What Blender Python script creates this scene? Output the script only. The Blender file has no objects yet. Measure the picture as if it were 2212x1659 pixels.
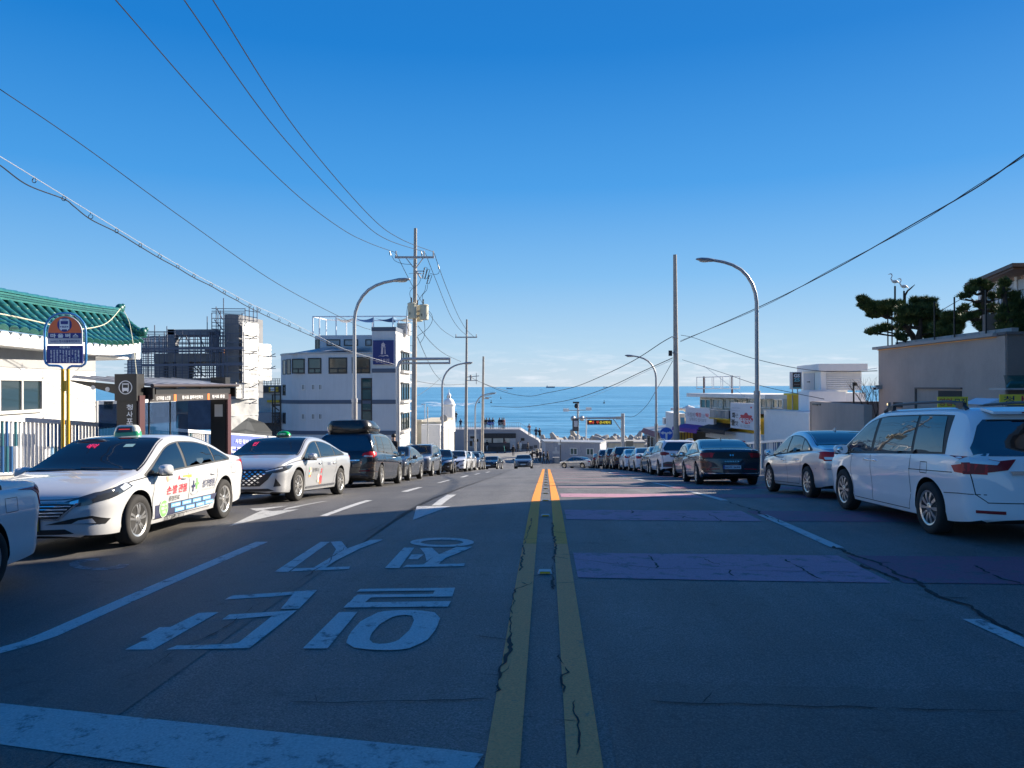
import bpy, bmesh, math, random
import numpy as np
from mathutils import Vector, Matrix, Euler
from mathutils.bvhtree import BVHTree
R = math.radians
random.seed(7)
SC = bpy.context.scene
COL = SC.collection
# ------------------------------------------------------------------ camera, sky, sun, exposure
CH = 1.76                 # eye height over the road
FV = 1661.0               # focal length on the 2212 x 1659 photograph
CAMM = Matrix.Rotation(R(2.55), 4, 'Z') @ Matrix.Rotation(R(90.207), 4, 'X') @ Matrix.Rotation(R(-0.2), 4, 'Z')
cam_d = bpy.data.cameras.new('camera')
cam = bpy.data.objects.new('camera', cam_d)
COL.objects.link(cam)
cam_d.sensor_width = 36
cam_d.lens = 36 * FV / 2212
cam_d.clip_start = 0.1
cam_d.clip_end = 200000
cam.matrix_world = Matrix.Translation((0, 0, CH)) @ CAMM
SC.camera = cam
SUN_AZ = 33.0             # degrees from +X towards +Y
SUN_EL = 24.0
wd = bpy.data.worlds.new('World')
SC.world = wd
wd.use_nodes = True
nt = wd.node_tree
for n in list(nt.nodes):
 nt.nodes.remove(n)
def wn(t, **k):
 n = nt.nodes.new(t)
 for a, v in k.items():
  setattr(n, a, v)
 return n
sky = wn('ShaderNodeTexSky', sky_type='NISHITA')
sky.sun_disc = False
sky.sun_elevation = R(SUN_EL)
sky.sun_rotation = R(90 - SUN_AZ)
sky.altitude = 0
sky.air_density = 1.0
sky.dust_density = 0.25
sky.ozone_density = 2.5
SKYK = 4.66
bgn = wn('ShaderNodeBackground')
bgn.inputs[1].default_value = 0.10
out = wn('ShaderNodeOutputWorld')
# thin clouds low over the sea
tc = wn('ShaderNodeTexCoord')
sx = wn('ShaderNodeSeparateXYZ')
mp = wn('ShaderNodeMapping')
mp.inputs['Scale'].default_value = (9, 9, 60)
nz = wn('ShaderNodeTexNoise')
nz.inputs['Scale'].default_value = 2.2
nz.inputs['Detail'].default_value = 8
nz.inputs['Roughness'].default_value = 0.62
rmp = wn('ShaderNodeValToRGB')
rmp.color_ramp.elements[0].position = 0.50
rmp.color_ramp.elements[1].position = 0.72
band = wn('ShaderNodeValToRGB')
el = band.color_ramp.elements
el[0].position = 0.0
el[0].color = (0.5, 0.5, 0.5, 1)
el[1].position = 0.085
el[1].color = (0, 0, 0, 1)
e = band.color_ramp.elements.new(0.03)
e.color = (0.35, 0.35, 0.35, 1)
e = band.color_ramp.elements.new(0.05)
e.color = (0.05, 0.05, 0.05, 1)
mul = wn('ShaderNodeMath', operation='MULTIPLY')
mix = wn('ShaderNodeMix', data_type='RGBA')
L = nt.links.new
L(tc.outputs['Generated'], mp.inputs['Vector'])
L(mp.outputs[0], nz.inputs['Vector'])
L(nz.outputs['Fac'], rmp.inputs['Fac'])
L(tc.outputs['Generated'], sx.inputs[0])
L(sx.outputs['Z'], band.inputs['Fac'])
L(rmp.outputs['Color'], mul.inputs[0])
L(band.outputs['Color'], mul.inputs[1])
# the clear sky deepens from a pale horizon to a strong blue overhead
grad = wn('ShaderNodeValToRGB')
stops = [(0.0, (0.56, 0.68, 0.80)), (0.05, (0.42, 0.63, 0.83)), (0.14, (0.20, 0.48, 0.83)), (0.25, (0.055, 0.325, 0.77)), (0.40, (0.004, 0.20, 0.63)), (0.70, (0.003, 0.12, 0.45)), (1.0, (0.002, 0.09, 0.37))]
ge = grad.color_ramp.elements
ge[0].position, ge[0].color = 0.0, (*stops[0][1], 1)
ge[1].position, ge[1].color = 1.0, (*stops[-1][1], 1)
for p_, c_ in stops[1:-1]:
 e = ge.new(p_); e.color = (*c_, 1)
L(sx.outputs['Z'], grad.inputs['Fac'])
sc_ = wn('ShaderNodeMix', data_type='RGBA', blend_type='MULTIPLY')
sc_.inputs['Factor'].default_value = 1.0
sc_.inputs['B'].default_value = (SKYK, SKYK, SKYK, 1)
L(grad.outputs['Color'], sc_.inputs['A'])
# the physical sky keeps the brightening towards the sun
bl = wn('ShaderNodeMix', data_type='RGBA')
bl.inputs['Factor'].default_value = 0.955
L(sky.outputs[0], bl.inputs['A'])
L(sc_.outputs['Result'], bl.inputs['B'])
L(mul.outputs[0], mix.inputs['Factor'])
L(bl.outputs['Result'], mix.inputs['A'])
mix.inputs['B'].default_value = (4.8, 4.8, 5.1, 1)
L(mix.outputs['Result'], bgn.inputs[0])
L(bgn.outputs[0], out.inputs[0])
sun_d = bpy.data.lights.new('sun', 'SUN')
sun_d.energy = 5.0
sun_d.angle = R(0.5)
sun_d.color = (1.0, 0.90, 0.76)
sun = bpy.data.objects.new('sun', sun_d)
COL.objects.link(sun)
SV = Vector((math.cos(R(SUN_AZ)) * math.cos(R(SUN_EL)), math.sin(R(SUN_AZ)) * math.cos(R(SUN_EL)), math.sin(R(SUN_EL))))
sun.rotation_euler = SV.to_track_quat('Z', 'Y').to_euler()
sun.location = (60, 40, 60)
SC.view_settings.view_transform = 'Standard'
SC.view_settings.look = 'None'
SC.view_settings.gamma = 1
SC.view_settings.use_curve_mapping = False
SC.view_settings.exposure = 1.15
SC.render.film_transparent = False
SC.cycles.max_bounces = 6
SC.cycles.use_denoising = True
# ------------------------------------------------------------------ helpers
def W(vx, vy, d):
 """the place in the world seen at pixel (vx, vy) of the 2212 wide photograph, d metres ahead"""
 return Vector((0, 0, CH)) + (CAMM @ Vector(((vx - 1106) / FV * d, (829.5 - vy) / FV * d, -d)).to_4d()).to_3d()
def pchip(xs, ys):
 xs = np.array(xs, float); ys = np.array(ys, float)
 h = np.diff(xs); dl = np.diff(ys) / h
 m = np.zeros(len(xs))
 for i in range(1, len(xs) - 1):
  if dl[i - 1] * dl[i] > 0:
   w1 = 2 * h[i] + h[i - 1]; w2 = h[i] + 2 * h[i - 1]
   m[i] = (w1 + w2) / (w1 / dl[i - 1] + w2 / dl[i])
 m[0] = dl[0]; m[-1] = dl[-1]
 def f(x):
  x = min(max(x, xs[0]), xs[-1])
  i = min(max(int(np.searchsorted(xs, x) - 1), 0), len(xs) - 2)
  t = (x - xs[i]) / h[i]
  return ((1 + 2 * t) * (1 - t) ** 2 * ys[i] + t * (1 - t) ** 2 * h[i] * m[i]
    + t * t * (3 - 2 * t) * ys[i + 1] + t * t * (t - 1) * h[i] * m[i + 1])
 return f
_prof = pchip([-60, 0, 3.65, 6.25, 9.6, 12.9, 15.6, 17.7, 19.5, 21.9, 25.85, 39.8, 58, 75, 93, 102, 112, 400],
     [-0.9, -1.74, -1.81, -1.87, -1.99, -2.135, -2.30, -2.475, -2.64, -2.85, -3.22, -4.52, -6.22, -7.95, -9.9, -10.6, -10.8, -10.81])
def gz(x, y):
 return _prof(y) + CH - 0.02 * min(max(0.0, -x - 0.5), 8)
def G(vx, vy):
 """where the pixel's ray meets the road"""
 lo, hi = 1.0, 130.0
 f = lambda d: (lambda p: p.z - gz(p.x, p.y))(W(vx, vy, d))
 for _ in range(50):
  mid = (lo + hi) / 2
  if f(mid) > 0: lo = mid
  else: hi = mid
 return W(vx, vy, lo)
class MB:
 """collects shapes into one mesh"""
 def __init__(s):
  s.v = []; s.f = []; s.m = []
 def add(s, vs, fs, mi=0):
  b = len(s.v)
  s.v.extend([tuple(p) for p in vs])
  for f in fs:
   s.f.append(tuple(i + b for i in f)); s.m.append(mi)
  return s
 def box(s, c, d, rz=0, mi=0, taper=1.0):
  cx, cy, cz = c; hx, hy, hz = d[0] / 2, d[1] / 2, d[2] / 2
  co, si = math.cos(rz), math.sin(rz)
  vs = []
  for z, k in ((-hz, 1), (hz, taper)):
   for x, y in ((-hx, -hy), (hx, -hy), (hx, hy), (-hx, hy)):
    x *= k; y *= k
    vs.append((cx + x * co - y * si, cy + x * si + y * co, cz + z))
  return s.add(vs, [(3, 2, 1, 0), (4, 5, 6, 7), (0, 1, 5, 4), (1, 2, 6, 5), (2, 3, 7, 6), (3, 0, 4, 7)], mi)
 def beam(s, a, b, w, h=None, mi=0, up=(0, 0, 1)):
  a = Vector(a); b = Vector(b); h = h or w
  t = (b - a).normalized(); up = Vector(up)
  if abs(t.dot(up)) > 0.98: up = Vector((1, 0, 0))
  r = t.cross(up).normalized(); u = r.cross(t)
  vs = []
  for p in (a, b):
   for i, j in ((-1, -1), (1, -1), (1, 1), (-1, 1)):
    vs.append(p + r * i * w / 2 + u * j * h / 2)
  return s.add(vs, [(3, 2, 1, 0), (4, 5, 6, 7), (0, 1, 5, 4), (1, 2, 6, 5), (2, 3, 7, 6), (3, 0, 4, 7)], mi)
 def tube(s, pts, r, n=8, mi=0, cap=True):
  pts = [Vector(p) for p in pts]; k = len(pts)
  rs = r if isinstance(r, (list, tuple)) else [r] * k
  vs = []; up = None
  for i, p in enumerate(pts):
   t = (pts[min(i + 1, k - 1)] - pts[max(i - 1, 0)]).normalized()
   if up is None:
    up = Vector((0, 0, 1)) if abs(t.z) < 0.9 else Vector((1, 0, 0))
   a = t.cross(up).normalized(); b = a.cross(t).normalized(); up = b
   for j in range(n):
    an = 2 * math.pi * j / n
    vs.append(p + (a * math.cos(an) + b * math.sin(an)) * rs[i])
  fs = []
  for i in range(k - 1):
   for j in range(n):
    fs.append((i * n + j, i * n + (j + 1) % n, (i + 1) * n + (j + 1) % n, (i + 1) * n + j))
  if cap:
   fs.append(tuple(range(n - 1, -1, -1))); fs.append(tuple((k - 1) * n + j for j in range(n)))
  return s.add(vs, fs, mi)
 def lathe(s, prof, n=16, c=(0, 0, 0), axis='z', mi=0):
  vs = []; fs = []; k = len(prof)
  for (r, h) in prof:
   for j in range(n):
    a = 2 * math.pi * j / n
    p = (r * math.cos(a), r * math.sin(a), h)
    if axis == 'x': p = (p[2], p[0], p[1])
    if axis == 'y': p = (p[0], p[2], p[1])
    vs.append((p[0] + c[0], p[1] + c[1], p[2] + c[2]))
  for i in range(k - 1):
   for j in range(n):
    q = (i * n + j, i * n + (j + 1) % n, (i + 1) * n + (j + 1) % n, (i + 1) * n + j)
    fs.append(q if axis != 'y' else q[::-1])
  fs.append(tuple(range(n - 1, -1, -1))); fs.append(tuple((k - 1) * n + j for j in range(n)))
  return s.add(vs, fs, mi)
 def prism(s, poly, vec, mi=0):
  """a closed solid from a 3D polygon pushed along vec"""
  n = len(poly); vec = Vector(vec)
  a = [Vector(p) for p in poly]; b = [p + vec for p in a]
  fs = [tuple(range(n)), tuple(range(2 * n - 1, n - 1, -1))]
  for i in range(n):
   j = (i + 1) % n
   fs.append((j, i, i + n, j + n))
  return s.add(a + b, fs, mi)
 def ellipsoid(s, c, r, n=12, m=8, mi=0):
  vs = []; fs = []
  for i in range(m + 1):
   t = math.pi * i / m
   for j in range(n):
    a = 2 * math.pi * j / n
    vs.append((c[0] + r[0] * math.sin(t) * math.cos(a), c[1] + r[1] * math.sin(t) * math.sin(a), c[2] - r[2] * math.cos(t)))
  for i in range(m):
   for j in range(n):
    fs.append((i * n + j, i * n + (j + 1) % n, (i + 1) * n + (j + 1) % n, (i + 1) * n + j))
  return s.add(vs, fs, mi)
 def mesh(s, name, smooth=None):
  me = bpy.data.meshes.new(name)
  me.from_pydata(s.v, [], s.f)
  if any(s.m): me.polygons.foreach_set('material_index', s.m)
  bm = bmesh.new(); bm.from_mesh(me)
  bmesh.ops.recalc_face_normals(bm, faces=bm.faces)
  bm.to_mesh(me); bm.free()
  if smooth:
   me.polygons.foreach_set('use_smooth', [True] * len(me.polygons))
   me.set_sharp_from_angle(angle=R(smooth))
  me.update()
  return me
 def build(s, name, mats, parent=None, smooth=None, loc=None):
  me = s.mesh(name, smooth)
  for m in (mats if isinstance(mats, (list, tuple)) else [mats]):
   me.materials.append(m)
  return inst(name, me, parent, loc)
def inst(name, me, parent=None, loc=None, rot=None, scale=None):
 o = bpy.data.objects.new(name, me)
 COL.objects.link(o)
 if parent: o.parent = parent
 if loc is not None: o.location = loc
 if rot is not None: o.rotation_euler = rot
 if scale is not None: o.scale = scale
 return o
def tag(o, label, cat, group=None):
 o['label'] = label; o['category'] = cat
 if group: o['group'] = group
 return o
def thing(name, label, cat, loc=(0, 0, 0), rot=(0, 0, 0), group=None):
 o = bpy.data.objects.new(name, None)
 COL.objects.link(o)
 o.location = loc; o.rotation_euler = rot
 o.empty_display_size = 0.2
 return tag(o, label, cat, group)
def struct(o):
 o['kind'] = 'structure'; return o
def dup(o, parent=None):
 c = o.copy(); COL.objects.link(c)
 if parent: c.parent = parent
 for ch in o.children: dup(ch, c)
 return c
# ------------------------------------------------------------------ materials
MATS = {}
def mat(name, col, rough=0.5, metal=0.0, coat=0.0, var=0.0, vscale=4.0, bump=0.0, bscale=60.0, spec=0.5, emit=0.0, streak=0.0):
 if name in MATS: return MATS[name]
 m = bpy.data.materials.new(name); m.use_nodes = True
 t = m.node_tree; b = t.nodes['Principled BSDF']
 b.inputs['Base Color'].default_value = (*col, 1)
 b.inputs['Roughness'].default_value = rough
 b.inputs['Metallic'].default_value = metal
 b.inputs['Coat Weight'].default_value = coat
 b.inputs['Coat Roughness'].default_value = 0.03
 b.inputs['Specular IOR Level'].default_value = spec
 if emit:
  b.inputs['Emission Color'].default_value = (*col, 1)
  b.inputs['Emission Strength'].default_value = emit
 def N(ty): return t.nodes.new(ty)
 if var or bump or streak:
  co = N('ShaderNodeTexCoord')
 src = None
 if var:
  n1 = N('ShaderNodeTexNoise'); n1.inputs['Scale'].default_value = vscale
  n1.inputs['Detail'].default_value = 6; n1.inputs['Roughness'].default_value = 0.65
  t.links.new(co.outputs['Object'], n1.inputs['Vector'])
  rp = N('ShaderNodeValToRGB')
  rp.color_ramp.elements[0].position = 0.3; rp.color_ramp.elements[1].position = 0.7
  rp.color_ramp.elements[0].color = (*[c * (1 - var) for c in col], 1)
  rp.color_ramp.elements[1].color = (*[min(1, c * (1 + var)) for c in col], 1)
  t.links.new(n1.outputs['Fac'], rp.inputs['Fac'])
  src = rp.outputs['Color']
 if streak:
  mpn = N('ShaderNodeMapping'); mpn.inputs['Scale'].default_value = (2.2, 2.2, 0.12)
  n3 = N('ShaderNodeTexNoise'); n3.inputs['Scale'].default_value = 3.0; n3.inputs['Detail'].default_value = 5
  t.links.new(co.outputs['Object'], mpn.inputs['Vector']); t.links.new(mpn.outputs[0], n3.inputs['Vector'])
  r3 = N('ShaderNodeValToRGB')
  r3.color_ramp.elements[0].position = 0.45; r3.color_ramp.elements[1].position = 0.75
  r3.color_ramp.elements[0].color = (1, 1, 1, 1); r3.color_ramp.elements[1].color = (1 - streak,) * 3 + (1,)
  t.links.new(n3.outputs['Fac'], r3.inputs['Fac'])
  mx = N('ShaderNodeMix'); mx.data_type = 'RGBA'; mx.blend_type = 'MULTIPLY'; mx.inputs['Factor'].default_value = 1
  if src: t.links.new(src, mx.inputs['A'])
  else: mx.inputs['A'].default_value = (*col, 1)
  t.links.new(r3.outputs['Color'], mx.inputs['B'])
  src = mx.outputs['Result']
 if src: t.links.new(src, b.inputs['Base Color'])
 if bump:
  n2 = N('ShaderNodeTexNoise'); n2.inputs['Scale'].default_value = bscale; n2.inputs['Detail'].default_value = 4
  t.links.new(co.outputs['Object'], n2.inputs['Vector'])
  bp = N('ShaderNodeBump'); bp.inputs['Strength'].default_value = bump; bp.inputs['Distance'].default_value = 0.02
  t.links.new(n2.outputs['Fac'], bp.inputs['Height'])
  t.links.new(bp.outputs[0], b.inputs['Normal'])
 MATS[name] = m
 return m
def glossy_glass(name, col, rough=0.03, spec=0.5):
 m = mat(name, col, rough, 0, 0, spec=spec)
 return m
def clear_glass(name, tint, fac):
 """a see-through pane: part of the light passes, part is mirrored"""
 m = bpy.data.materials.new(name); m.use_nodes = True
 t = m.node_tree; b = t.nodes['Principled BSDF']; o = t.nodes['Material Output']
 b.inputs['Base Color'].default_value = (*tint, 1); b.inputs['Roughness'].default_value = 0.04
 tr = t.nodes.new('ShaderNodeBsdfTransparent'); tr.inputs[0].default_value = (*[min(1, c * 2 + 0.35) for c in tint], 1)
 mx = t.nodes.new('ShaderNodeMixShader'); mx.inputs[0].default_value = fac
 t.links.new(tr.outputs[0], mx.inputs[1]); t.links.new(b.outputs[0], mx.inputs[2]); t.links.new(mx.outputs[0], o.inputs[0])
 return m
# flat shapes cut up so that they can lie on a curved surface
def cut_poly(poly, us, vs):
 bm = bmesh.new()
 f = bm.faces.new([bm.verts.new((p[0], p[1], 0)) for p in poly])
 bmesh.ops.triangulate(bm, faces=bm.faces[:], ngon_method='EAR_CLIP')
 x0 = min(p[0] for p in poly); x1 = max(p[0] for p in poly)
 y0 = min(p[1] for p in poly); y1 = max(p[1] for p in poly)
 for u in us:
  if x0 + 1e-4 < u < x1 - 1e-4:
   bmesh.ops.bisect_plane(bm, geom=bm.verts[:] + bm.edges[:] + bm.faces[:], plane_co=(u, 0, 0), plane_no=(1, 0, 0))
 for v in vs:
  if y0 + 1e-4 < v < y1 - 1e-4:
   bmesh.ops.bisect_plane(bm, geom=bm.verts[:] + bm.edges[:] + bm.faces[:], plane_co=(0, v, 0), plane_no=(0, 1, 0))
 bmesh.ops.remove_doubles(bm, verts=bm.verts[:], dist=1e-5)
 bm.verts.index_update()
 V = [(v.co.x, v.co.y) for v in bm.verts]
 F = [tuple(v.index for v in f.verts) for f in bm.faces]
 bm.free()
 return V, F
def frange(a, b, s):
 k = math.floor(a / s)
 o = []
 while k * s < b:
  if k * s > a: o.append(k * s)
  k += 1
 return o
def on_road(mb, poly, off=0.006, mi=0):
 y0 = min(p[1] for p in poly); y1 = max(p[1] for p in poly)
 x0 = min(p[0] for p in poly); x1 = max(p[0] for p in poly)
 V, F = cut_poly(poly, [-0.5], frange(y0, y1, 0.5))
 mb.add([(x, y, gz(x, y) + off) for x, y in V], F, mi)
def px_road(mb, pts, off=0.006, mi=0):
 on_road(mb, [(lambda p: (p.x, p.y))(G(*q)) for q in pts], off, mi)
# lettering: outlines from the built-in font, turned into flat meshes
_TX = {}
def text_geo(body, bold=0.0):
 key = (body, bold)
 if key in _TX: return _TX[key]
 c = bpy.data.curves.new('lettering', 'FONT')
 c.body = body; c.size = 1; c.offset = bold; c.resolution_u = 3; c.align_x = 'LEFT'
 o = bpy.data.objects.new('lettering', c); COL.objects.link(o)
 dg = bpy.context.evaluated_depsgraph_get()
 me = bpy.data.meshes.new_from_object(o.evaluated_get(dg))
 V = [(v.co.x, v.co.y) for v in me.vertices]; F = [tuple(p.vertices) for p in me.polygons]
 bpy.data.objects.remove(o); bpy.data.curves.remove(c); bpy.data.meshes.remove(me)
 if V:
  x0 = min(p[0] for p in V); x1 = max(p[0] for p in V); y0 = min(p[1] for p in V); y1 = max(p[1] for p in V)
  V = [((x - (x0 + x1) / 2) / max(x1 - x0, 1e-6), (y - (y0 + y1) / 2) / max(y1 - y0, 1e-6)) for x, y in V]
 _TX[key] = (V, F)
 return _TX[key]
def text(mb, body, c, ux, uy, w, h, bold=0.0, mi=0, conform=None):
 """lettering filling a w x h box about c, along ux and uy"""
 V, F = text_geo(body, bold)
 c = Vector(c); ux = Vector(ux).normalized(); uy = Vector(uy).normalized()
 P = [c + ux * x * w + uy * y * h for x, y in V]
 if conform: P = [conform(p) for p in P]
 mb.add(P, F, mi)
# ------------------------------------------------------------------ shared paints and inks
def paintm(name, col, metal=0.0, rough=0.28, coat=1.0):
 return mat(name, col, rough, metal, coat)
P_white = paintm('car_paint_white', (0.78, 0.785, 0.79), 0.0, 0.3)
P_taxi = paintm('car_paint_taxi_white', (0.56, 0.56, 0.555), 0.0, 0.35)
P_silver = paintm('car_paint_silver', (0.58, 0.59, 0.61), 0.5, 0.28)
P_pale = paintm('car_paint_pale_silver', (0.45, 0.46, 0.47), 0.35, 0.34)
P_grey = paintm('car_paint_grey', (0.17, 0.18, 0.20), 0.6, 0.3)
P_dgrey = paintm('car_paint_dark_grey', (0.055, 0.058, 0.065), 0.4, 0.25)
P_black = paintm('car_paint_black', (0.010, 0.010, 0.012), 0.0, 0.2)
P_navy = paintm('car_paint_navy', (0.008, 0.014, 0.028), 0.2, 0.2)
P_brown = paintm('car_paint_dark_brown', (0.022, 0.018, 0.016), 0.3, 0.22)
M_glass = mat('car_glass', (0.006, 0.009, 0.012), 0.02, 0, 0, spec=1.0); M_glass.node_tree.nodes['Principled BSDF'].inputs['IOR'].default_value = 1.75
M_blk = mat('black_plastic', (0.014, 0.014, 0.015), 0.5)
M_under = mat('car_underside', (0.006, 0.006, 0.006), 0.9)
M_tyre = mat('tyre_rubber', (0.022, 0.021, 0.02), 0.85, var=0.2, vscale=20)
M_rim = mat('alloy', (0.55, 0.54, 0.52), 0.28, 0.85)
M_rimd = mat('alloy_dark', (0.03, 0.03, 0.032), 0.4, 0.5)
M_chrome = mat('chrome', (0.75, 0.76, 0.78), 0.12, 1.0)
M_seam = mat('panel_gap', (0.03, 0.03, 0.032), 0.8)
M_red = mat('lamp_red', (0.52, 0.010, 0.020), 0.3, 0, 0, spec=0.35)
M_dred = mat('lamp_dark_red', (0.22, 0.006, 0.014), 0.3, 0, 0, spec=0.35)
M_clear = mat('lamp_clear', (0.60, 0.62, 0.64), 0.12, 0.2, 1.0)
M_hl = mat('lamp_dark', (0.05, 0.055, 0.065), 0.06, 0.2, 1.0)
M_plate = mat('plate_white', (0.70, 0.72, 0.70), 0.5)
M_plateb = mat('plate_pale_blue', (0.50, 0.60, 0.66), 0.5)
M_platey = mat('plate_yellow', (0.70, 0.42, 0.02), 0.5)
M_ink = mat('ink_black', (0.012, 0.012, 0.014), 0.6)
M_inkn = mat('ink_navy', (0.02, 0.03, 0.10), 0.6)
M_inkr = mat('ink_red', (0.70, 0.03, 0.05), 0.6)
M_inkw = mat('ink_white', (0.80, 0.80, 0.80), 0.6)
M_inkb = mat('ink_blue', (0.14, 0.38, 0.68), 0.6)
M_inkg = mat('ink_green', (0.20, 0.58, 0.14), 0.6)
M_inky = mat('ink_yellow', (0.80, 0.55, 0.04), 0.6)
M_inkgr = mat('ink_grey', (0.38, 0.38, 0.40), 0.6)
M_clad = mat('grey_cladding', (0.06, 0.06, 0.065), 0.55)
M_screen = mat('windscreen_glass', (0.006, 0.008, 0.010), 0.03, spec=0.45)
# ------------------------------------------------------------------ road, pavements, sea
def asphalt(name, base, speck, wear=0.5, rough=0.62):
 m = bpy.data.materials.new(name); m.use_nodes = True
 t = m.node_tree; b = t.nodes['Principled BSDF']; N = t.nodes.new; K = t.links.new
 co = N('ShaderNodeTexCoord')
 def noise(sc, det, ro=0.6, vec=None):
  n = N('ShaderNodeTexNoise'); n.inputs['Scale'].default_value = sc; n.inputs['Detail'].default_value = det
  n.inputs['Roughness'].default_value = ro
  K(vec or co.outputs['Object'], n.inputs['Vector']); return n.outputs['Fac']
 def ramp(src, a, bb, ca, cb):
  r = N('ShaderNodeValToRGB'); r.color_ramp.elements[0].position = a; r.color_ramp.elements[1].position = bb
  r.color_ramp.elements[0].color = (*ca, 1); r.color_ramp.elements[1].color = (*cb, 1); K(src, r.inputs[0]); return r.outputs[0]
 def mul(a, c, f=1.0):
  x = N('ShaderNodeMix'); x.data_type = 'RGBA'; x.blend_type = 'MULTIPLY'; x.inputs['Factor'].default_value = f
  K(a, x.inputs['A']); K(c, x.inputs['B']); return x.outputs['Result']
 g = ramp(noise(75, 3, 0.85), 0.40, 0.62, [c * (1 - speck) for c in base], [c * (1 + speck) for c in base])
 vo = N('ShaderNodeTexVoronoi'); vo.inputs['Scale'].default_value = 55; K(co.outputs['Object'], vo.inputs['Vector'])
 g = mul(g, ramp(vo.outputs['Distance'], 0.05, 0.55, (1.35,) * 3, (0.8,) * 3), 0.8)
 big = ramp(noise(0.45, 5), 0.3, 0.7, (1 - 0.55 * wear,) * 3, (1 + 0.35 * wear,) * 3)
 mp_ = N('ShaderNodeMapping'); mp_.inputs['Scale'].default_value = (1.3, 0.07, 1); K(co.outputs['Object'], mp_.inputs[0])
 trk = ramp(noise(1.2, 4, 0.6, mp_.outputs[0]), 0.35, 0.7, (0.76,) * 3, (1.18,) * 3)
 spot = ramp(noise(3.3, 4, 0.7), 0.60, 0.68, (1,) * 3, (0.55,) * 3)
 c = mul(mul(mul(g, big), trk, 0.8), spot, 0.7)
 K(c, b.inputs['Base Color'])
 b.inputs['Roughness'].default_value = rough
 b.inputs['Specular IOR Level'].default_value = 0.6
 bp = N('ShaderNodeBump'); bp.inputs['Strength'].default_value = 0.75; bp.inputs['Distance'].default_value = 0.012
 K(noise(140, 3, 0.75), bp.inputs['Height']); K(bp.outputs[0], b.inputs['Normal'])
 return m
def paint(name, col, wear, thr=0.6, under=(0.15, 0.15, 0.152), scale=5.0):
 m = bpy.data.materials.new(name); m.use_nodes = True
 t = m.node_tree; b = t.nodes['Principled BSDF']; N = t.nodes.new; K = t.links.new
 co = N('ShaderNodeTexCoord')
 n = N('ShaderNodeTexNoise'); n.inputs['Scale'].default_value = scale; n.inputs['Detail'].default_value = 9; n.inputs['Roughness'].default_value = 0.75
 K(co.outputs['Object'], n.inputs['Vector'])
 r = N('ShaderNodeValToRGB'); r.color_ramp.elements[0].position = thr; r.color_ramp.elements[1].position = thr + 0.09
 r.color_ramp.elements[0].color = (*col, 1)
 r.color_ramp.elements[1].color = (*[c * (1 - wear) + u * wear for c, u in zip(col, under)], 1)
 K(n.outputs['Fac'], r.inputs[0])
 n2 = N('ShaderNodeTexNoise'); n2.inputs['Scale'].default_value = 70; n2.inputs['Detail'].default_value = 4
 K(co.outputs['Object'], n2.inputs['Vector'])
 r2 = N('ShaderNodeValToRGB'); r2.color_ramp.elements[0].position = 0.3; r2.color_ramp.elements[1].position = 0.7
 r2.color_ramp.elements[0].color = (0.72,) * 3 + (1,); r2.color_ramp.elements[1].color = (1.08,) * 3 + (1,)
 K(n2.outputs['Fac'], r2.inputs[0])
 x = N('ShaderNodeMix'); x.data_type = 'RGBA'; x.blend_type = 'MULTIPLY'; x.inputs['Factor'].default_value = 1
 K(r.outputs[0], x.inputs['A']); K(r2.outputs[0], x.inputs['B']); K(x.outputs['Result'], b.inputs['Base Color'])
 b.inputs['Roughness'].default_value = 0.7; b.inputs['Specular IOR Level'].default_value = 0.3
 bp = N('ShaderNodeBump'); bp.inputs['Strength'].default_value = 0.4; bp.inputs['Distance'].default_value = 0.01
 K(n2.outputs['Fac'], bp.inputs['Height']); K(bp.outputs[0], b.inputs['Normal'])
 return m
M_asph = asphalt('asphalt', (0.165, 0.156, 0.146), 0.55)
M_asph_dark = asphalt('asphalt_newer', (0.116, 0.109, 0.101), 0.35, 0.4)
M_asph_old = asphalt('asphalt_older', (0.140, 0.132, 0.122), 0.5, 0.5)
M_white = paint('road_paint_white', (0.58, 0.58, 0.56), 0.9, 0.545, scale=6)
M_whitew = paint('road_paint_worn', (0.50, 0.50, 0.48), 0.8, 0.55, scale=7)
M_yel = paint('road_paint_yellow', (0.95, 0.345, 0.05), 0.6, 0.64)
M_yelold = paint('road_paint_yellow_faded', (1.0, 0.35, 0.13), 0.7, 0.6)
M_pur = paint('road_paint_purple', (0.50, 0.26, 0.33), 0.8, 0.53, scale=4)
M_purf = paint('road_paint_faded_band', (0.27, 0.19, 0.20), 0.7, 0.5, scale=4)
M_pur2 = paint('road_paint_maroon', (0.28, 0.12, 0.17), 0.7, 0.5, scale=4)
M_crack = mat('crack_tar', (0.012, 0.012, 0.013), 0.8)
M_conc = mat('concrete', (0.34, 0.33, 0.31), 0.85, var=0.18, vscale=3, bump=0.3, bscale=40)
M_kerb = mat('kerb_stone', (0.36, 0.35, 0.33), 0.85, var=0.2, vscale=6, bump=0.2)
M_pave = mat('paving', (0.25, 0.24, 0.225), 0.9, var=0.2, vscale=2.5, bump=0.3, bscale=25)
def sheet(name, xs, ys, off, m, zf=gz):
 vs = [(x, y, zf(x, y) + off) for y in ys for x in xs]
 n = len(xs); fs = []
 for j in range(len(ys) - 1):
  for i in range(n - 1):
   fs.append((j * n + i, j * n + i + 1, (j + 1) * n + i + 1, (j + 1) * n + i))
 return MB().add(vs, fs).build(name, m, smooth=60)
YS = [-40, -30, -20, -12, -8] + [k * 0.5 for k in range(-10, 130)] + list(range(65, 137, 1))
road = struct(sheet('road', [-7.72, -4, -0.5, 4, 7.72], [y for y in YS if y <= 101], 0, M_asph))
M_land = mat('land', (0.22, 0.21, 0.19), 0.9, var=0.3, vscale=0.5, bump=0.3, bscale=8)
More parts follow.
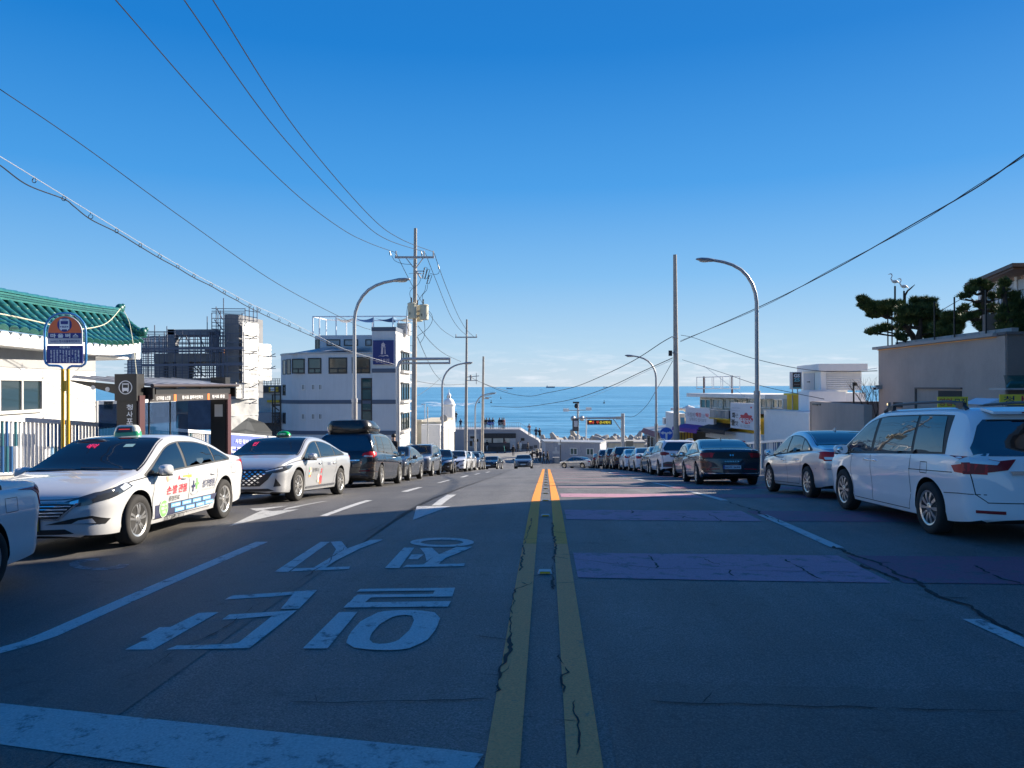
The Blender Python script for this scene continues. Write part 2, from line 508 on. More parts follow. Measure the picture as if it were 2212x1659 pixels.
gr = struct(sheet('ground', [-420, -120, -60, -30, -12, -8.5, -0.5, 8.5, 12, 30, 60, 120, 420], [-300, -120, -60] + YS[1:-1] + [137], -0.06, M_land))
cross = struct(sheet('cross_street', [-90, -40, -8.5, -0.5, 8.5, 40, 90], [101, 104, 107, 110.5], 0.0, M_asph))
plaza = struct(sheet('harbour_paving', [-90, -40, -8.5, -0.5, 8.5, 40, 90], [110.5, 116, 124, 136.9], 0.02, M_pave))
for s, nm in ((-1, 'left'), (1, 'right')):
 a, b = (-11.6, -7.86) if s < 0 else (7.86, 10.4)
 struct(sheet('pavement', [a, (a + b) / 2, b], [y for y in YS if -20 <= y <= 96], 0.15, M_pave))
 kb = thing('kerb', 'grey stone kerb along the ' + ('bus stop side' if s < 0 else 'minivan side') + ' of the road', 'kerb', (0, 0, 0))
 kb['kind'] = 'structure'
 y = -6.0
 while y < 96:
  x = s * 7.79
  m_ = MB()
  vs = []
  for yy in (y + 0.006, y + 0.994):
   z = gz(s * 7.7, yy)
   for dx, dz in ((-0.07, -0.1), (0.07, -0.1), (0.07, 0.154), (-0.05, 0.154)):
    vs.append((x + (dx if s > 0 else -dx), yy, z + dz))
  m_.add(vs, [(0, 1, 2, 3), (7, 6, 5, 4), (0, 4, 5, 1), (1, 5, 6, 2), (2, 6, 7, 3), (3, 7, 4, 0)])
  m_.build('kerbstone', M_kerb, kb)
  y += 1.0
# resurfaced strips
m_ = MB()
for y0, y1 in ((-8, 62),):
 on_road(m_, [(-7.7, y0), (-2.55, y0), (-2.40, 8), (-2.5, 14), (-2.45, y1), (-7.7, y1)], 0.003)
m_.build('resurfaced_strip', M_asph_dark, road)
m_ = MB(); on_road(m_, [(0.33, -8), (7.7, -8), (7.7, 4.55), (4.0, 4.62), (2.0, 4.75), (0.33, 4.8)], 0.003)
m_.build('resurfaced_strip', M_asph_old, road)
# double yellow centre line: the near stretch is older than the far one
for sx_ in (-1, 1):
 a, b = sorted((sx_ * 0.112, sx_ * 0.283))
 for y0, y1, mm in ((-8, 9.75, M_yelold), (9.76, 58, M_yel)):
  m_ = MB(); x0 = -0.02
  on_road(m_, [(x0 + a, y0), (x0 + b, y0), (x0 + b, y1), (x0 + a, y1)])
  m_.build('centre_line', mm, road)
for y0, y1 in ((9.6, 12.9), (15.6, 19.5), (21.9, 25.85), (28.4, 32), (34.5, 38), (40.5, 44), (46.5, 50), (53, 56)):
 m_ = MB(); on_road(m_, [(3.48, y0), (3.64, y0), (3.64, y1), (3.48, y1)]); m_.build('lane_dash', M_white, road)
m_ = MB(); on_road(m_, [(3.52, 2.9), (3.70, 2.9), (3.46, 6.3), (3.31, 6.3)]); m_.build('lane_dash', M_white, road)
q7 = lambda L_: [(493.7 + x * 0.248, 877.8 + y * 0.248) for x, y in L_]
q3 = lambda L_: [((1500 + x / 3.687) * 0.5486, (1700 + y / 3.687) * 0.5486) for x, y in L_]
q1 = lambda L_: [(x * 0.5, 1069.8 + y * 0.5) for x, y in L_]
for P in (q7([(795, 957), (860, 957), (1255, 820), (1195, 820)]), q7([(1500, 745), (1560, 745), (1692, 706), (1650, 706)]),
    q3([(810, 745), (865, 742), (1020, 700), (975, 702)]), q3([(1145, 662), (1200, 662), (1280, 636), (1235, 636)]),
    q3([(1345, 622), (1385, 622), (1450, 603), (1415, 603)]), q3([(1510, 594), (1545, 594), (1592, 581), (1560, 581)])):
 m_ = MB(); px_road(m_, P); m_.build('lane_dash', M_white, road)
m_ = MB(); px_road(m_, q1([(-200, 690), (0, 660), (90, 635), (200, 590), (1105, 203), (1158, 203), (250, 610), (100, 660), (0, 686), (-200, 722)]))
m_.build('lane_line', M_white, road)
m_ = MB(); px_road(m_, [(-260, 1495), (0, 1521), (1045, 1631), (1020, 1668), (500, 1680), (0, 1610), (-260, 1575)])
m_.build('stop_line', M_whitew, road)
for P in ([(0, 1048), (300, 905), (380, 915), (615, 898), (390, 955)], [(470, 908), (560, 880), (870, 825), (800, 832), (500, 888)], [(185, 893), (330, 884), (520, 868), (300, 905), (240, 915)]):
 m_ = MB(); px_road(m_, q7(P)); m_.build('arrow_marking', M_whitew, road)
m_ = MB(); px_road(m_, q7([(1905, 772), (1985, 770), (1850, 866), (1770, 866)])); px_road(m_, q7([(1640, 872), (1935, 872), (1605, 993)]))
m_.build('arrow_marking', M_white, road)
# road lettering (stop), written for the traffic coming up the hill
def ring(c, ro, ri, n=28):
 o = [(c[0] + ro[0] * math.cos(2 * math.pi * k / n), c[1] + ro[1] * math.sin(2 * math.pi * k / n)) for k in range(n)]
 i = [(c[0] + ri[0] * math.cos(2 * math.pi * k / n), c[1] + ri[1] * math.sin(2 * math.pi * k / n)) for k in range(n)]
 return [[o[k], o[(k + 1) % n], i[(k + 1) % n], i[k]] for k in range(n)]
def ring2(oo, ii):
 def res(P, n=28):
  cx = sum(p[0] for p in P) / len(P); cy = sum(p[1] for p in P) / len(P)
  out_ = []
  for k in range(n):
   a = 2 * math.pi * k / n
   d = (math.cos(a), math.sin(a) * 0.55); best = None
   for j in range(len(P)):
    p, q = P[j], P[(j + 1) % len(P)]
    ex, ey = q[0] - p[0], q[1] - p[1]
    den = d[0] * ey - d[1] * ex
    if abs(den) < 1e-9: continue
    tt = ((p[0] - cx) * ey - (p[1] - cy) * ex) / den
    uu = ((p[0] - cx) * d[1] - (p[1] - cy) * d[0]) / den
    if tt > 0 and -1e-6 <= uu <= 1 + 1e-6 and (best is None or tt > best): best = tt
   out_.append((cx + d[0] * best, cy + d[1] * best))
  return out_
 o, i = res(oo), res(ii); n = len(o)
 return [[o[k], o[(k + 1) % n], i[(k + 1) % n], i[k]] for k in range(n)]
GL = [
 [[(1185, 333), (1245, 333), (1425, 203), (1385, 203)], [(1255, 331), (1275, 318), (1512, 310), (1508, 321)],
  [(1600, 195), (1660, 192), (1632, 203), (1555, 232), (1450, 285), (1400, 318), (1345, 321), (1420, 275), (1500, 232)],
  [(1428, 203), (1475, 200), (1500, 231), (1468, 250), (1436, 263), (1452, 235)]],
 ring((1910, 205), (138, 20), (92, 11.5)) + [[(1662, 317), (1725, 317), (1790, 228), (1745, 228)], [(1778, 258), (1830, 258), (1805, 279), (1762, 279)],
  [(1740, 314), (1757, 303), (2008, 297), (2005, 308)],
  [(1970, 226), (2040, 224), (2018, 236), (1925, 273), (1895, 299), (1830, 301), (1872, 268)],
  [(1815, 230), (1865, 228), (1898, 258), (1868, 270), (1843, 286), (1835, 255)]],
 [[(972, 453), (1000, 436), (1370, 412), (1292, 493), (1213, 493), (1265, 431), (1180, 440)],
  [(540, 670), (660, 670), (945, 508), (862, 510)], [(605, 620), (668, 620), (757, 572), (690, 573)],
  [(960, 540), (990, 518), (1282, 500), (1210, 560), (1077, 664), (718, 670), (765, 652), (985, 647), (1030, 640), (1178, 523), (1020, 538)]],
 [[(1540, 419), (1557, 407), (1967, 402), (1962, 413)], [(1525, 445), (1545, 432), (1957, 428), (1955, 440)], [(1484, 488), (1505, 466), (1948, 460), (1935, 484)],
  [(1880, 413), (1963, 412), (1958, 429), (1870, 430)], [(1508, 467), (1530, 444), (1605, 443), (1575, 466)],
  [(1308, 665), (1415, 665), (1545, 506), (1465, 508)]] + ring2(
  [(1495, 640), (1510, 600), (1560, 545), (1640, 505), (1720, 499), (1800, 498), (1885, 510), (1903, 530), (1885, 580), (1845, 630), (1760, 668), (1680, 673), (1600, 671), (1520, 660)],
  [(1595, 625), (1605, 600), (1640, 560), (1700, 525), (1750, 519), (1780, 522), (1790, 540), (1770, 585), (1720, 630), (1680, 643), (1640, 646), (1605, 640)])]
for gl in GL:
 m_ = MB()
 for P in gl: px_road(m_, q1(P))
 m_.build('road_lettering', M_white, road)
# purple slow-down bands
for k in range(12):
 y0 = 7.66 + 4.43 * k
 m_ = MB(); on_road(m_, [(0.31, y0 + 0.08), (1.6, y0), (3.33, y0 - 0.06), (3.36, y0 + 1.4), (0.31, y0 + 1.48)], 0.005); m_.build('slow_band', M_pur if k < 3 else M_purf, road)
 m_ = MB(); on_road(m_, [(3.45, y0 - 0.06), (7.5, y0 - 0.1), (7.5, y0 + 1.36), (3.45, y0 + 1.4)], 0.005); m_.build('slow_band', M_pur2, road)
# cracks: thin wandering strips
def crack(pts, w=0.016, jit=0.05, step=0.08, seed=1, px=True):
 rd = random.Random(seed)
 P = [(lambda p: (p.x, p.y))(G(*q)) for q in pts] if px else pts
 step = 0.05 if px else 0.12
 def walk(Q, amp):
  out_ = []; o1 = o2 = 0.0
  for i in range(len(Q) - 1):
   a = Vector(Q[i]); b = Vector(Q[i + 1]); n = max(1, int((b - a).length / step))
   t = (b - a).normalized(); nn = Vector((-t.y, t.x))
   for k in range(n):
    o1 = o1 * 0.9 + rd.uniform(-1, 1) * amp * 0.45; o2 = rd.uniform(-1, 1) * amp * 0.22
    out_.append(a + (b - a) * k / n + nn * (o1 + o2))
  out_.append(Vector(Q[-1])); return out_
 m = MB()
 def lay_line(line, w):
  ww = w; run = []
  def flush():
   if len(run) < 2: return
   vs = []
   for i, (p, q_) in enumerate(run):
    t = (run[min(i + 1, len(run) - 1)][0] - run[max(i - 1, 0)][0]).normalized(); nn = Vector((-t.y, t.x))
    if i in (0, len(run) - 1): q_ *= 0.15
    for s_ in (-1, 1):
     c_ = p + nn * q_ * s_ / 2; vs.append((c_.x, c_.y, gz(c_.x, c_.y) + 0.0085))
   m.add(vs, [(2 * i, 2 * i + 1, 2 * i + 3, 2 * i + 2) for i in range(len(run) - 1)])
  for p in line:
   ww = min(max(ww * rd.uniform(0.6, 1.6), w * 0.2), w * 1.3)
   run.append((p, ww))
   if rd.random() < 0.05: flush(); run = []
  flush()
 main = walk(P, jit)
 lay_line(main, w * 0.8)
 for i in range(2, len(main) - 2):
  if rd.random() < 0.055:
   t = (main[i + 1] - main[i - 1]).normalized(); nn = Vector((-t.y, t.x)) * rd.choice((-1, 1))
   e_ = main[i] + (nn + t * rd.uniform(-0.8, 0.8)) * rd.uniform(0.08, 0.32)
   lay_line(walk([tuple(main[i]), tuple(e_)], jit * 0.5), w * 0.4)
 o_ = m.build('road_crack', M_crack, road); o_['kind'] = 'stuff'
h2 = lambda L_: [(1106 + x * 0.5, 1069.8 + y * 0.5) for x, y in L_]
crack([(1075, 1500), (1090, 1440), (1100, 1400), (1112, 1370), (1110, 1340), (1120, 1300), (1118, 1275), (1140, 1262), (1150, 1258)], 0.03, 0.035, seed=2)
crack([(1120, 1235), (1135, 1200), (1140, 1160), (1150, 1120)], 0.022, 0.03, seed=3)
crack(h2([(215, 860), (210, 780), (240, 770), (205, 690)]), 0.014, 0.03, seed=4)
crack(h2([(185, 410), (175, 330), (180, 240), (175, 120)]), 0.025, 0.03, seed=5)
crack(h2([(290, 1130), (280, 1000), (265, 860)]), 0.012, 0.03, seed=6)
crack(h2([(940, 30), (1060, 70), (1130, 100), (1180, 120)]), 0.04, 0.05, seed=7)
crack(h2([(1390, 222), (1580, 290), (1680, 340), (1770, 375), (1850, 430), (1990, 500), (2140, 580), (2212, 610)]), 0.045, 0.05, seed=8)
crack(h2([(1180, 278), (1240, 310), (1340, 365)]), 0.03, 0.04, seed=9)
crack(h2([(590, 262), (610, 300), (620, 318)]), 0.022, 0.04, seed=10)
crack(h2([(805, 270), (900, 303)]), 0.025, 0.04, seed=11)
crack(h2([(250, 275), (640, 318), (940, 322), (1300, 330), (1500, 335)]), 0.01, 0.03, seed=12)
crack(h2([(940, 325), (960, 352)]), 0.02, 0.04, seed=13)
crack(h2([(2000, 305), (2090, 350), (2200, 385)]), 0.03, 0.04, seed=14)
crack(h2([(515, 68), (512, 80)]), 0.03, 0.03, seed=15)
crack(h2([(850, 80), (900, 105), (905, 115)]), 0.022, 0.04, seed=16)
crack(h2([(740, 100), (750, 92), (700, 88)]), 0.02, 0.03, seed=17)
crack(q1([(1250, 895), (1500, 900), (1800, 890), (2000, 886), (2110, 882)]), 0.014, 0.02, seed=18)
crack(q1([(2075, 780), (2160, 780), (2200, 740)]), 0.016, 0.03, seed=19)
crack(q1([(520, 800), (640, 760), (780, 660), (930, 590), (1080, 500), (1240, 400), (1420, 290), (1500, 210), (1760, 70)]), 0.012, 0.03, seed=20)
crack(h2([(580, 890), (700, 900), (1300, 915), (1800, 935), (2200, 935)]), 0.012, 0.02, seed=21)
crack(h2([(1500, 300), (1600, 345), (1640, 372)]), 0.05, 0.05, seed=22)
for i, (x, y) in enumerate(((-4.2, 24), (1.7, 33), (5.2, 20), (2.6, 22), (-3.0, 40))):
 crack([(x, y), (x + 0.6, y + 1.5), (x + 0.4, y + 3.5)], 0.03, 0.06, 0.15, 30 + i, False)
# worn manhole ring by the taxi
m_ = MB()
for P in ring((428, 300), (130, 25), (85, 14), 20)[:15]: px_road(m_, q1(P))
m_.build('manhole_mark', paint('paint_remnant', (0.36, 0.36, 0.35), 0.95, 0.46, scale=6), road)
# reflecting studs along the centre line
M_stud = mat('stud_grey', (0.45, 0.45, 0.43), 0.5)
M_studo = mat('stud_amber', (0.9, 0.36, 0.02), 0.25)
s0 = None
for i, y in enumerate([7.95, 12.6, 15.4, 18.0, 20.6, 23.2, 25.8, 29, 32, 35.5, 39, 43, 47, 51, 55]):
 if s0 is None:
  st = thing('road_stud', 'amber reflecting stud between the two yellow lines', 'road stud', (0, 0, 0), group='amber studs along the centre line')
  m_ = MB(); m_.prism([(-0.075, -0.06, 0.004), (0.075, -0.06, 0.004), (0.06, -0.03, 0.03), (-0.06, -0.03, 0.03)], (0, 0.09, 0)); m_.build('stud_body', M_stud, st)
  m_ = MB(); m_.prism([(-0.055, -0.064, 0.008), (0.055, -0.064, 0.008), (0.05, -0.046, 0.026), (-0.05, -0.046, 0.026)], (0, 0.004, 0)); m_.build('reflector', M_studo, st)
  s0 = st
 else: st = dup(s0)
 st.location = (-0.02, y, gz(0, y)); st.rotation_euler = (math.atan((gz(0, y + 0.5) - gz(0, y - 0.5))), 0, 0)
 st['label'] = ('nearest amber reflecting stud between the two faded yellow lines' if i == 0 else 'small amber reflecting stud further down between the yellow lines')
# the sea
sea_m = bpy.data.materials.new('sea_water'); sea_m.use_nodes = True
t = sea_m.node_tree; b = t.nodes['Principled BSDF']; N = t.nodes.new; K = t.links.new
b.inputs['Roughness'].default_value = 0.32; b.inputs['IOR'].default_value = 1.333
b.inputs['Specular IOR Level'].default_value = 0.28
co = N('ShaderNodeTexCoord'); mp1 = N('ShaderNodeMapping'); mp1.inputs['Scale'].default_value = (0.035, 0.13, 1)
K(co.outputs['Object'], mp1.inputs[0])
n1 = N('ShaderNodeTexNoise'); n1.inputs['Scale'].default_value = 2.2; n1.inputs['Detail'].default_value = 7; n1.inputs['Roughness'].default_value = 0.6
K(mp1.outputs[0], n1.inputs['Vector'])
bp = N('ShaderNodeBump'); bp.inputs['Strength'].default_value = 0.7; bp.inputs['Distance'].default_value = 1.2
K(n1.outputs['Fac'], bp.inputs['Height']); K(bp.outputs[0], b.inputs['Normal'])
mp2 = N('ShaderNodeMapping'); mp2.inputs['Scale'].default_value = (0.009, 0.035, 1); K(co.outputs['Object'], mp2.inputs[0])
n2 = N('ShaderNodeTexNoise'); n2.inputs['Scale'].default_value = 1.0; n2.inputs['Detail'].default_value = 8; n2.inputs['Roughness'].default_value = 0.7
K(mp2.outputs[0], n2.inputs['Vector'])
r1 = N('ShaderNodeValToRGB'); r1.color_ramp.elements[0].position = 0.36; r1.color_ramp.elements[1].position = 0.62
r1.color_ramp.elements[0].color = (0.035, 0.185, 0.33, 1); r1.color_ramp.elements[1].color = (0.17, 0.41, 0.60, 1)
K(n2.outputs['Fac'], r1.inputs[0])
n3 = N('ShaderNodeTexNoise'); n3.inputs['Scale'].default_value = 3.2; n3.inputs['Detail'].default_value = 6; n3.inputs['Roughness'].default_value = 0.7
K(mp1.outputs[0], n3.inputs['Vector'])
r2 = N('ShaderNodeValToRGB'); r2.color_ramp.elements[0].position = 0.4; r2.color_ramp.elements[1].position = 0.66
r2.color_ramp.elements[0].color = (0.58, 0.64, 0.68, 1); r2.color_ramp.elements[1].color = (1.55, 1.45, 1.35, 1); K(n3.outputs['Fac'], r2.inputs[0])
mx = N('ShaderNodeMix'); mx.data_type = 'RGBA'; mx.blend_type = 'MULTIPLY'; mx.inputs['Factor'].default_value = 1
K(r1.outputs[0], mx.inputs['A']); K(r2.outputs[0], mx.inputs['B']); K(mx.outputs['Result'], b.inputs['Base Color'])
SEA = -12.4
ysea = [136.95, 150, 200, 300, 500, 1000, 2500, 6000, 15000, 40000, 90000]
xsea = [-90000, -20000, -4000, -1000, -300, 0, 300, 1000, 4000, 20000, 90000]
sea = struct(sheet('sea', xsea, ysea, 0, sea_m, lambda x, y: SEA))
M_foam = mat('sea_foam', (0.72, 0.76, 0.78), 0.8, var=0.1)
fo = MB(); rd = random.Random(5)
for i in range(150):                                    # surf breaking over a shoal
 vx = rd.gauss(1640, 75) if i < 110 else rd.gauss(975, 35); vy = rd.gauss(874, 2.6)
 if not (1450 < vx < 1800 or i >= 110): continue
 d = (CH - SEA) / ((vy - 835.5) / FV); p = W(vx, vy, d)
 w_ = rd.uniform(1.5, 7); h_ = rd.uniform(0.5, 2.0)
 fo.ellipsoid((p.x, p.y, SEA), (w_, h_, rd.uniform(0.08, 0.3)), 8, 4)
f_ = fo.build('surf_foam', M_foam, smooth=60); f_['kind'] = 'stuff'
M_quay = mat('quay_concrete', (0.36, 0.35, 0.33), 0.9, var=0.2, vscale=0.8)
struct(MB().box((0, 137.0, -10.6), (180, 0.8, 4.2)).build('sea_wall', M_quay))
# ------------------------------------------------------------------ buildings: helpers
CAMP = Vector((0, 0, CH))
def WY(vx, vy, y):
 d = W(vx, vy, 1) - CAMP; return CAMP + d * (y / d.y)
def WX(vx, vy, x):
 d = W(vx, vy, 1) - CAMP; return CAMP + d * (x / d.x)
class Wall:
 """a vertical plane from P to Q (ground plan); u runs from P to Q, 'out' points to the street"""
 def __init__(s, P, Q):
  s.o = Vector((P[0], P[1], 0)); q = Vector((Q[0], Q[1], 0)); s.L = (q - s.o).length
  s.ux = (q - s.o).normalized(); s.n = Vector((s.ux.y, -s.ux.x, 0))
  if s.n.dot(CAMP - s.o) < 0: s.n = -s.n
 def px(s, vx, vy):
  d = W(vx, vy, 1) - CAMP
  k = (s.o - CAMP).dot(s.n) / d.dot(s.n)
  p = CAMP + d * k; return ((p - s.o).dot(s.ux), p.z)
 def pt(s, u, z, out=0.0):
  p = s.o + s.ux * u + s.n * out; return Vector((p.x, p.y, z))
 def slab(s, mb, u0, u1, z0, z1, d0=0.0, d1=0.05, mi=0):
  mb.prism([s.pt(u0, z0, d0), s.pt(u1, z0, d0), s.pt(u1, z1, d0), s.pt(u0, z1, d0)], s.n * (d1 - d0), mi); return mb
 def box_px(s, a, b, c, d):
  u0, _ = s.px(a, (b + d) / 2); u1, _ = s.px(c, (b + d) / 2); um = (a + c) / 2
  z1 = s.px(um, b)[1]; z0 = s.px(um, d)[1]
  return min(u0, u1), max(u0, u1), min(z0, z1), max(z0, z1)
 def window(s, parent, u0, u1, z0, z1, cols=2, rows=1, fm=None, gm_=None, fw=0.06, split=None, name='window', out=0.06):
  m_ = MB(); fm = fm or M_frame; gm_ = gm_ or M_wglass
  s.slab(m_, u0, u1, z1 - fw, z1, 0, out); s.slab(m_, u0, u1, z0, z0 + fw, 0, out)
  s.slab(m_, u0, u0 + fw, z0 + fw, z1 - fw, 0, out); s.slab(m_, u1 - fw, u1, z0 + fw, z1 - fw, 0, out)
  xs = [u0 + (u1 - u0) * i / cols for i in range(1, cols)]
  zs = split or [z0 + (z1 - z0) * i / rows for i in range(1, rows)]
  for z in zs: s.slab(m_, u0 + fw, u1 - fw, z - fw / 2, z + fw / 2, 0, out * 0.9)
  lim = min(zs) if split else z1 - fw
  for x in xs: s.slab(m_, x - fw / 2, x + fw / 2, z0 + fw, (min(zs) if split else z1 - fw), 0, out * 0.8)
  w_ = m_.build(name, fm, parent)
  ue = [u0 + fw] + [u for u in (xs if not split else [])] + [u1 - fw]
  for i in range(len(ue) - 1):
   m_ = MB(); s.slab(m_, ue[i], ue[i + 1] - 0.004, z0 + fw, z1 - fw, 0, out * 0.3); m_.build('pane', gm_, w_)
  return w_
 def text(s, mb, body, u0, u1, z0, z1, out, bold=0.0):
  r = s.ux if s.ux.dot(CAMM.to_3x3() @ Vector((1, 0, 0))) > 0 else -s.ux
  text(mb, body, s.pt((u0 + u1) / 2, (z0 + z1) / 2, out), r, (0, 0, 1), u1 - u0, z1 - z0, bold)
def block(mb, plan, z0, z1, mi=0):
 mb.prism([(p[0], p[1], z0) for p in plan], (0, 0, z1 - z0), mi); return mb
M_frame = mat('frame_dark', (0.018, 0.02, 0.024), 0.4)
M_framew = mat('frame_white', (0.70, 0.70, 0.68), 0.5)
M_wglass = mat('window_glass', (0.02, 0.035, 0.04), 0.04, spec=0.8)
M_wglass2 = mat('window_glass_green', (0.03, 0.09, 0.09), 0.05, spec=0.8)
M_wglass3 = mat('window_curtained', (0.30, 0.34, 0.36), 0.15, var=0.4, vscale=2.5)
M_grey = mat('render_grey', (0.62, 0.62, 0.62), 0.85, var=0.05, vscale=0.6, bump=0.1, streak=0.07)
M_greyl = mat('render_pale', (0.62, 0.60, 0.57), 0.85, var=0.05, vscale=1.5, streak=0.14)
M_band = mat('band_blue_grey', (0.10, 0.125, 0.17), 0.7)
M_wht = mat('wall_white', (0.80, 0.79, 0.76), 0.8, var=0.04, vscale=1.2, bump=0.1, streak=0.06)
M_wht2 = mat('wall_white_bright', (0.84, 0.83, 0.80), 0.75, var=0.03)
M_cream = mat('wall_cream', (0.56, 0.50, 0.38), 0.85, var=0.1, vscale=1.0, streak=0.15)
M_brown = mat('wall_taupe', (0.47, 0.37, 0.31), 0.9, var=0.10, vscale=0.9, bump=0.35, bscale=22, streak=0.03)
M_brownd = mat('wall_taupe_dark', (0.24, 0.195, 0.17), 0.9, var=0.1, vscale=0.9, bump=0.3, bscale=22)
M_yellow = mat('wall_yellow', (0.62, 0.40, 0.03), 0.7, var=0.05)
M_steel = mat('steel_grey', (0.42, 0.42, 0.42), 0.45, 0.3, var=0.06, vscale=3)
M_galv = mat('steel_galvanised', (0.40, 0.38, 0.36), 0.5, 0.15, var=0.15, vscale=4)
M_polec = mat('pole_concrete', (0.40, 0.36, 0.31), 0.8, var=0.16, vscale=2.2, streak=0.12)
M_dark = mat('dark_brown_metal', (0.014, 0.012, 0.011), 0.45)
M_signnavy = mat('sign_navy', (0.012, 0.025, 0.16), 0.4)
# ------------------------------------------------------------------ grey building with the lighthouse sign
B = thing('grey_building', 'grey rounded building with a navy lighthouse sign on its tower', 'building')
Y0 = 80.0
xx = lambda v: WY(v, 850, Y0).x
zz_ = lambda v, y=Y0: WY(830, v, y).z
xr = xx(854.9); xt = xx(803.9)
zg = -8.2
zt_t = zz_(715); zt_m = zz_(763)
yb = WX(884.5, 800, xr).y
pv = [(660, 0.25), (645, 0.45), (630, 1.0), (618, 1.9), (610.5, 3.0), (607, 4.3)]
plan = [(xt - 0.02, Y0 + 0.25)] + [(WY(v, 850, Y0 + dy).x, Y0 + dy) for v, dy in pv] + [(WY(607, 850, Y0 + 4.3).x - 0.1, yb), (xt - 0.02, yb)]
block(MB(), plan, zg, zt_m).build('wall', M_grey, B)
block(MB(), [(p[0] * 1.0 + (-0.1 if i in (5, 6, 7) else 0), p[1] - (0.1 if p[1] < Y0 + 4 else -0.0)) for i, p in enumerate(plan)], zt_m, zt_m + 0.14).build('roof', M_steel, B)
block(MB(), [(xt, Y0), (xr, Y0), (xr, yb), (xt, yb)], zg, zt_t).build('tower_wall', [M_grey], B)
block(MB(), [(xt - 0.05, Y0 - 0.05), (xr + 0.05, Y0 - 0.05), (xr + 0.05, yb), (xt - 0.05, yb)], zt_t, zt_t + 0.42).build('parapet', M_band, B)
# lit east face
EW = Wall((xr, Y0), (xr, yb))
m_ = MB(); EW.slab(m_, 0.02, EW.L, zg, zt_t - 0.3, 0.0, 0.03); m_.build('side_render', M_greyl, B)
fw = Wall((xx(607), Y0 + 0.25), (xt, Y0 + 0.25))
tw = Wall((xt, Y0), (xr, Y0))
for vy in (800.5, 868, 935):                       # dark bands round each floor
 z = zz_(vy)
 m_ = MB(); tw.slab(m_, -0.02, tw.L + 0.02, z - 0.22, z + 0.22, 0.0, 0.05); m_.build('band', M_band, B)
 if vy > 810:
  m_ = MB()
  P = plan[:7]
  for a, b_ in zip(P[:-1], P[1:]):
   w_ = Wall(a, b_); w_.slab(m_, -0.02, w_.L + 0.02, z - 0.2, z + 0.2, 0.0, 0.04)
  m_.build('band', M_band, B)
rx = lambda x: (1000 + x / 2.074) * 0.5486
ry = lambda y: (1100 + y / 2.074) * 0.5486
for (a, b_, c_, d_) in ((310, 648, 415, 770), (442, 642, 551, 770), (610, 638, 762, 770), (800, 634, 950, 768)):
 u0, u1, z0, z1 = fw.box_px(rx(a), ry(b_), rx(c_), ry(d_)); u1 = min(u1, fw.L - 0.05)
 fw.window(B, u0, u1, z0, z1, 2, 1, M_frame, M_wglass2 if a < 600 else mat('window_glass_warm', (0.07, 0.055, 0.035), 0.06, spec=0.8), 0.12, [z0 + (z1 - z0) * 0.32])
for yy in (880, 1120):
 for xx_ in (401, 483, 541):
  u0, u1, z0, z1 = fw.box_px(rx(xx_ - 14), ry(yy - 24), rx(xx_ + 15), ry(yy + 24))
  fw.window(B, u0, u1, z0, z1, 2, 1, M_framew, M_wglass, 0.07)
# stair glazing beside the tower
u0, u1, z0, z1 = fw.box_px(rx(876), ry(806), rx(960), ry(1260)); u1 = fw.L - 0.04
fw.window(B, u0, u1, zg + 0.6, z1, 1, 9, M_frame, M_wglass2, 0.14)
for seg, ys_ in ((4, (655, 778)), (3, (650, 776)), (4, (860, 948)), (4, (1090, 1180))):
 lw = Wall(plan[seg + 1], plan[seg]); z1, z0 = (WY(612, ry(v), plan[seg][1]).z for v in ys_)
 lw.window(B, 0.15, lw.L - 0.15, z0, z1, 1, 1, M_frame, M_wglass, 0.1)
for (a, b_) in ((600, 745), (850, 985), (1090, 1225)):      # east side windows with sills
 u0, u1, z0, z1 = EW.box_px(rx(1197), ry(a), rx(1262), ry(b_))
 EW.window(B, u0, u1, z0, z1, 3, 1, M_frame, M_wglass, 0.1, out=0.12)
 m_ = MB(); EW.slab(m_, u0 - 0.2, u1 + 0.3, z0 - 0.28, z0 - 0.05, 0.03, 0.4); EW.slab(m_, u0 - 0.1, u1 + 0.3, z1 + 0.05, z1 + 0.2, 0.03, 0.35); m_.build('sill', M_greyl, B)
# the sign: navy board with a lighthouse
u0, u1, z0, z1 = tw.box_px(rx(975), ry(498), rx(1143), ry(695))
m_ = MB(); tw.slab(m_, u0, u1, z0, z1, 0.06, 0.2); sb = m_.build('sign_board', M_signnavy, B)
um = (u0 + u1) / 2; S = (z1 - z0)
M_pink = mat('sign_pale_pink', (0.72, 0.55, 0.53), 0.5)
def sp(poly, nm='sign_emblem'):
 m_ = MB(); m_.prism([tw.pt(um + x * S, z0 + y * S, 0.2) for x, y in poly], tw.n * 0.02); return m_.build(nm, M_pink, sb)
sp([(-0.10, 0.42), (-0.075, 0.70), (0.0, 0.70), (-0.01, 0.42)]); sp([(0.055, 0.43), (0.105, 0.43), (0.08, 0.70), (0.06, 0.70)])
sp([(-0.095, 0.705), (0.10, 0.705), (0.10, 0.73), (-0.095, 0.73)]); sp([(-0.075, 0.74), (0.075, 0.74), (0.07, 0.82), (-0.07, 0.82)])
sp([(-0.10, 0.825), (0.10, 0.825), (0.0, 0.90)]); sp([(-0.005, 0.90), (0.008, 0.90), (0.006, 0.94), (-0.004, 0.94)])
sp([(-0.22, 0.33), (-0.12, 0.37), (0.0, 0.36), (0.12, 0.39), (0.2, 0.385), (0.22, 0.32), (0.1, 0.355), (0.0, 0.325), (-0.12, 0.35)])
m_ = MB(); tw.text(m_, '청사포레', um - 0.33 * S, um + 0.25 * S, z0 + 0.08 * S, z0 + 0.24 * S, 0.21, 0.01); m_.build('sign_lettering', M_pink, sb)
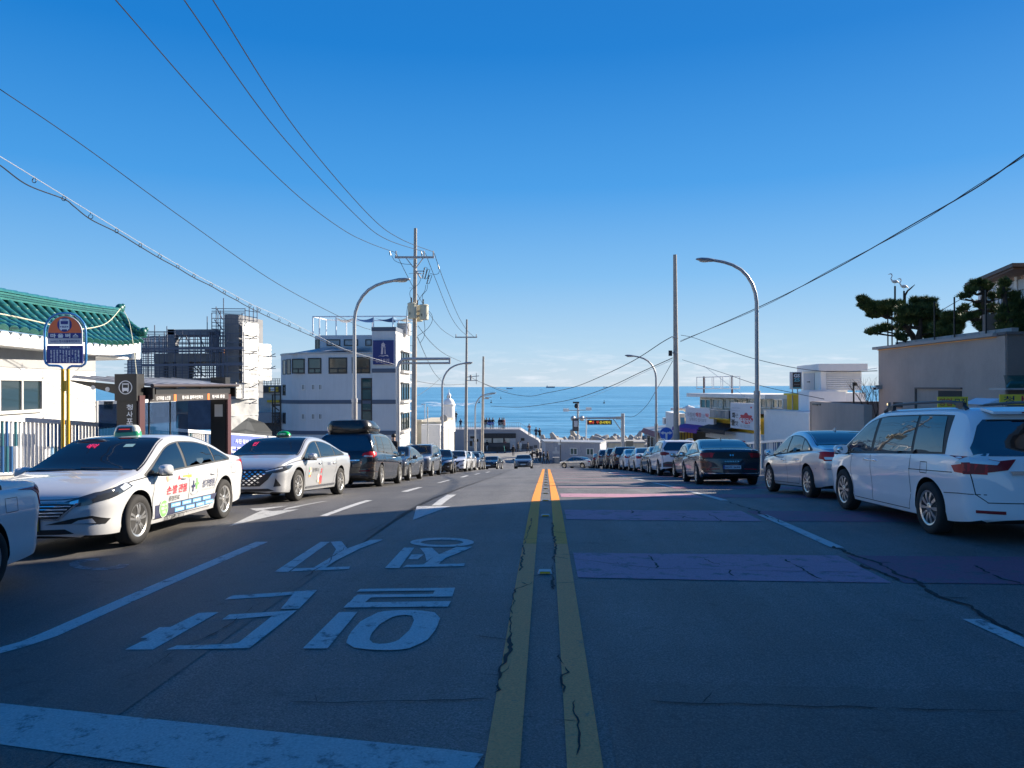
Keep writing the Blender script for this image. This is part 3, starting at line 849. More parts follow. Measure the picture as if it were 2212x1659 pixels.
# roof storey, terrace frame and shade sails
yp = Y0 + 3.0
px_ = lambda v, y=yp: WY(v, 740, y).x
zp0, zp1 = zt_m + 0.1, WY(740, 724, yp).z
pplan = [(px_(680.9) + 0.6, yp), (xt + 0.3, yp), (xt + 0.3, yb - 0.3), (px_(680.9) - 0.9, yb - 0.3), (px_(680.9) - 0.4, yp + 1.2)]
block(MB(), pplan, zp0, zp1).build('roof_storey', M_grey, B)
pw = Wall(pplan[0], pplan[1])
for (a, c_) in ((594, 705), (735, 850), (910, 962)):
 u0, u1, z0, z1 = pw.box_px(rx(a), ry(490), rx(c_), ry(543)); pw.window(B, max(u0, 0.05), min(u1, pw.L - 0.2), z0, z1, 1, 1, M_frame, M_wglass3, 0.1)
lw = Wall(pplan[4], pplan[0]); lw.window(B, 0.2, lw.L - 0.2, zp0 + 0.5, zp1 - 0.4, 3, 1, M_frame, M_wglass, 0.08)
m_ = MB(); m_.prism([WY(624, 585 + 180, Y0 + 0.4), WY(760, 756, Y0 + 0.4), WY(876 * 0 + 800, 752, Y0 + 2.5), WY(700, 752, Y0 + 2.8)], (0, 0, 0.06)); m_.build('lean_roof', M_steel, B)
zf = WY(740, 697, yp + 1).z; zd = zp1
m_ = MB(); fr = [(px_(676, yp), yp), (px_(690, yp + .2), yp + 0.2), (px_(725), yp + 0.2), (px_(764), yp + .2), (px_(806), yp + .2), (px_(848), yp + 0.2), (px_(876), yp + 0.8), (px_(880), yp + 5), (px_(840), yp + 5.5), (px_(780), yp + 5.5), (px_(720), yp + 5.5), (px_(682), yp + 4)]
zf2 = zp1 + 2.05
for i, p in enumerate(fr):
 q = fr[(i + 1) % len(fr)]
 m_.beam((p[0], p[1], zf2), (q[0], q[1], zf2), 0.12); m_.beam((p[0], p[1], zd), (p[0], p[1], zf2), 0.11)
m_.build('terrace_frame', mat('frame_bright', (0.82, 0.82, 0.82), 0.4), B)
for k, (a, b_, c_, mm) in enumerate(((3, 4, 9, (0.05, 0.20, 0.55)), (2, 3, 10, (0.75, 0.74, 0.72)), (4, 5, 8, (0.05, 0.20, 0.55)), (5, 6, 7, (0.78, 0.76, 0.72)))):
 A_, B_, C_ = (Vector((fr[i][0], fr[i][1], zf2 - 0.1)) for i in (a, b_, c_))
 n = 8; vs = []; fs = []
 for i in range(n + 1):
  for j in range(n + 1 - i):
   u, v = i / n, j / n; w_ = 1 - u - v
   p = A_ * w_ + B_ * u + C_ * v; p.z -= 1.1 * (u * v + v * w_ + u * w_); vs.append(p)
 idx = {}
 c0 = 0
 for i in range(n + 1):
  for j in range(n + 1 - i): idx[i, j] = c0; c0 += 1
 for i in range(n):
  for j in range(n - i):
   fs.append((idx[i, j], idx[i + 1, j], idx[i, j + 1]))
   if j < n - i - 1: fs.append((idx[i + 1, j], idx[i + 1, j + 1], idx[i, j + 1]))
 MB().add(vs, fs).build('shade_sail', mat('sail_%d' % k, mm, 0.8), B, smooth=60)
for k_ in range(6): m_ = MB(); m_.box((px_(865), yp + 2.2, zp1 + 0.2 + 0.22 * k_), (px_(878) - px_(852), 1.6, 0.17)); m_.build('roof_shed_slat', M_greyl, B)
# ------------------------------------------------------------------ small shop between the scaffold and the grey building
S_ = thing('shop_building', 'small grey convenience store with a yellow sign beside the scaffold', 'building')
Ys = 84.0
sxx = lambda v: WY(v, 850, Ys).x
sz = lambda v: WY(580, v, Ys).z
block(MB(), [(sxx(553), Ys), (sxx(606), Ys), (sxx(606), Ys + 7), (sxx(553), Ys + 7)], sz(890), sz(832)).build('wall', mat('shop_grey', (0.40, 0.40, 0.38), 0.8, var=0.1), S_)
sw = Wall((sxx(553), Ys), (sxx(606), Ys))
m_ = MB(); sw.slab(m_, -0.1, sw.L, sz(848), sz(834), 0, 0.25); m_.build('fascia', mat('fascia_dark', (0.05, 0.048, 0.045), 0.6), S_)
u0, u1, z0, z1 = sw.box_px(583, 836, 603, 846)
m_ = MB(); sw.slab(m_, u0, u1, z0, z1, 0.25, 0.32); sg_ = m_.build('sign_board', mat('sign_yellow', (0.70, 0.42, 0.02), 0.5), S_)
m_ = MB(); sw.slab(m_, u0 + 0.18 * (u1 - u0), u0 + 0.72 * (u1 - u0), z0 + 0.06, z1 - 0.06, 0.32, 0.34); m_.build('sign_panel', M_inkw, sg_)
m_ = MB(); sw.text(m_, 'emart24', u0 + 0.05, u1 - 0.05, z0 + 0.12, z1 - 0.12, 0.345, 0.01); m_.build('sign_lettering', mat('ink_brown', (0.10, 0.06, 0.04), 0.6), sg_)
m_ = MB(); sw.slab(m_, *[sw.box_px(580, 864, 606, 869)[i] for i in (0, 1, 2, 3)], 0, 0.5); m_.build('awning', M_yellow, S_)
m_ = MB(); sw.slab(m_, *sw.box_px(585, 871, 605, 890), 0, 0.06); m_.build('shutter', M_greyl, S_)
block(MB(), [(sxx(548), Ys - 1.6), (sxx(602), Ys - 1.6), (sxx(602), Ys + 6), (sxx(548), Ys + 6)], sz(912), sz(890)).build('balcony_slab', mat('slab_grey', (0.30, 0.30, 0.31), 0.85, var=0.08), S_)
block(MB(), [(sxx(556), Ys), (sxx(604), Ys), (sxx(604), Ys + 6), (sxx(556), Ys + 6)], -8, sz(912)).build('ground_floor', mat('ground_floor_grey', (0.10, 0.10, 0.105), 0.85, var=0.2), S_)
m_ = MB()
for v in range(556, 608, 4): m_.beam((sxx(v), Ys - 0.2 if v % 8 else Ys, sz(832)), (sxx(v), Ys, sz(818)), 0.05)
for z in (818, 823, 828): m_.beam((sxx(555), Ys, sz(z)), (sxx(606), Ys, sz(z)), 0.04)
m_.build('roof_railing', M_dark, S_)
F_ = thing('fire_escape', 'dark steel ladder stair fixed beside the rounded end of the grey building', 'fire escape')
m_ = MB(); lx = lambda v: WY(v, 880, 79.2).x
for v in (589, 594, 606): m_.beam((lx(v), 79.2, WY(590, 835 if v != 589 else 853, 79.2).z), (lx(v), 79.2, WY(590, 938, 79.2).z), 0.12)
for vy in (853, 874, 876, 893, 899, 918, 920, 930): m_.beam((lx(587), 79.2, WY(590, vy, 79.2).z), (lx(606), 79.2, WY(590, vy, 79.2).z), 0.1)
m_.beam((lx(589), 79.2, WY(590, 876, 79.2).z), (lx(603), 79.2, WY(590, 887, 79.2).z), 0.1); m_.beam((lx(590), 79.2, WY(590, 918, 79.2).z), (lx(604), 79.2, WY(590, 902, 79.2).z), 0.1)
m_.build('stair_frame', M_dark, F_)
# ------------------------------------------------------------------ unfinished concrete building in scaffolding
C = thing('unfinished_building', 'unfinished concrete frame wrapped in scaffolding and white netting', 'building')
Yc = 52.0
cx = lambda v, y=Yc: WY(v, 800, y).x
cz = lambda v, y=Yc: WY(430, v, y).z
M_rawc = mat('raw_concrete', (0.22, 0.225, 0.235), 0.9, var=0.15, vscale=1.2, streak=0.2)
M_scaf = mat('scaffold_tube', (0.10, 0.115, 0.16), 0.5, 0.2)
M_net = mat('netting_white', (0.56, 0.555, 0.53), 0.9, var=0.14, vscale=1.6, bump=0.5, bscale=6)
kx = lambda x: (450 + x / 2.7657) * 0.5486
ky = lambda y: (1150 + y / 2.7657) * 0.5486
def cbox(x0, y0, x1, y1, dep0=0.0, dep=0.6, m=M_rawc, nm='concrete_beam'):
 m_ = MB(); Y = Yc + dep0
 a = WY(kx(x0), ky(y1), Y); b_ = WY(kx(x1), ky(y0), Y)
 block(m_, [(a.x, Y), (b_.x, Y), (b_.x, Y + dep), (a.x, Y + dep)], a.z, b_.z); return m_.build(nm, m, C)
zgc = -5.2
cbox(1200, 245, 1356, 1160, 0, 4.5, M_rawc, 'lift_tower')
cbox(580, 405, 1100, 470, 0.6, 0.9); cbox(580, 405, 650, 700, 0.6, 0.7, nm='concrete_column'); cbox(1030, 430, 1100, 700, 0.6, 0.7, nm='concrete_column')
cbox(430, 665, 1200, 760, 0.4, 5.0, nm='floor_slab'); cbox(440, 740, 535, 1000, 0.5, 0.8, nm='concrete_column'); cbox(590, 750, 640, 1000, 0.5, 0.8, nm='concrete_column')
cbox(676, 750, 800, 1000, 0.5, 0.8, nm='concrete_column'); cbox(1118, 740, 1200, 1000, 0.5, 0.8, nm='concrete_column'); cbox(440, 935, 1200, 1030, 0.45, 5.0, nm='floor_slab')
cbox(560, 470, 575, 640, 5.0, 0.3, nm='concrete_column'); cbox(120, 1030, 1210, 1500, 0.4, 5.0, mat('netting_blue', (0.06, 0.09, 0.14), 0.9, var=0.3, vscale=1.2), 'lower_netting')
cbox(985, 600, 1030, 660, 2.5, 0.7, mat('crate_orange', (0.45, 0.16, 0.05), 0.8), 'timber_stack'); cbox(1105, 618, 1160, 662, 3.0, 0.7, mat('crate_orange', (0.45, 0.16, 0.05), 0.8), 'timber_stack')
# netting: hung sheets with folds, each floor its own sheet
rd = random.Random(11)
def net(x0, y0, x1, y1, dep0, yaw_dep, seed):
 a = WY(kx(x0), ky(y0), Yc + dep0); b_ = WY(kx(x1), ky(y0), Yc + dep0 + yaw_dep); zb = WY(kx((x0 + x1) / 2), ky(y1), Yc + dep0 + yaw_dep / 2).z
 r_ = random.Random(seed); n, k = 18, 7; vs = []; fs = []
 dx, dy = b_.x - a.x, b_.y - a.y; l_ = math.hypot(dx, dy); nx, ny = dy / l_, -dx / l_
 ph = r_.uniform(0, 6)
 for j in range(k + 1):
  for i in range(n + 1):
   u = i / n; v = j / k
   bul = 0.012 * math.sin(u * 21 + ph + 2 * v) + 0.02 * math.sin(u * 7 + ph * 2 - 3 * v) + r_.uniform(-0.025, 0.025) + (0.03 if j % 2 else 0)
   vs.append((a.x + dx * u + nx * bul, a.y + dy * u + ny * bul, a.z + (zb - a.z) * 1.02 * v + 0.02 * math.sin(u * 9 + ph)))
 for j in range(k):
  for i in range(n): q = j * (n + 1) + i; fs.append((q, q + 1, q + n + 2, q + n + 1))
 return MB().add(vs, fs).build('net_sheet', M_net, C, smooth=80)
k0 = 0
for (x0, x1, rows, d0, yd) in ((1390, 1568, [(318, 470), (472, 640), (640, 810), (812, 985)], -0.3, 2.4), (1568, 1708, [(555, 692), (694, 832), (834, 960)], 2.2, 2.0), (1325, 1568, [(990, 1160)], -0.6, 2.4), (1210, 1568, [(1165, 1345), (1345, 1530)], -0.8, 2.6), (305, 575, [(480, 660)], 5.2, 0.0), (140, 300, [(720, 900)], 4.0, 0.0)):
 for (a, b_) in rows: net(x0, a, x1, b_, d0, yd, k0); k0 += 1
m_ = MB()
def sc(x0, y0, x1, y1, dy0=0.0, r_=0.05):
 a = WY(kx(x0), ky(y0), Yc + dy0); b_ = WY(kx(x1), ky(y1), Yc + dy0); m_.beam(a, b_, r_)
for x in (148, 190, 300, 345, 375, 440, 490, 545, 573, 660, 740, 810, 880, 940, 1012, 1040, 1062, 1085, 1110, 1130, 1155, 1180, 1190, 1232, 1392, 1408):
 top = {440: 360, 573: 372, 1012: 265, 1062: 228, 1110: 158, 1190: 65, 1130: 240, 1155: 200}.get(x, 430 if x > 500 else 460 if x > 290 else 715)
 if x == 1392: top = 225
 sc(x, top, x, 1000 if x < 1210 else 1160, -0.5 if x % 2 else -0.7, 0.045)
for y in (445, 480, 515, 560, 594, 642, 675, 700, 720, 745, 770, 810, 845, 875, 905): sc(150 if y > 730 else 310, y + rd.uniform(-5, 5), 1195, y + rd.uniform(-8, 8), 2.2, 0.05)
for x in range(320, 1190, 42): sc(x, 470 if x > 560 else 500, x + rd.uniform(-3, 3), 930, 2.4, 0.045)
for y in (432, 465, 497, 545, 575, 610, 625, 655, 790, 828, 860, 890, 920):
 sc(300 if y < 780 else 110, y + rd.uniform(-6, 6), 1200, y + rd.uniform(-14, 6), -0.6, 0.045 if y not in (620, 655) else 0.12)
for y in (180, 208, 228, 285, 330, 370, 400, 450, 520, 600): sc(1060, y, 1420 if y < 290 else 1200, y + rd.uniform(-4, 12), -0.6, 0.045)
for y in (610, 790): sc(300, y + 8, 1400, y + rd.uniform(-6, 6), -0.65, 0.16)
for y in (240, 350, 450, 545, 600, 700, 770, 880, 960, 1060, 1160): sc(1200, y, 1400, y + rd.uniform(-8, 8), -0.7, 0.045)
for (a, b_, c_, d_) in ((650, 620, 740, 480), (780, 480, 830, 590), (920, 470, 980, 600), (800, 790, 900, 920), (840, 790, 990, 925), (1090, 300, 1190, 420), (1120, 180, 1180, 300), (880, 760, 960, 880)): sc(a, b_, c_, d_, 1.5, 0.06)
for x in (1425, 1470, 1515, 1556): sc(x, 150 + (x % 50), x, 325, 0.5, 0.045)
for y in (200, 260, 300): sc(1420, y, 1560, y + 20, 0.5, 0.04)
for (x, ys_) in ((1500, (505, 670, 845, 1035, 1210)), (1700, (700, 835))):
 for y in ys_: sc(x - 30, y + 10, x + 55, y - 30, -1.2, 0.045); sc(x - 80, y, x + 60, y + rd.uniform(-5, 5), -0.9, 0.045)
sf = m_.build('scaffold_tubes', M_scaf, C); sf['kind'] = 'stuff'
m_ = MB(); a = WY(kx(1270), ky(1510), 45); b_ = WY(kx(1460), ky(1365), 47); c_ = WY(kx(1560), ky(1470), 50)
hp = thing('tarp_heap', 'dark tarpaulin heap below the white netting, beside the blue banner', 'tarpaulin')
m_.prism([a, b_, c_, Vector((c_.x, c_.y, -4.6)), Vector((a.x, a.y, -4.6))], (-0.3, 3.5, -0.5)); m_.build('tarp', mat('tarp_dark', (0.05, 0.055, 0.06), 0.9), hp)
# ------------------------------------------------------------------ house with the green tiled roof
H = thing('tiled_house', 'white house with a green glazed tile roof behind the bus stop', 'house')
M_tile = mat('tile_green', (0.030, 0.150, 0.122), 0.3, coat=0.5, var=0.25, vscale=3)
M_tiled = mat('tile_green_dark', (0.010, 0.10, 0.085), 0.35, coat=0.4, var=0.2, vscale=3)
E0 = Vector((-11.9, 12.0, 1.40 + CH)); E1 = W(306, 752, 28.3); E1.z = 1.42 + CH
R0 = Vector((-14.2, 12.5, 2.30 + CH)); R1 = W(256, 690, 29.8)
def Ee(s): p = E0.lerp(E1, s); p.z += 0.28 * max(0, (s - 0.72) / 0.28) ** 2; return p
def Rr_(s): p = R0.lerp(R1, s); p.z += 0.10 * max(0, (s - 0.6) / 0.4) ** 2; return p
def Pp(s, t_):
 p = Ee(s).lerp(Rr_(s), t_); p.z -= 0.10 * math.sin(math.pi * t_); return p
n, k = 40, 6; vs = []; fs = []
for j in range(k + 1):
 for i in range(n + 1): vs.append(Pp(i / n, j / k))
for j in range(k):
 for i in range(n): q = j * (n + 1) + i; fs.append((q, q + 1, q + n + 2, q + n + 1))
MB().add(vs, fs).build('roof_slope', M_tiled, H, smooth=60)
tm = MB(); n = 8
vs = []; fs = []
for (x, r_) in ((0, 0.135), (0.03, 0.148), (0.10, 0.145), (0.94, 0.125), (1.0, 0.125)):
 for j in range(n + 1):
  a = math.pi * j / n; vs.append((x, r_ * math.cos(a), r_ * math.sin(a)))
for i in range(4):
 for j in range(n): q = i * (n + 1) + j; fs.append((q, q + 1, q + n + 2, q + n + 1))
fs.append(tuple(range(n + 1)))
tile_me = tm.add(vs, fs).mesh('roof_tile', 50); tile_me.materials.append(M_tile)
NC, NR = 31, 5
for i in range(NC):
 s = (i + 0.5) / NC
 if s < 0.28: continue
 for j in range(NR):
  a = Pp(s, j / NR); b_ = Pp(s, min(1.0, (j + 1.06) / NR))
  X = (b_ - a); l_ = X.length; X.normalize(); Yv = (Pp(min(1, s + 0.02), j / NR) - Pp(max(0, s - 0.02), j / NR)).normalized(); Z = X.cross(Yv).normalized()
  if Z.z < 0: Z = -Z
  Yv = Z.cross(X)
  o = inst('roof_tile', tile_me, H)
  M4 = Matrix((X, Yv, Z)).transposed().to_4x4(); M4 = M4 @ Matrix.Scale(l_, 4, (1, 0, 0))
  M4.translation = a - X * 0.05 + Z * 0.012 + Vector((random.uniform(-0.008, 0.008), random.uniform(-0.008, 0.008), random.uniform(0, 0.01)))
  o.matrix_world = M4
# eave end tiles read as the rounded lower ends; ridge courses and caps
def course(f, s0, s1, nseg, w_, h_, z0, nm, mm):
 m_ = MB()
 for i in range(nseg):
  a = f(s0 + (s1 - s0) * i / nseg); b_ = f(s0 + (s1 - s0) * (i + 1) / nseg)
  m_.beam(a + Vector((0, 0, z0)), b_ + Vector((0, 0, z0)), w_, h_)
 return m_.build(nm, mm, H)
for q_ in range(3): course(Rr_, 0.2, 1.0, 14, 0.34 - 0.04 * q_, 0.055, 0.05 + 0.075 * q_, 'ridge_course', M_tile if q_ % 2 == 0 else M_tiled)
cap = MB(); vs = []; fs = []
for (x, r_) in ((0, 0.125), (0.04, 0.135), (0.9, 0.112), (1.0, 0.112)):
 for j in range(n + 1):
  a = math.pi * j / n; vs.append((x, r_ * math.cos(a), r_ * math.sin(a) * 0.9))
for i in range(3):
 for j in range(n): q = i * (n + 1) + j; fs.append((q, q + 1, q + n + 2, q + n + 1))
fs.append(tuple(range(n + 1)))
cap_me = cap.add(vs, fs).mesh('ridge_tile', 50); cap_me.materials.append(M_tile)
def caps(f, s0, s1, nseg, z0):
 for i in range(nseg):
  a = f(s0 + (s1 - s0) * i / nseg); b_ = f(s0 + (s1 - s0) * (i + 1.05) / nseg)
  X = b_ - a; l_ = X.length; X.normalize(); Z = Vector((0, 0, 1)); Yv = Z.cross(X).normalized(); Z = X.cross(Yv)
  o = inst('ridge_tile', cap_me, H); M4 = Matrix((X, Yv, Z)).transposed().to_4x4() @ Matrix.Scale(l_, 4, (1, 0, 0)); M4.translation = a + Vector((0, 0, z0)); o.matrix_world = M4
caps(Rr_, 1.0, 0.2, 22, 0.25)
hipf = lambda s: Rr_(1.0).lerp(Ee(1.0) + Vector((0.0, 0.1, 0.12)), s) - Vector((0, 0, 0.10 * math.sin(math.pi * s)))
for q_ in range(2): course(hipf, 0.0, 1.0, 6, 0.30 - 0.05 * q_, 0.06, 0.07 + 0.08 * q_, 'hip_course', M_tile)
caps(hipf, 0.95, 0.02, 6, 0.2)
for p, r_ in ((Rr_(1.0) + Vector((0, 0.1, 0.32)), 0.2), (hipf(0.98) + Vector((0, 0.05, 0.24)), 0.17)):
 m_ = MB(); m_.ellipsoid(p, (r_ * 0.8, r_, r_), 10, 8); m_.ellipsoid(p + Vector((0.05, 0.12, 0.1)), (r_ * 0.5, r_ * 0.5, r_ * 0.6), 8, 6); m_.build('ridge_ornament', M_tiled, H, smooth=60)
# far hip slope, eaves board, walls
MB().add([Rr_(1.0), Ee(1.0), Ee(1.0) + Vector((-5.5, 2.2, 0.1)), Rr_(1.0) + Vector((-2.5, 1.0, 0))], [(0, 1, 2, 3)]).build('hip_slope', M_tiled, H)
m_ = MB()
for i in range(12):
 a = Ee(i / 12); b_ = Ee((i + 1) / 12)
 m_.prism([a + Vector((-0.05, 0, -0.02)), b_ + Vector((-0.05, 0, -0.02)), b_ + Vector((-0.05, 0, -0.36)), a + Vector((-0.05, 0, -0.36))], (-0.3, 0, 0.0))
m_.prism([E1 + Vector((-0.06, 0.0, 0.2)), E1 + Vector((-5.5, 2.2, 0.2)), E1 + Vector((-5.5, 2.2, -0.36)), E1 + Vector((-0.06, 0.0, -0.36))], (0, -0.25, 0))
m_.build('eaves_board', mat('eaves_white', (0.82, 0.81, 0.79), 0.6), H)
m_ = MB(); nE = Vector((-0.98, -0.17, 0))
block(m_, [(E0.x - 0.35, E0.y), (E1.x - 0.35, E1.y - 0.05), (E1.x - 5.5, E1.y + 2), (E0.x - 6, E0.y)], E0.z - 0.36, E0.z - 0.28); m_.build('soffit', M_wht, H)
w0 = (E0.x - 1.0, E0.y); w1p = WX(205, 850, -14.75)
w1 = (w1p.x, w1p.y)
HW = Wall(w0, w1)
block(MB(), [w0, w1, (w1[0] - 5, w1[1] + 1.0), (w0[0] - 5, w0[1])], -2.5, E0.z - 0.33).build('wall', M_wht, H)
zA = HW.px(100, 755)[1]
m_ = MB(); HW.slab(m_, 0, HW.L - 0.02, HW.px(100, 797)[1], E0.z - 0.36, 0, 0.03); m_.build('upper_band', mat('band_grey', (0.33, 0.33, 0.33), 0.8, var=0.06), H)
# stone facing: slabs with recessed joints
M_facing = mat('stone_facing', (0.70, 0.68, 0.65), 0.75, var=0.06, vscale=3, bump=0.15)
zz0, zz1 = -1.6, HW.px(100, 799)[1]
rows_ = 4; hh = (zz1 - zz0) / rows_
uw0, _ = HW.px(0, 860); uw1, _ = HW.px(88, 860); wz1 = HW.px(40, 815)[1]; wz0 = HW.px(40, 893)[1]
for r_ in range(rows_):
 u = HW.L - 0.02 - (0.45 if r_ % 2 else 0.0)
 edges = [HW.L - 0.02] + ([u] if r_ % 2 else [])
 while edges[-1] > HW.L - 7.5: edges.append(edges[-1] - 0.9)
 za, zb_ = zz0 + r_ * hh, zz0 + (r_ + 1) * hh
 for b_, a in zip(edges[:-1], edges[1:]):
  if a < uw1 + 0.1 and zb_ > wz0 - 0.05 and za < wz1 + 0.05:
   if b_ < uw1 + 0.2: continue
   a = uw1 + 0.1
  m_ = MB(); HW.slab(m_, a + 0.004, b_ - 0.004, za + 0.004, zb_ - 0.004, 0, 0.025 + random.uniform(0, 0.002)); m_.build('facing_slab', M_facing, H)
HW.window(H, uw0 - 1.2, uw1, wz0, wz1, 3, 1, mat('frame_beige', (0.50, 0.49, 0.46), 0.5), M_wglass, 0.09, out=0.08)
A_ = thing('annex', 'low white annex with one small window beyond the tiled house', 'house')
aw0, aw1 = WY(196, 860, 33), WY(262, 860, 33)
AW = Wall((aw0.x, aw0.y), (aw1.x, aw1.y))
block(MB(), [(aw0.x, 33), (aw1.x, 33), (aw1.x, 38), (aw0.x, 38)], -3, WY(230, 866, 33).z).build('wall', M_wht, A_)
u0, u1, z0, z1 = AW.box_px(226, 863 + 4, 244, 884); AW.window(A_, u0, u1, z0, z1, 2, 1, M_frame, M_wglass, 0.06)
m_ = MB(); m_.tube([WY(208, 866, 31), WY(208, 900, 31), WY(208, 925, 31)], 0.09, 8); m_.build('downpipe', M_steel, A_)
# ------------------------------------------------------------------ low cream shop and the lighthouse tower
Q = thing('cream_shop', 'low cream shop with white signboard side below the lighthouse turret', 'building')
yq = 90.0
qa, qb = WY(893, 900, yq), WY(950, 900, yq)
zq = WY(920, 912, yq).z
block(MB(), [(qa.x, yq + 1.2), (qb.x, yq + 1.2), (qb.x, yq + 14), (qa.x, yq + 14)], -9.2, zq).build('wall', M_cream, Q)
xq = qb.x; ye = WX(985, 905, xq + 0.0).y if False else 104
block(MB(), [(xq - 2.2, yq), (xq + 0.05, yq), (xq + 0.05, yq + 12.5), (xq - 2.2, yq + 12.5)], -9.2, WY(955, 917, yq).z).build('side_wall', M_wht2, Q)
QE = Wall((xq + 0.05, yq), (xq + 0.05, yq + 12.5))
m_ = MB(); QE.slab(m_, 0.3, 9.5, -7.6, WY(955, 932, yq).z, 0, 0.08); m_.build('signboard', mat('board_cream', (0.66, 0.60, 0.47), 0.7), Q)
m_ = MB(); text(m_, '청\n사\n포', QE.pt(11.2, zq - 1.0, 0.1), (0, 1, 0), (0, 0, 1), 0.9, 2.2, 0.02); m_.build('sign_lettering', M_ink, Q)
QE.window(Q, 3.0, 8.0, -9.0, -7.4, 2, 1, M_steel, M_wglass, 0.1)
m_ = MB(); m_.beam((qa.x + 0.6, yq + 1.1, -6.6), (qa.x + 2.2, yq + 1.1, -4.9), 0.12); m_.beam((qa.x + 1.2, yq + 1.1, -6.8), (qa.x + 2.6, yq + 1.1, -5.2), 0.1); m_.build('brace', M_dark, Q)
m_ = MB(); block(m_, [(qa.x - 0.2, yq + 1.0), (qb.x - 2.3, yq + 1.0), (qb.x - 2.3, yq + 1.4), (qa.x - 0.2, yq + 1.4)], zq - 0.05, zq + 0.25); m_.build('parapet', M_cream, Q)
lt = WY(970, 909, 108)
T = thing('lighthouse_turret', 'white lighthouse turret with a small lantern against the sea', 'lighthouse', (lt.x, 108, lt.z - 1.5))
h_ = WY(970, 876, 108).z - lt.z + 1.5
MB().lathe([(0.88, 0), (0.80, h_ * 0.9), (0.78, h_), (0.92, h_ + 0.03), (0.92, h_ + 0.22), (0.78, h_ + 0.25)], 24).build('shaft', M_wht2, T, smooth=40)
MB().lathe([(0.78, h_ + 0.25), (0.74, h_ + 0.55), (0.55, h_ + 0.85), (0.30, h_ + 1.0), (0.28, h_ + 1.02)], 24).build('dome', M_wht2, T, smooth=50)
MB().lathe([(0.26, h_ + 1.02), (0.26, h_ + 1.4), (0.34, h_ + 1.44), (0.22, h_ + 1.62), (0.05, h_ + 1.85), (0.03, h_ + 2.3)], 16).build('lantern', M_wht2, T, smooth=40)
for k in range(4):
 a = k * math.pi / 2 + 0.4; MB().box((0.26 * math.cos(a), 0.26 * math.sin(a), h_ + 1.2), (0.12, 0.12, 0.24), a).build('lantern_window', M_wglass, T)
# ------------------------------------------------------------------ pier pavilion, site cabins, quay walls
K = thing('pier_pavilion', 'grey pier pavilion with a walkable roof and sloping wing wall', 'pavilion')
yk = 130.0
kz = lambda v: WY(1060, v, yk).z
kxx = lambda v: WY(v, 940, yk).x
zr_ = kz(927.5)
M_pav = mat('pavilion_grey', (0.31, 0.31, 0.33), 0.85, var=0.05, vscale=0.6)
m_ = MB(); m_.prism([(kxx(930), yk, -9.05), (kxx(930), yk, zr_), (kxx(1122), yk, zr_), (kxx(1144), yk, kz(941.5)), (kxx(1163), yk, kz(952)), (kxx(1166), yk, kz(957)), (kxx(1166), yk, -9.05)], (0, 6.5, 0)); m_.build('wall', M_pav, K)
KW = Wall((kxx(930), yk), (kxx(1166), yk))
q7x = lambda x: (1850 + x / 4.424) * 0.5486
q7y = lambda y: (1600 + y / 4.424) * 0.5486
def kslab(x0, y0, x1, y1, d0, d1, m, nm, par=K):
 m_ = MB(); u0, u1, z0, z1 = KW.box_px(q7x(x0), q7y(y0), q7x(x1), q7y(y1)); KW.slab(m_, u0, u1, z0, z1, d0, d1); return m_.build(nm, m, par)
kslab(232, 470, 802, 552, 0, 0.25, mat('louvre_dark', (0.03, 0.032, 0.035), 0.7, var=0.4, vscale=8), 'louvre')
for i in range(24): kslab(240 + i * 23.4, 474, 246 + i * 23.4, 548, 0.25, 0.32, M_clad, 'louvre_slat')
kslab(232, 556, 802, 780, 0, 0.06, mat('shop_dark', (0.045, 0.047, 0.05), 0.7, var=0.3, vscale=2), 'shop_opening')
for (a, b_) in ((238, 378), (408, 580), (610, 698)): kslab(a, 556, b_, 632, 0.06, 0.2, mat('shop_blind', (0.50, 0.46, 0.38), 0.8, var=0.3, vscale=1.2), 'shop_blind')
kslab(700, 556, 800, 745, 0.06, 0.2, mat('notice_grey', (0.40, 0.41, 0.43), 0.8, var=0.15, vscale=3), 'notice_wall')
kslab(232, 640, 698, 710, 0.06, 0.35, mat('counter_dark', (0.06, 0.06, 0.065), 0.7), 'counter')
kslab(-10, 480, 165, 720, 0.0, 0.1, mat('gallery_wall', (0.42, 0.41, 0.40), 0.8), 'gallery_wall')
for (a, b_, c_, d_) in ((8, 520, 88, 560), (60, 570, 150, 615), (0, 600, 45, 690)): kslab(a, b_, c_, d_, 0.1, 0.16, M_dark, 'photo_panel')
kslab(890, 552, 952, 600, 0, 0.06, M_dark, 'photo_panel')
kslab(892, 655, 1010, 746, 0, 0.08, mat('photo_print', (0.08, 0.085, 0.095), 0.6, var=0.6, vscale=2), 'photo_panel')
kslab(1115, 672, 1174, 725, 0, 0.08, mat('photo_print', (0.08, 0.085, 0.095), 0.6), 'photo_panel')
kslab(1040, 690, 1100, 745, 0, 0.08, mat('photo_print', (0.08, 0.085, 0.095), 0.6), 'photo_panel')
m_ = MB(); u0, u1, z0, z1 = KW.box_px(q7x(535), q7y(420), q7x(800), q7y(455)); KW.text(m_, '청사포 다릿돌전망대', u0, u1, z0, z1, 0.02, 0.0); m_.build('sign_lettering', mat('ink_faded', (0.36, 0.31, 0.28), 0.7), K)
Rl = thing('roof_railing', 'thin grey railing along the pavilion roof where people stand', 'railing')
m_ = MB(); yr = yk + 0.4
for v in np.arange(960, 1124, 4.0): m_.beam((kxx(v), yr, zr_), (kxx(v), yr, zr_ + 1.1), 0.04)
for h0 in (0.5, 1.1): m_.beam((kxx(955), yr, zr_ + h0), (kxx(1123), yr, zr_ + h0), 0.05)
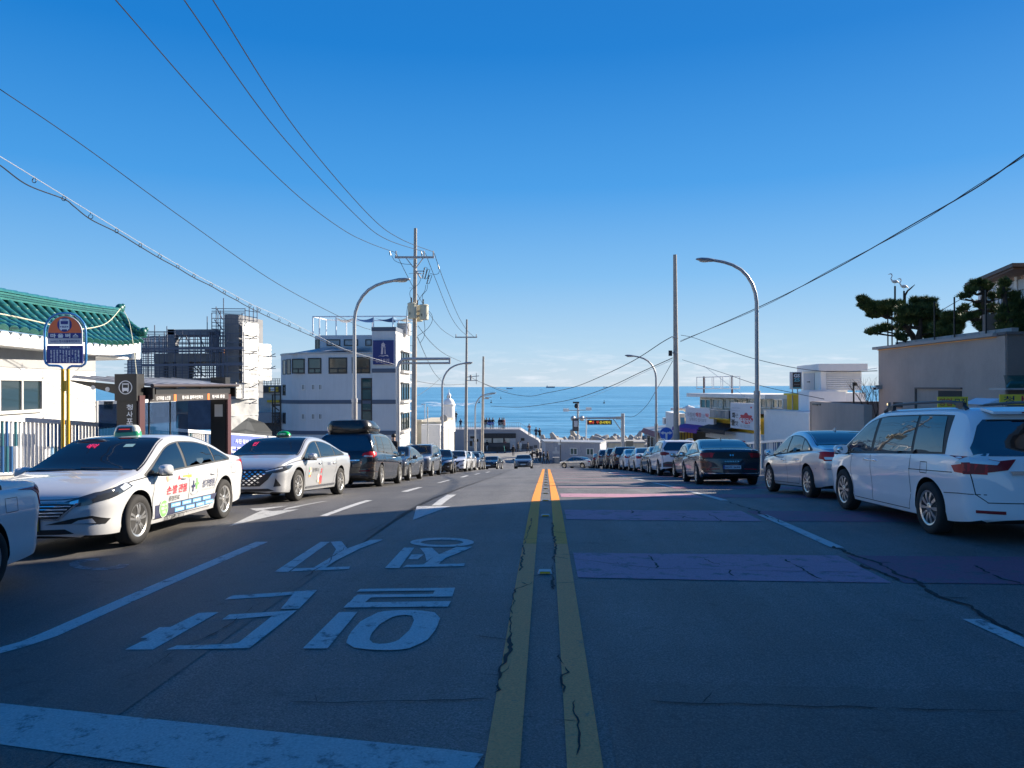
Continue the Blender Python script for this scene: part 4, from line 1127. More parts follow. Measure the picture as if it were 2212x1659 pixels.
for v0, v1 in ((1124, 1134), (1134, 1144), (1144, 1153), (1153, 1162)):
 f = lambda v: zr_ + (kz(952) - zr_) * max(0, (v - 1122) / 41)
 m_.beam((kxx(v0), yr, f(v0) + 1.1), (kxx(v1), yr, f(v1) + 1.1), 0.05); m_.beam((kxx(v0), yr, f(v0)), (kxx(v0), yr, f(v0) + 1.1), 0.04)
m_.build('rail', M_steel, Rl)
bn = thing('rail_banner', 'small blue banner hung on the pavilion roof railing', 'banner')
m_ = MB(); a, b_ = WY(q7x(302), q7y(278), yr - 0.1), WY(q7x(420), q7y(318), yr - 0.1); m_.box(((a.x + b_.x) / 2, yr - 0.1, (a.z + b_.z) / 2), (b_.x - a.x, 0.04, a.z - b_.z)); bo = m_.build('cloth', mat('banner_blue', (0.02, 0.09, 0.40), 0.7), bn)
m_ = MB(); text(m_, '청사포 안내', ((a.x + b_.x) / 2, yr - 0.13, (a.z + b_.z) / 2), (1, 0, 0), (0, 0, 1), (b_.x - a.x) * 0.8, (a.z - b_.z) * 0.5); m_.build('lettering', M_inkw, bo)
# ribbed site cabins
N_ = thing('site_cabin', 'long grey ribbed steel cabin with two windows by the junction', 'cabin')
c0, c1 = WY(1177.5, 970, 113.0), WY(1296, 970, 110.6)
NW = Wall((c0.x, c0.y), (c1.x, c1.y)); zc0, zc1 = -9.03, WY(1230, 956.5, 112).z
cl = WY(1161.5, 970, 116.0)
pl = [(c0.x, c0.y), (c1.x, c1.y), (c1.x + 1.2, c1.y + 4), (cl.x + 0.6, cl.y + 1.5)]
M_cab = mat('cabin_grey', (0.42, 0.42, 0.45), 0.6, var=0.04)
block(MB(), pl, zc0 + 0.05, zc1).build('body', M_cab, N_)
block(MB(), [(pl[0][0] - 0.15, pl[0][1] - 0.12), (pl[1][0] + 0.1, pl[1][1] - 0.12), pl[2], (pl[3][0] - 0.15, pl[3][1])], zc1, zc1 + 0.16).build('roof', M_steel, N_)
nr = 34
for i in range(nr):
 u = NW.L * (i + 0.5) / nr
 if any(abs(u - c_) < 0.62 for c_ in (4.35, 6.75)) and True:
  zt0 = zc0 + 1.95; m_ = MB(); NW.slab(m_, u - 0.07, u + 0.07, zt0, zc1 - 0.06, 0, 0.07); m_.build('rib', M_cab, N_); zt1 = zc0 + 0.85
  m_ = MB(); NW.slab(m_, u - 0.07, u + 0.07, zc0 + 0.1, zt1, 0, 0.07); m_.build('rib', M_cab, N_)
 else:
  m_ = MB(); NW.slab(m_, u - 0.07, u + 0.07, zc0 + 0.1, zc1 - 0.06, 0, 0.07); m_.build('rib', M_cab, N_)
for u in (4.35, 6.75): NW.window(N_, u - 0.55, u + 0.55, zc0 + 0.9, zc0 + 1.9, 2, 1, M_framew, M_wglass2, 0.1, out=0.1)
m_ = MB(); NW.slab(m_, 1.15, 2.2, zc0 + 1.0, zc0 + 1.35, 0.07, 0.12); NW.slab(m_, 1.5, 1.85, zc0 + 1.36, zc0 + 2.0, 0.07, 0.12); m_.build('sign_board', M_greyl, N_)
V_ = thing('beige_store', 'low beige flat building right of the ribbed cabin', 'building')
v0, v1 = WY(1313, 970, 117), WY(1392, 970, 117); zv = WY(1350, 957.5, 117).z
block(MB(), [(v0.x, 117), (v1.x, 117), (v1.x, 121), (v0.x, 121)], -9.03, zv).build('wall', M_cream, V_)
block(MB(), [(v0.x - 0.2, 116.8), (v1.x + 0.2, 116.8), (v1.x + 0.2, 121), (v0.x - 0.2, 121)], zv, zv + 0.25).build('roof', M_conc, V_)
v0_, v1_ = WY(1296, 975, 116), WY(1312, 975, 116)
V2 = thing('white_hut', 'small white hut squeezed between the ribbed cabin and the beige store', 'hut')
block(MB(), [(v0_.x + 0.1, 116.4), (v1_.x, 116.4), (v1_.x, 119), (v0_.x + 0.1, 119)], -9.03, WY(1304, 957, 116).z).build('wall', M_wht, V2)
block(MB(), [(v0_.x, 116.3), (v1_.x + 0.1, 116.3), (v1_.x + 0.1, 119), (v0_.x, 119)], WY(1304, 957, 116).z, WY(1304, 955.5, 116).z).build('roof', M_steel, V2)
# breakwater of concrete tetrapods beyond the quay
tp = MB()
for d_ in ((0, 0, 1), (0.94, 0, -0.33), (-0.47, 0.82, -0.33), (-0.47, -0.82, -0.33)):
 v = Vector(d_); tp.tube([v * -0.1, v * 0.55, v * 1.25, v * 1.45], [0.55, 0.48, 0.34, 0.25], 10)
tpm = tp.mesh('tetrapod', 50); tpm.materials.append(mat('tetrapod_concrete', (0.36, 0.33, 0.29), 0.9, var=0.2, vscale=1.0))
rd = random.Random(21)
first = True
for i in range(190):
 vx = rd.uniform(1122, 1440) if i > 14 else rd.choice([1300, 1372, 1378, 1385, 1395, 1402, 1390, 1410, 1420, 1416, 1365, 1200, 1240, 1330, 1398])
 y = rd.uniform(140, 153)
 z = -9.35 + rd.uniform(-0.9, 0.35) + (1.5 if i <= 14 and vx > 1360 else 0.9 if i <= 14 else 0)
 p = WY(vx, 945, y)
 o = inst('tetrapod', tpm, None, (p.x, y, z), (rd.uniform(0, 6), rd.uniform(0, 6), rd.uniform(0, 6)), (1.15,) * 3)
 tag(o, 'grey concrete tetrapod heaped on the breakwater behind the quay', 'tetrapod', 'tetrapods along the breakwater')
qr = thing('quay_parapet', 'low pale concrete parapet in front of the tetrapods', 'parapet')
for k in range(8):
 a, b_ = WY(1118 + k * 34, 950, 136), WY(1118 + k * 34 + 33.5, 950, 136)
 m_ = MB(); m_.box(((a.x + b_.x) / 2, 136, -8.55), (b_.x - a.x - 0.05, 0.4, 1.0)); m_.build('parapet_block', M_conc, qr)
# ------------------------------------------------------------------ right side: shops along the road
r6x = lambda x: (2650 + x / 4.148) * 0.5486
r6y = lambda y: (1400 + y / 4.148) * 0.5486
pS, pE = W(1490, 900, 58), W(1658, 900, 47)
RW = Wall((pS.x, pS.y), (pE.x, pE.y))
D = thing('seafood_shop', 'yellow and white two storey eatery with purple and black awnings', 'building')
def rpx(a, b, c, d): return RW.box_px(r6x(a), r6y(b), r6x(c), r6y(d))
def rslab(a, b, c, d, d0, d1, m, nm, par):
 m_ = MB(); RW.slab(m_, *rpx(a, b, c, d), d0, d1); return m_.build(nm, m, par)
zgr = -4.6
u0, u1, z0, z1 = rpx(330, 1030, 1545, 1290)
m_ = MB(); RW.slab(m_, u0, RW.L, -5.2, RW.px(r6x(1000), r6y(1000))[1], -7, 0); m_.build('wall', M_yellow, D)
rslab(330, 1150, 800, 1420, 0, 0.02, mat('shop_inside', (0.025, 0.025, 0.022), 0.7, var=0.4, vscale=2), 'shop_opening', D)
rslab(640, 1245, 1540, 1390, 0.0, 0.5, M_wht, 'ground_sign', D)
s_ = rslab(1025, 1375, 1300, 1430, 0.5, 0.54, mat('sign_red', (0.42, 0.03, 0.06), 0.6), 'sign_strip', D)
m_ = MB(); u0, u1, z0, z1 = rpx(1040, 1385, 1290, 1420); RW.text(m_, 'SAND 청사포 해산물', u0, u1, z0, z1, 0.56, 0.01); m_.build('sign_lettering', M_inkw, s_)
s_ = rslab(315, 860, 785, 1135, 0.35, 0.55, mat('board_white', (0.72, 0.71, 0.73), 0.6), 'sign_board', D)
for (bd, a, b_, c_, d_, mm) in (('아침에', 350, 925, 470, 1005, M_inkgr), ('해장', 485, 930, 580, 1005, M_inkr), ('으로', 580, 960, 640, 1010, M_inkgr), ('딱', 650, 945, 705, 1015, M_inkr), ('남쪽바다 밥이보약', 385, 1020, 665, 1080, M_inkgr)):
 m_ = MB(); u0, u1, z0, z1 = rpx(a, b_, c_, d_); RW.text(m_, bd, u0, u1, z0, z1, 0.56, 0.02); m_.build('sign_lettering', mm, s_)
# balcony with railing between the signs
rslab(785, 1020, 1115, 1040, 0, 0.9, M_yellow, 'balcony_slab', D)
m_ = MB()
for i in range(16):
 u, _, z0, z1 = rpx(800 + i * 20, 890, 806 + i * 20, 1030); RW.slab(m_, u, u + 0.05, z0, z1, 0.85, 0.9)
u0, u1, z0, z1 = rpx(790, 880, 1115, 895); RW.slab(m_, u0, u1, z0, z1, 0.84, 0.92); m_.build('balcony_rail', M_steel, D)
rd = random.Random(8)
for i in range(9):
 a = 830 + i * 30; rslab(a, 905, a + 24, 1025, 0.3, 0.5, mat('laundry_%d' % (i % 4), [(0.5, 0.5, 0.5), (0.12, 0.2, 0.35), (0.03, 0.03, 0.035), (0.25, 0.22, 0.22)][i % 4], 0.9), 'hanging_cloth', D)
# awnings
def awning(a, b, c, d_, m, out):
 u0, u1, z0, z1 = rpx(a, b, c, d_)
 m_ = MB(); m_.prism([RW.pt(u0, z1, 0.05), RW.pt(u1, z1, 0.05), RW.pt(u1, z0 + 0.12, out), RW.pt(u0, z0 + 0.12, out)], (0, 0, 0.04))
 m_.prism([RW.pt(u0, z0 + 0.13, out), RW.pt(u1, z0 + 0.13, out), RW.pt(u1, z0 - 0.12, out + 0.02), RW.pt(u0, z0 - 0.12, out + 0.02)], RW.n * 0.02)
 o = m_.build('awning', m, D)
 m_ = MB()
 for uu in (u0 + 0.1, u1 - 0.1): m_.beam(RW.pt(uu, z0 - 0.2, 0.05), RW.pt(uu, z0 + 0.06, out), 0.04)
 m_.build('awning_arm', M_steel, o)
awning(300, 1120, 720, 1215, mat('awning_purple', (0.13, 0.02, 0.26), 0.7), 1.5)
awning(700, 1120, 1150, 1230, mat('awning_black', (0.010, 0.011, 0.018), 0.7), 1.3)
# big menu sign
s_ = rslab(1112, 775, 1538, 1200, 0.5, 0.75, mat('board_white', (0.72, 0.71, 0.73), 0.6), 'sign_board', D)
for (bd, a, b_, c_, d_, mm, bo) in (('화', 1140, 925, 1200, 1020, M_ink, 0.03), ('끈', 1205, 950, 1245, 1015, M_ink, 0.0), ('불', 1125, 1035, 1190, 1140, M_ink, 0.03), ('맛', 1190, 1065, 1245, 1140, M_ink, 0.01), ('직화로 볶은 특별한 맛', 1135, 845, 1280, 865, M_inkgr, 0.0), ('얼큰하게 끓인 한그릇', 1135, 890, 1270, 910, M_inkgr, 0.0)):
 m_ = MB(); u0, u1, z0, z1 = rpx(a, b_, c_, d_); RW.text(m_, bd, u0, u1, z0, z1, 0.76, bo); m_.build('sign_lettering', mm, s_)
u0, u1, z0, z1 = rpx(1265, 930, 1490, 1115); uc, zc = (u0 + u1) / 2, (z0 + z1) / 2
fl = []
for k_ in range(28):
 a = 2 * math.pi * k_ / 28; rr_ = 1.0 - (0.18 * (1 + math.cos(6 * a)) if math.sin(a) > 0.2 else 0)
 fl.append(RW.pt(uc + (u1 - u0) / 2 * rr_ * math.cos(a), zc + (z1 - z0) / 2 * rr_ * math.sin(a), 0.75))
m_ = MB(); m_.prism(fl, RW.n * 0.02); fo_ = m_.build('sign_flame', mat('flame_red', (0.62, 0.05, 0.07), 0.6), s_)
m_ = MB(); u0, u1, z0, z1 = rpx(1275, 1020, 1480, 1110); RW.text(m_, '돈탕국수', u0, u1, z0, z1, 0.78, 0.03); m_.build('sign_lettering', M_inkw, s_)
m_ = MB(); u0, u1, z0, z1 = rpx(1285, 1130, 1440, 1175); RW.text(m_, '051 702 2727', u0, u1, z0, z1, 0.77, 0.0); m_.build('sign_lettering', M_inkgr, s_)
m_ = MB(); u0, u1, z0, z1 = rpx(1450, 835, 1470, 860); RW.slab(m_, u0, u1, z0, z1, 0.75, 0.77); m_.build('sign_mark', M_inkr, s_)
# upper storey, set back, all windows
US = Wall(tuple((RW.o - RW.n * 1.6)[:2]), tuple((RW.o + RW.ux * RW.L - RW.n * 1.6)[:2]))
def upx(a, b, c, d): return US.box_px(r6x(a), r6y(b), r6x(c), r6y(d))
u0, u1, z0, z1 = upx(400, 625, 1665, 690); UW1 = u1
uu0 = u0
m_ = MB(); US.slab(m_, u0 - 0.5, u1, z0, z1, -4.5, 0.7); m_.build('roof', M_wht, D)
zfl = upx(500, 860, 900, 905)[2]
m_ = MB(); US.slab(m_, u0 + 0.25, u1, zfl, z0, -4, -0.1); m_.build('upper_wall', M_greyl, D)
for i in range(7):
 a = 455 + i * 197
 q = upx(a, 708, a + 172, 862); US.window(D, q[0], q[1], q[2], q[3], 2, 1, M_framew, M_wglass3 if i % 3 else M_wglass2, 0.07, out=0.08)
bb = thing('billboard_frame', 'empty white billboard frame on two rusty posts on the eatery roof', 'billboard')
BW_ = Wall(tuple((RW.o - RW.n * 2.5)[:2]), tuple((RW.o + RW.ux * RW.L - RW.n * 2.5)[:2]))
m_ = MB(); u0, u1, z0, z1 = BW_.box_px(r6x(390), r6y(342), r6x(975), r6y(548))
for dd in (0.0, -0.6):
 BW_.slab(m_, u0, u1, z1 - 0.05, z1, dd, dd + 0.05); BW_.slab(m_, u0, u1, z0, z0 + 0.07, dd, dd + 0.05)
 for k_ in range(5): uu = u0 + (u1 - u0 - 0.05) * k_ / 4; BW_.slab(m_, uu, uu + 0.045, z0, z1, dd, dd + 0.04)
m_.build('sign_frame', M_framew, bb)
m_ = MB()
for fx in (0.1, 0.88): uu = u0 + (u1 - u0) * fx; BW_.slab(m_, uu, uu + 0.1, z0 - 1.1, z1 + 0.04, -0.35, -0.25)
m_.build('post', mat('rust_brown', (0.10, 0.045, 0.03), 0.8), bb)
# ------------------------------------------------------------------ white building with the stair block
Wb = thing('white_building', 'white rendered building with a louvred stair block on its roof', 'building')
a0, a1 = RW.pt(RW.L + 0.02, 0), W(1756, 900, 42.5)
GW = Wall((a0.x, a0.y), (a1.x, a1.y))
zl = GW.px(1690, 888)[1]
m_ = MB(); GW.slab(m_, 0, GW.L, -5, zl, -6, 0.25); m_.build('wall', M_wht2, Wb)
m_ = MB(); GW.slab(m_, 0, GW.L - 1.0, zl, zl + 0.05, -6, 0.32); m_.build('coping', M_wht, Wb)
def gslab(a, b, c, d, d0, d1, m, nm):
 m_ = MB(); GW.slab(m_, *GW.box_px(a, b, c, d), d0, d1); return m_.build(nm, m, Wb)
gslab(1668, 852, 1704, 888, -3.5, -1.0, M_yellow, 'yellow_block')
gslab(1667, 850, 1706, 854, -3.6, -0.8, mat('yellow_trim', (0.66, 0.50, 0.06), 0.7), 'coping')
gslab(1705, 846, 1727, 888, -3.0, -0.6, M_wht2, 'white_block')
gslab(1708, 843, 1722, 847, -2.8, -0.8, M_wht, 'tank_top')
cb = W(1772, 850, 44.5)
yb0 = cb.y
xb0, xb1 = WY(1772, 850, yb0).x, WY(1858, 850, yb0).x
yb1 = WX(1729, 850, xb0 + 0.35).y
zb1 = WY(1800, 786, yb0).z; zb0 = WY(1800, 848, yb0).z
block(MB(), [(xb0, yb0), (xb1 + 0.3, yb0), (xb1 + 0.3, yb1 + 2), (xb0 + 0.35, yb1)], -4.5, zb0 - 0.02).build('wall', M_wht2, Wb)
block(MB(), [(xb0 + 0.05, yb0 + 0.05), (xb0 + 0.35, yb0 + 0.05), (xb0 + 0.7, yb1), (xb0 + 0.4, yb1)], zb0 - 0.02, zb1 - 0.4).build('stair_wall', M_wht2, Wb)
block(MB(), [(xb0 + 0.4, yb0 + 1.6), (xb1 - 0.1, yb0 + 1.6), (xb1 - 0.1, yb1), (xb0 + 0.7, yb1)], zb0 - 0.02, zb1 - 0.4).build('stair_wall', M_wht, Wb)
block(MB(), [(xb0 - 0.15, yb0 - 0.2), (xb1 + 0.35, yb0 - 0.2), (xb1 + 0.35, yb1 + 0.2), (xb0 + 0.2, yb1 + 0.2)], zb1 - 0.4, zb1).build('stair_roof', M_wht2, Wb)
for i in range(9):
 z = zb0 + 0.12 + (zb1 - 0.55 - zb0) * i / 9
 m_ = MB(); m_.prism([(xb0 + 0.36, yb0 + 0.02, z), (xb1 + 0.1, yb0 + 0.02, z), (xb1 + 0.1, yb0 + 0.14, z + 0.10), (xb0 + 0.36, yb0 + 0.14, z + 0.10)], (0, 0.0, 0.06)); m_.build('louvre_slat', M_wht, Wb)
m_ = MB()
for fx in (0.16, 0.84): x = xb0 + 0.36 + (xb1 - xb0 - 0.3) * fx; m_.box((x, yb0 + 0.2, (zb0 + zb1 - 0.4) / 2), (0.06, 0.06, zb1 - 0.4 - zb0))
m_.build('louvre_post', M_steel, Wb)
SW = Wall((xb0 + 0.4, yb1), (xb0 + 0.05, yb0 + 0.05))
m_ = MB(); SW.slab(m_, *SW.box_px(1737, 806, 1760, 847), 0, 0.04); m_.build('stair_door', mat('door_grey', (0.44, 0.45, 0.50), 0.6), Wb)
m_ = MB(); SW.slab(m_, *SW.box_px(1746, 824, 1751, 826), 0.04, 0.09); m_.build('door_handle', M_dark, Wb)
gs = thing('shop_sign', 'dark upright shop sign with pale figures on the white stair block', 'sign')
p = W(1719, 822, 46.0); sgw = 19 * 46 / FV; sgh = 34 * 46 / FV
MB().box((p.x, p.y, p.z), (sgw + 0.16, 0.16, sgh + 0.08)).build('sign_case', M_framew, gs)
MB().box((p.x + 0.03, p.y - 0.09, p.z), (sgw - 0.06, 0.03, sgh)).build('sign_panel', mat('sign_black', (0.010, 0.016, 0.024), 0.3), gs)
for bd, dz_, mm in (('GS', 0.29, mat('sign_ice', (0.62, 0.72, 0.78), 0.5)), ('25', 0.04, mat('sign_teal', (0.12, 0.42, 0.50), 0.5))):
 m_ = MB(); text(m_, bd, (p.x + 0.03, p.y - 0.108, p.z + dz_), (1, 0, 0), (0, 0, 1), 0.36, 0.22, 0.04); m_.build('sign_lettering', mm, gs)
m_ = MB(); text(m_, 'FRESH', (p.x + 0.03, p.y - 0.108, p.z - 0.24), (1, 0, 0), (0, 0, 1), 0.32, 0.06); m_.build('sign_lettering', M_inkgr, gs)
MB().box((p.x + 0.03, p.y - 0.107, p.z - 0.43), (sgw - 0.06, 0.004, 0.06)).build('sign_stripe', mat('sign_teal', (0.12, 0.42, 0.50), 0.5), gs)
m_ = MB()
for dx in (-0.2, 0.1): m_.beam((p.x + dx, p.y, p.z - sgh / 2), (p.x + dx, p.y, p.z - sgh / 2 - 1.6), 0.05)
m_.build('sign_post', M_steel, gs)
# red eaved cottage and yellow house further down
Cg = thing('eaved_cottage', 'low pale cottage with a faded red eave and flat grey roof', 'house')
y0c, y1c = 64.7, 75.0
xc = 9.4
EA, EB = WX(1423.6, 938, xc), WX(1391, 922, xc)
zA_ = -3.95 + CH
pa, pb = Vector((xc, y0c, zA_)), Vector((xc, y1c, zA_ - 0.15))
m_ = MB(); m_.prism([pa, pb, pb + Vector((5.5, 0, 0.75)), pa + Vector((5.5, 0, 0.75))], (0, 0, 0.08)); m_.build('roof', mat('roof_sheet', (0.25, 0.28, 0.31), 0.5, 0.3, var=0.15), Cg)
for i in range(20):
 a = pa.lerp(pb, i / 20); b_ = pa.lerp(pb, (i + 0.94) / 20)
 m_ = MB(); m_.prism([a + Vector((-0.02, 0, 0.06)), b_ + Vector((-0.02, 0, 0.06)), b_ + Vector((-0.32, 0, -0.32)), a + Vector((-0.32, 0, -0.32))], (0.04, 0, 0.0)); m_.build('eave_tile', mat('eave_red', (0.34, 0.13, 0.12), 0.8, var=0.25, vscale=3), Cg)
block(MB(), [(xc + 0.3, y0c + 0.2), (xc + 5, y0c + 0.2), (xc + 5, y1c - 0.1), (xc + 0.3, y1c - 0.1)], -7.5, zA_ - 0.02).build('wall', mat('weatherboard', (0.56, 0.55, 0.53), 0.8, var=0.06), Cg)
CW = Wall((xc + 0.3, y1c - 0.1), (xc + 0.3, y0c + 0.2))
for a in (0.8, 3.2, 5.6, 8.0): CW.window(Cg, a, a + 1.4, -4.9, -2.9, 2, 1, M_frame, M_wglass, 0.08)
for k_ in range(9):
 m_ = MB(); CW.slab(m_, 0, CW.L, -6.6 + k_ * 0.5, -6.6 + k_ * 0.5 + 0.03, 0, 0.03); m_.build('board_lap', M_conc, Cg)
ac = WX(1452, 926, 12.5)
cu = thing('air_conditioner', 'white air conditioner unit with two dark fans on the cottage roof', 'air conditioner', (11.6, 71.5, -1.45))
MB().box((0, 0, 0.0), (1.7, 0.7, 0.62)).build('case', M_framew, cu)
for dx in (-0.42, 0.42): MB().box((dx, -0.352, 0.0), (0.66, 0.02, 0.5)).build('fan_grille', M_dark, cu)
Yh = thing('yellow_house', 'bright yellow house with a white roof terrace behind the concrete pole', 'house')
yy0 = 62.0
hx = lambda v: WY(v, 930, yy0).x; hz = lambda v: WY(1490, v, yy0).z
block(MB(), [(hx(1482), yy0), (hx(1512), yy0), (hx(1512), yy0 + 6), (hx(1482), yy0 + 6)], -6.5, hz(909.5)).build('wall', mat('wall_orange', (0.66, 0.42, 0.12), 0.75, var=0.05), Yh)
block(MB(), [(hx(1463), yy0 + 0.3), (hx(1482) - 0.02, yy0 + 0.3), (hx(1482) - 0.02, yy0 + 6), (hx(1463), yy0 + 6)], hz(935), hz(894)).build('terrace_wall', M_wht, Yh)
block(MB(), [(hx(1472), yy0 + 0.28), (hx(1480), yy0 + 0.28), (hx(1480), yy0 + 0.4), (hx(1472), yy0 + 0.4)], hz(922), hz(902)).build('banner_panel', mat('panel_blue', (0.10, 0.32, 0.55), 0.7), Yh)
m_ = MB()
for v in (1483, 1490, 1497, 1505): m_.beam((hx(v), yy0, hz(909)), (hx(v), yy0, hz(893)), 0.06)
for v in (894, 901): m_.beam((hx(1482), yy0, hz(v)), (hx(1508), yy0, hz(v)), 0.06)
m_.build('terrace_rail', M_framew, Yh)
m_ = MB()
rd = random.Random(4)
for i in range(40):
 p_ = Vector((hx(1484) + rd.uniform(0, 0.8), yy0 + 0.5 + rd.uniform(0, 1), hz(904) + rd.uniform(0, 0.5))); m_.ellipsoid(p_, (0.1, 0.1, 0.08), 5, 3)
m_.build('potted_plant', mat('leaf_green', (0.02, 0.10, 0.04), 0.7), Yh)
m_ = MB(); m_.prism([(hx(1486), yy0 - 0.04, hz(926)), (hx(1490), yy0 - 0.04, hz(920)), (hx(1494), yy0 - 0.04, hz(917)), (hx(1493), yy0 - 0.04, hz(919.5)), (hx(1488), yy0 - 0.04, hz(928))], (0, 0.03, 0)); m_.build('wall_emblem', M_brownd, Yh)
MB().tube([(hx(1462), yy0 + 3, hz(886)), (hx(1490), yy0 + 3, hz(886)), (hx(1500), yy0 + 3, hz(886)), (hx(1507), yy0 + 3, hz(889)), (hx(1508), yy0 + 3, hz(896))], [0.12, 0.12, 0.35, 0.42, 0.42], 12).build('vent_pipe', M_framew, Yh)
fy = thing('picket_fence', 'yellow and black slatted fence below the yellow house', 'fence')
for i in range(22):
 v = 1466 + i * 2.1; MB().box((WY(v, 950, 58).x, 58, WY(1490, 951, 58).z - 0.4), (0.055, 0.05, 2.0)).build('slat', mat('fence_yellow', (0.45, 0.30, 0.03), 0.8) if i % 3 else M_dark, fy)
# ------------------------------------------------------------------ taupe walls, terrace and the roof garden
Gt = thing('gate_wall', 'low taupe garden wall with a small name plate left of the restaurant', 'wall')
g0, g1 = W(1753, 900, 31), W(1866, 900, 24.6)
GWa = Wall((g0.x, g0.y), (g1.x, g1.y))
zg_ = -0.60 + CH
m_ = MB(); GWa.slab(m_, 0, GWa.L, -3, zg_ - 0.02, -0.25, 0); m_.build('wall', M_brown, Gt)
m_ = MB(); GWa.slab(m_, *GWa.box_px(1756, 872, 1767, 875.5), 0, 0.03); GWa.slab(m_, *GWa.box_px(1769, 872, 1773, 875.5), 0, 0.03); m_.build('name_plate', mat('plate_bronze', (0.08, 0.07, 0.06), 0.5), Gt)
h0, h1 = W(1755, 868, 34.5), W(1905, 868, 34.5)
m_ = MB(); HWb = Wall((h0.x, h0.y), (h1.x, h1.y)); HWb.slab(m_, 0, HWb.L, -3, HWb.px(1830, 867.5)[1], -0.3, 0); m_.build('rear_wall', M_brownd, Gt)
lp = thing('garden_lamp', 'slim dark garden lamp rising above the taupe wall', 'lamp'); q = W(1844, 866, 33)
MB().tube([(q.x, q.y, q.z - 2), (q.x, q.y, WY(1844, 826, q.y).z)], 0.035, 6).build('post', M_dark, lp); MB().box((q.x + 0.05, q.y, WY(1844, 830, q.y).z), (0.16, 0.1, 0.14)).build('lamp_head', M_dark, lp)
Rs = thing('restaurant', 'taupe restaurant with a pine planted roof terrace and glass pavilion', 'building')
BX = 13.0
yA, yB = WX(1898, 850, BX).y, 22.4
zT = 1.41 + CH
BW = Wall((BX, yA), (BX, yB))
m_ = MB(); block(m_, [(BX, yA), (BX, yB), (32, yB), (32, yA + 6), (BX + 5, yA + 6), (BX + 1.5, yA)], -3, zT); m_.build('wall', M_brown, Rs)
m_ = MB(); block(m_, [(BX - 0.14, yA + 0.25), (BX - 0.14, yB + 0.35), (BX + 0.5, yB + 0.35), (BX + 0.5, yA + 0.25)], zT, zT + 0.10); m_.build('coping', mat('coping_pale', (0.38, 0.36, 0.34), 0.8), Rs)
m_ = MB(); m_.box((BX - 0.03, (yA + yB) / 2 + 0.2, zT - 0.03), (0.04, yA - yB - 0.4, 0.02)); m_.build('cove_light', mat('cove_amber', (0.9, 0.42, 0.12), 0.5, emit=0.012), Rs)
FW = Wall((BX, yB), (22, yB))
m_ = MB(); FW.slab(m_, 0.03, FW.L, -3, zT + 0.02, 0.0, 0.05); m_.build('front_wall', M_brownd, Rs)
m_ = MB(); FW.slab(m_, -0.05, FW.L, zT + 0.02, zT + 0.10, -0.3, 0.12); m_.build('front_coping', mat('coping_dark', (0.16, 0.14, 0.13), 0.8), Rs)
def bslab(a, b, c, d, d0, d1, m, nm):
 m_ = MB(); BW.slab(m_, *BW.box_px(a, b, c, d), d0, d1); return m_.build(nm, m, Rs)
u0, u1, z0, z1 = BW.box_px(1979, 837, 2079, 880)
m_ = MB(); BW.slab(m_, u0, u1, z1 - 0.05, z1, 0, 0.06); BW.slab(m_, u0, u0 + 0.05, -2, z1 - 0.05, 0, 0.06); m_.build('gate_frame', mat('trim_taupe', (0.13, 0.11, 0.10), 0.7), Rs)
bslab(2028, 844, 2078, 900, 0, 0.02, mat('opening_dark', (0.04, 0.036, 0.033), 0.8), 'opening')
bslab(1931, 869, 1950, 880, 0, 0.03, mat('opening_dark', (0.04, 0.036, 0.033), 0.8), 'opening')
cc = thing('security_camera', 'small pale camera on the corner of the taupe restaurant wall', 'camera'); q = BW.pt(0.25, BW.px(1905, 838)[1], 0.0)
MB().box((q.x - 0.10, q.y, q.z + 0.03), (0.2, 0.16, 0.16)).build('bracket', M_conc, cc); MB().box((q.x - 0.26, q.y - 0.03, q.z - 0.02), (0.16, 0.12, 0.10)).build('camera_body', M_framew, cc); MB().box((q.x - 0.30, q.y - 0.1, q.z - 0.03), (0.09, 0.03, 0.07)).build('lens', M_dark, cc)
wl = thing('wall_lamp', 'tiny lit wall lamp low on the taupe restaurant wall', 'lamp'); q = BW.pt(1.0, BW.px(1917, 874)[1], 0.0)
MB().box((q.x - 0.05, q.y, q.z), (0.09, 0.08, 0.18)).build('lamp_case', M_conc, wl); MB().box((q.x - 0.1, q.y, q.z + 0.02), (0.02, 0.05, 0.08)).build('bulb', mat('bulb_warm', (1.0, 0.72, 0.35), 0.5, emit=0.8), wl)
# planter blocks along the terrace edge, posts and rails
for i in range(9):
 y = yA - 0.3 - i * 0.83
 MB().box((BX + 0.62, y - 0.4, zT + 0.13), (0.2, 0.80, 0.26)).build('planter_block', M_conc, Rs)
m_ = MB()
for (v, t_) in ((1918, 690), (1927, 690), (1938, 690), (2019, 690), (2062, 700), (2130, 700)):
 b_ = WX(v, 740, BX + 0.45); m_.beam((BX + 0.45, b_.y, zT + 0.05), (BX + 0.45, b_.y, zT + 1.5), 0.038)
m_.build('terrace_rail', M_dark, Rs)
